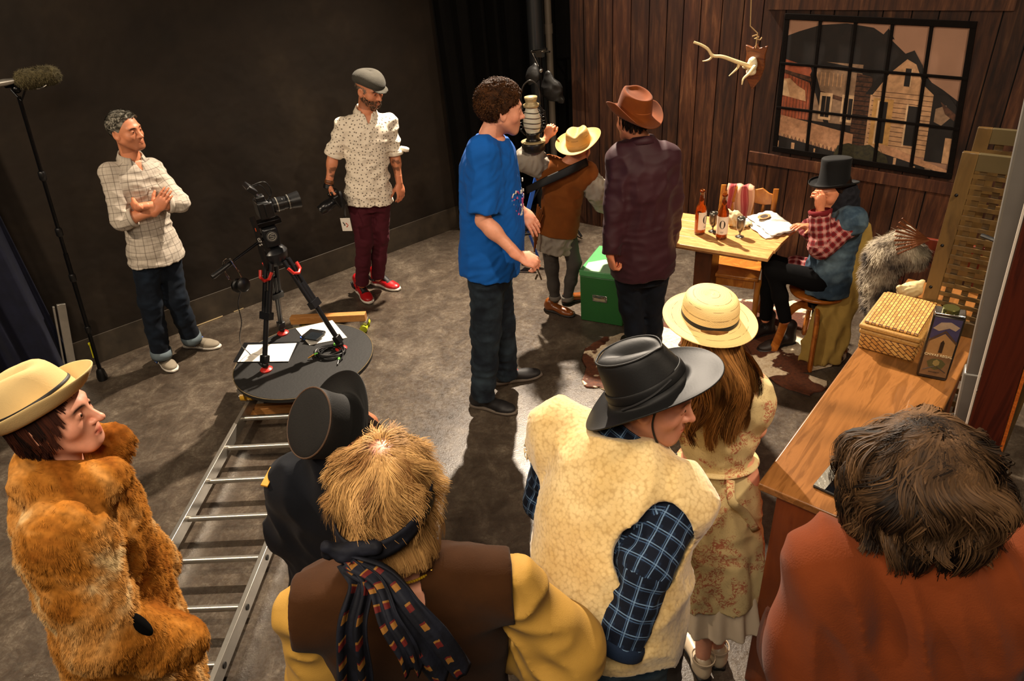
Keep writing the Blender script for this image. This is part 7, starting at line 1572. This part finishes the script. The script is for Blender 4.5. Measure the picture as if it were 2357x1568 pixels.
# ================================================================== blond person with the bandana
P = Person('person with tousled blond hair, navy bandana and brown waistcoat seen from behind', dict(nk=Zs(928, 1296, 1.372), pv=V(-.30, .99, .90), sL=Zs(738, 1400, 1.325), sR=Zs(1150, 1345, 1.325), eL=V(-.485, .93, 1.08), wL=V(-.44, 1.08, .93), eR=V(.045, .95, 1.08), wR=V(-.10, 1.10, .95),
    kR=V(-.2, 1.02, .46), kL=V(-.4, 1.02, .46), aR=V(-.19, 1.0, .09), aL=V(-.42, 1.0, .09)), 1.0, 1.0)
H = Head(Zs(890, 1128, 1.535), nrm(V(.16, .97, -.28)), nrm(V(.04, .26, 1)), 1.0)
P.body(H, SKIN2, vox=.008, hvox=.0035, detail=False)
for q, s_ in (('L', -1), ('R', 1)): P.k['s' + q] = P.k['s' + q] + P.R * .034 * s_ - P.U * .012
sd = P.top('blouse', M_yel, [(-.3, .18, .14), (0, .15, .12), (.4, .15, .12), (.75, .155, .105), (.88, .13, .08), (.93, .10, .05)], [('L', (.052, .076, .07), .9), ('R', (.052, .098, .07), .9)], vox=.007, dsp=[wr(.012, .14, [P.U, P.R], seed=111, spread=.4)])
bl = sd.build('blouse', M_yel, P.r)
sd = P.top('waistcoat', M_vestb, [(-.3, .225, .150), (0, .215, .140), (.4, .215, .135), (.7, .228, .128), (.84, .232, .110), (.92, .22, .08), (.96, .16, .05)], [], vox=.006, k=.03, pw=2.6, dsp=[wr(.004, .16, seed=112)])
nb = P.k['nk']; [sd.cap(P.k['s' + q] + UP * .004, nb - UP * .035, .074, .066, .04) for q in 'LR']; [sd.cut(P.k['pv'] + P.R * .222 * s_, P.R * s_) for s_ in (-1, 1)]; sd.cap(nb + P.F * .06 + UP * .04, nb - P.F * .095 - UP * .040 + P.R * .015, .072, .025, .01, sub=True)
wv = sd.build('waistcoat', M_vestb, P.r)
sd2 = SDF(.006); sd2.cap(nb + UP * .05, nb - UP * .12, .055, .075, .0); sd2.loft(P.k['pv'], P.R, P.F, P.U, P.st([(.6, .15, .11), (.9, .14, .10), (.97, .10, .07)]), k=.03); 
v_, Q_ = sdq(sd2, 1); link('neck_skin', v_, quads=Q_, mat=SKIN2, parent=P.bodyo, col=np.ones((len(v_), 3)))
P.trousers('trousers', M_darkj, (.095, .07, .06, .055), bottom=0)
for q in 'LR': a = P.k['a' + q]; shoe(P, q, V(a[0], a[1] - .05, 0), V(a[0], a[1] + .2, 0), M_leaboot, M_dsole, .27)
M_bl = hair_mat('golden_blond', '#6e4824', '#c89c60', .4)
hair_cap(H, 'hair', M_bl, P.r, 1.02, [((0, .07, .05), (0, 1, -.1)), ((0, -.03, .106), (0, -.3, 1))], extra=[((0, -.05, -.05), (.066, .05, .06))])
swirl = H.P(.012, -.035, .12)
def blf(q, d): return (q[:, 2] > -.055) & (q[:, 1] < .075)
rt, nn, q = scalp(H, 30000, blf, 9, 1.01)
dd = rt - swirl; dist = np.linalg.norm(dd, axis=1); keep = np.random.RandomState(3).rand(len(dist)) < np.clip((dist - .008) / .05, .1, 1); rt, nn, dd, dist = rt[keep], nn[keep], dd[keep], dist[keep]
tang = dd - nn * (dd * nn).sum(1)[:, None]; tang /= np.linalg.norm(tang, axis=1)[:, None] + 1e-9; sw = np.cross(nn, tang)
cl = waves(.35, .05, seed=33, ridge=False)(rt)
strands('hair', rt, nn, tang * 1.0 + nn * .45 + sw * (.3 + cl[:, None]), M_bl, P.r, np.clip(.045 + dist * .3, .045, .085) * np.random.RandomState(5).uniform(.8, 1.15, len(rt)), 8, .0009, grav=.22, curl=.20, cf=38, clump=.5, nc=900, coh=.6, coll=[(H.P(*SCC), H.ax, SCR * 1.10)], seed=10, colr=.55 + waves(.3, .04, seed=34, ridge=False)(rt))
rt, nn, q = scalp(H, 6000, lambda q, d: (q[:, 2] < .01) & (q[:, 2] > -.09) & (q[:, 1] < .045), 11, 1.06)
strands('hair', rt, nn, nn * .6 + H.D(0, -.2, -1), M_bl, P.r, .13, 8, .0014, grav=.5, curl=.25, cf=40, coll=[(H.P(*SCC), H.ax, SCR * 1.03), (H.P(0, -.03, -.10), H.ax, np.array([.080, .078, .085]))], seed=12, colr=.4, coh=.4)
# bandana band, knot and tails
t = NT('navy_paisley'); vv = t.obj(); u_, v_2 = uvxy(t); a_ = stripe(t, v_2, .10, .26, 0, .05); b_ = stripe(t, u_, .075, .38, .1, .05); sq = t.math('MULTIPLY', a_, b_); alt = stripe(t, u_, .15, .5, .1, .01)
c = t.mix(t.ramp(t.noise(28, 3, vv), [(.45, 0), (.6, .5)]), '#0c0d14', '#171a26'); c = t.mix(sq, c, t.mix(alt, '#521512', '#7a5220')); t.bump(t.noise(35, 3, vv), .3, .006); M_bandana = t.out(c, .75, 0, Specular_IOR_Level=.2)
def bandp(a, rr, z): return H.P(SCR[0] * rr * math.cos(a), SCC[1] + SCR[1] * rr * math.sin(a), z + .045 * math.sin(a) - .012 + .012 * math.cos(a))
G = np.zeros((64, 5, 3))
for i in range(64):
    a = 2 * PI * i / 64
    for j in range(5): G[i, j] = bandp(a, 1.26 + .012 * math.sin(j * 1.7 + a * 5), -.018 + .036 * j / 4)
bd = sheet(G, 'bandana', M_bandana, P.r, .004, uvs=(.35, .04), closeu=True)
kn = Zs(838, 1278, 1.455); kn = bandp(-PI / 2 - .42, 1.34, .0)
sd = SDF(.004); sd.cap(kn - H.R * .035 - UP * .004, kn + H.R * .06 + UP * .016, .014, .015, k=.01); sd.ell(kn - V(0, .008, 0), (.019, .016, .018), k=.01); sd.cap(kn - V(.01, 0, 0), kn + V(-.032, .0, .018), .009, .012, k=.01); sd.disp(wr(.002, .02, seed=113)); sd.build('knot', M_bandana, bd)
def tail(pts, w, name, seed):
    c = smooth_path(pts, 34); G = np.zeros((34, 15, 3)); rs = np.random.RandomState(seed); ph = rs.uniform(0, 6, 3)
    for i in range(34):
        t_ = nrm(c[min(i + 1, 33)] - c[max(i - 1, 0)]); out = nrm(V(0, -1, .25)); side = nrm(np.cross(t_, out)); out = np.cross(side, t_); wi = w[0] + (w[1] - w[0]) * min(1, i / 22)**.8
        for j in range(15): x = j / 14 * 2 - 1; G[i, j] = c[i] + side * wi * x + out * (.010 * math.sin(x * 6 + ph[0] + i * .05) + .006 * math.sin(x * 11 + ph[1] + i * .11))
    return sheet(G.transpose(0, 1, 2), name, M_bandana, bd, .003, uvs=(.6, .2))
def yb(x, y, yy): d = ray(x, y); return V(0, 0, CAM_H) + d * yy / d[1]
tail([kn - V(.0, .01, .01), yb(830, 1335, .845), yb(812, 1430, .795), yb(815, 1540, .775), yb(820, 1640, .775)], (.014, .034), 'bandana_tail', 1)
tail([kn - V(-.01, .015, .01), yb(880, 1335, .845), yb(935, 1415, .795), yb(995, 1495, .77), yb(1040, 1560, .765)], (.014, .040), 'bandana_tail', 2)
tail([kn - V(-.005, .022, .01), yb(862, 1340, .835), yb(895, 1430, .78), yb(935, 1500, .755), yb(950, 1545, .75)], (.010, .020), 'bandana_tail', 3)
mb = MB(); cc_ = P.k['nk'] + P.F * .0 + UP * .012
beads = [cc_ + P.R * .076 * math.cos(a) + P.F * .070 * math.sin(a) - UP * .010 * math.sin(a) for a in np.linspace(0, 2 * PI, 90)[:-1]]
for b_ in beads: mb.sph(b_, .0034, 4)
mb.sph(beads[80], .009, 6); mb.build('bead_necklace', simple('gold_bead', '#b08a1c', .3, .4), P.r)
er = H.P(.084, -.008, -.045); mb = MB(); [mb.sph(er - UP * .008 * i, .003, 4) for i in range(5)]; mb.build('earring', simple('brass', '#9c7434', .3, .8), P.r)
# ================================================================== person with long wavy brown hair in the right foreground
P = Person('person with shoulder-length wavy brown hair and rust knit jumper in the right foreground', dict(nk=V(.775, .875, 1.40), pv=V(.83, .80, .92), sL=V(.625, .90, 1.335), sR=V(.945, .845, 1.335), eL=V(.565, .86, 1.07), wL=V(.60, 1.03, .93), eR=V(1.02, .80, 1.07), wR=V(.97, .98, .93),
    kR=V(.92, .85, .46), kL=V(.75, .86, .46), aR=V(.93, .82, .09), aL=V(.74, .83, .09)), .97, 1.0)
H = Head(Zs(2108, 1085, 1.545), nrm(V(-.35, .92, -.12)), nrm(V(0, .1, 1)), .92)
P.body(H, SKIN2, vox=.009, detail=False)
sd = P.top('jumper', M_rust, [(-.25, .22, .18), (0, .205, .165), (.4, .195, .155), (.7, .20, .145), (.88, .185, .125), (.97, .12, .10), (1.03, .08, .08)], [('L', (.098, .088, .07), .95), ('R', (.098, .088, .07), .95)], vox=.007, k=.05, dsp=[wr(.016, .20, [P.R, P.R + P.U * .25, P.R - P.U * .25], seed=121, spread=.15)])
jm = sd.build('jumper', M_rust, P.r)
P.trousers('trousers', M_darkj, (.095, .07, .06, .055), bottom=0)
for q in 'LR': a = P.k['a' + q]; shoe(P, q, V(a[0], a[1] - .05, 0), V(a[0], a[1] + .2, 0), M_leaboot, M_dsole, .27)
M_wb = hair_mat('wavy_brown', '#17100b', '#64492f', .4)
hair_cap(H, 'hair', M_wb, P.r, 1.07, [((0, .07, 0), (0, 1, -.2))], extra=[((0, -.045, -.08), (.085, .05, .07)), ((.055, 0, -.06), (.03, .05, .06)), ((-.055, 0, -.06), (.03, .05, .06))], dsp=wr(.006, .05, seed=122))
rt, nn, q = scalp(H, 15000, lambda q, d: (q[:, 1] < .07) & (q[:, 2] > -.03), 13, 1.06)
part = H.loc(rt)[:, 0]; sg = np.tanh((part + .01) / .03)
strands('hair', rt, nn, nn * .22 + sg[:, None] * H.R[None, :] * .3 - UP * .3, M_wb, P.r, np.random.RandomState(6).uniform(.13, .24, len(rt)), 16, .0017, grav=.40, curl=.40, cf=36, coh=.35, clump=.8, nc=260, coll=[(H.P(*SCC), H.ax, SCR * 1.09), (H.P(0, -.03, -.09), H.ax, np.array([.10, .075, .09]))], seed=14, colr=.35 + waves(.35, .05, seed=35, ridge=False)(rt))
gl = H.P(-.05, .09, -.005); MB().tube([H.P(-.036 - .026 * math.cos(a), .100 + .006 * math.cos(a), -.005 + .022 * math.sin(a)) for a in np.linspace(0, 2 * PI, 25)[:-1]], .0022, 6, closed=True).tube([H.P(-.062, .094, 0), H.P(-.082, .05, .002), H.P(-.084, -.01, 0)], .0022, 6).build('glasses', simple('tortoise', '#3a2210', .3), P.r)
# ------------------------------------------------------------------ grey fur stole and the microphone's fur
a = FUR_SRC; sd = SDF(.007); sd.cap(a[4], a[0], .055, .075, k=.04); sd.cap(a[0], a[1], .075, .085, k=.04); sd.cap(a[1], a[2], .085, .08, k=.04); sd.cap(a[2], a[3], .08, .05, k=.04); sd.disp(wr(.010, .08, seed=131)); v_, Q_ = sdq(sd)
t = NT('grey_fur'); n1 = t.noise(9, 3, t.obj()); M_gfur = t.out(t.ramp(n1, [(.38, '#38302a'), (.5, '#837664'), (.62, '#b3a68e')]), .85)
st_ = link('fur_stole', v_, quads=Q_, mat=M_gfur); tag(st_, 'grey mottled fur stole heaped over the small chair', 'stole'); fur_on('fur', v_, Q_, vnorm(v_, Q_), st_, M_gfur, 9000, .032, .0018, V(-.3, 0, -.6), 15)
v_, Q_, N_, r_ = WS_SRC; fur_on('fur', v_, Q_, N_, r_, M_muff, 4000, .014, .0015, V(0, 0, -.3), 25)
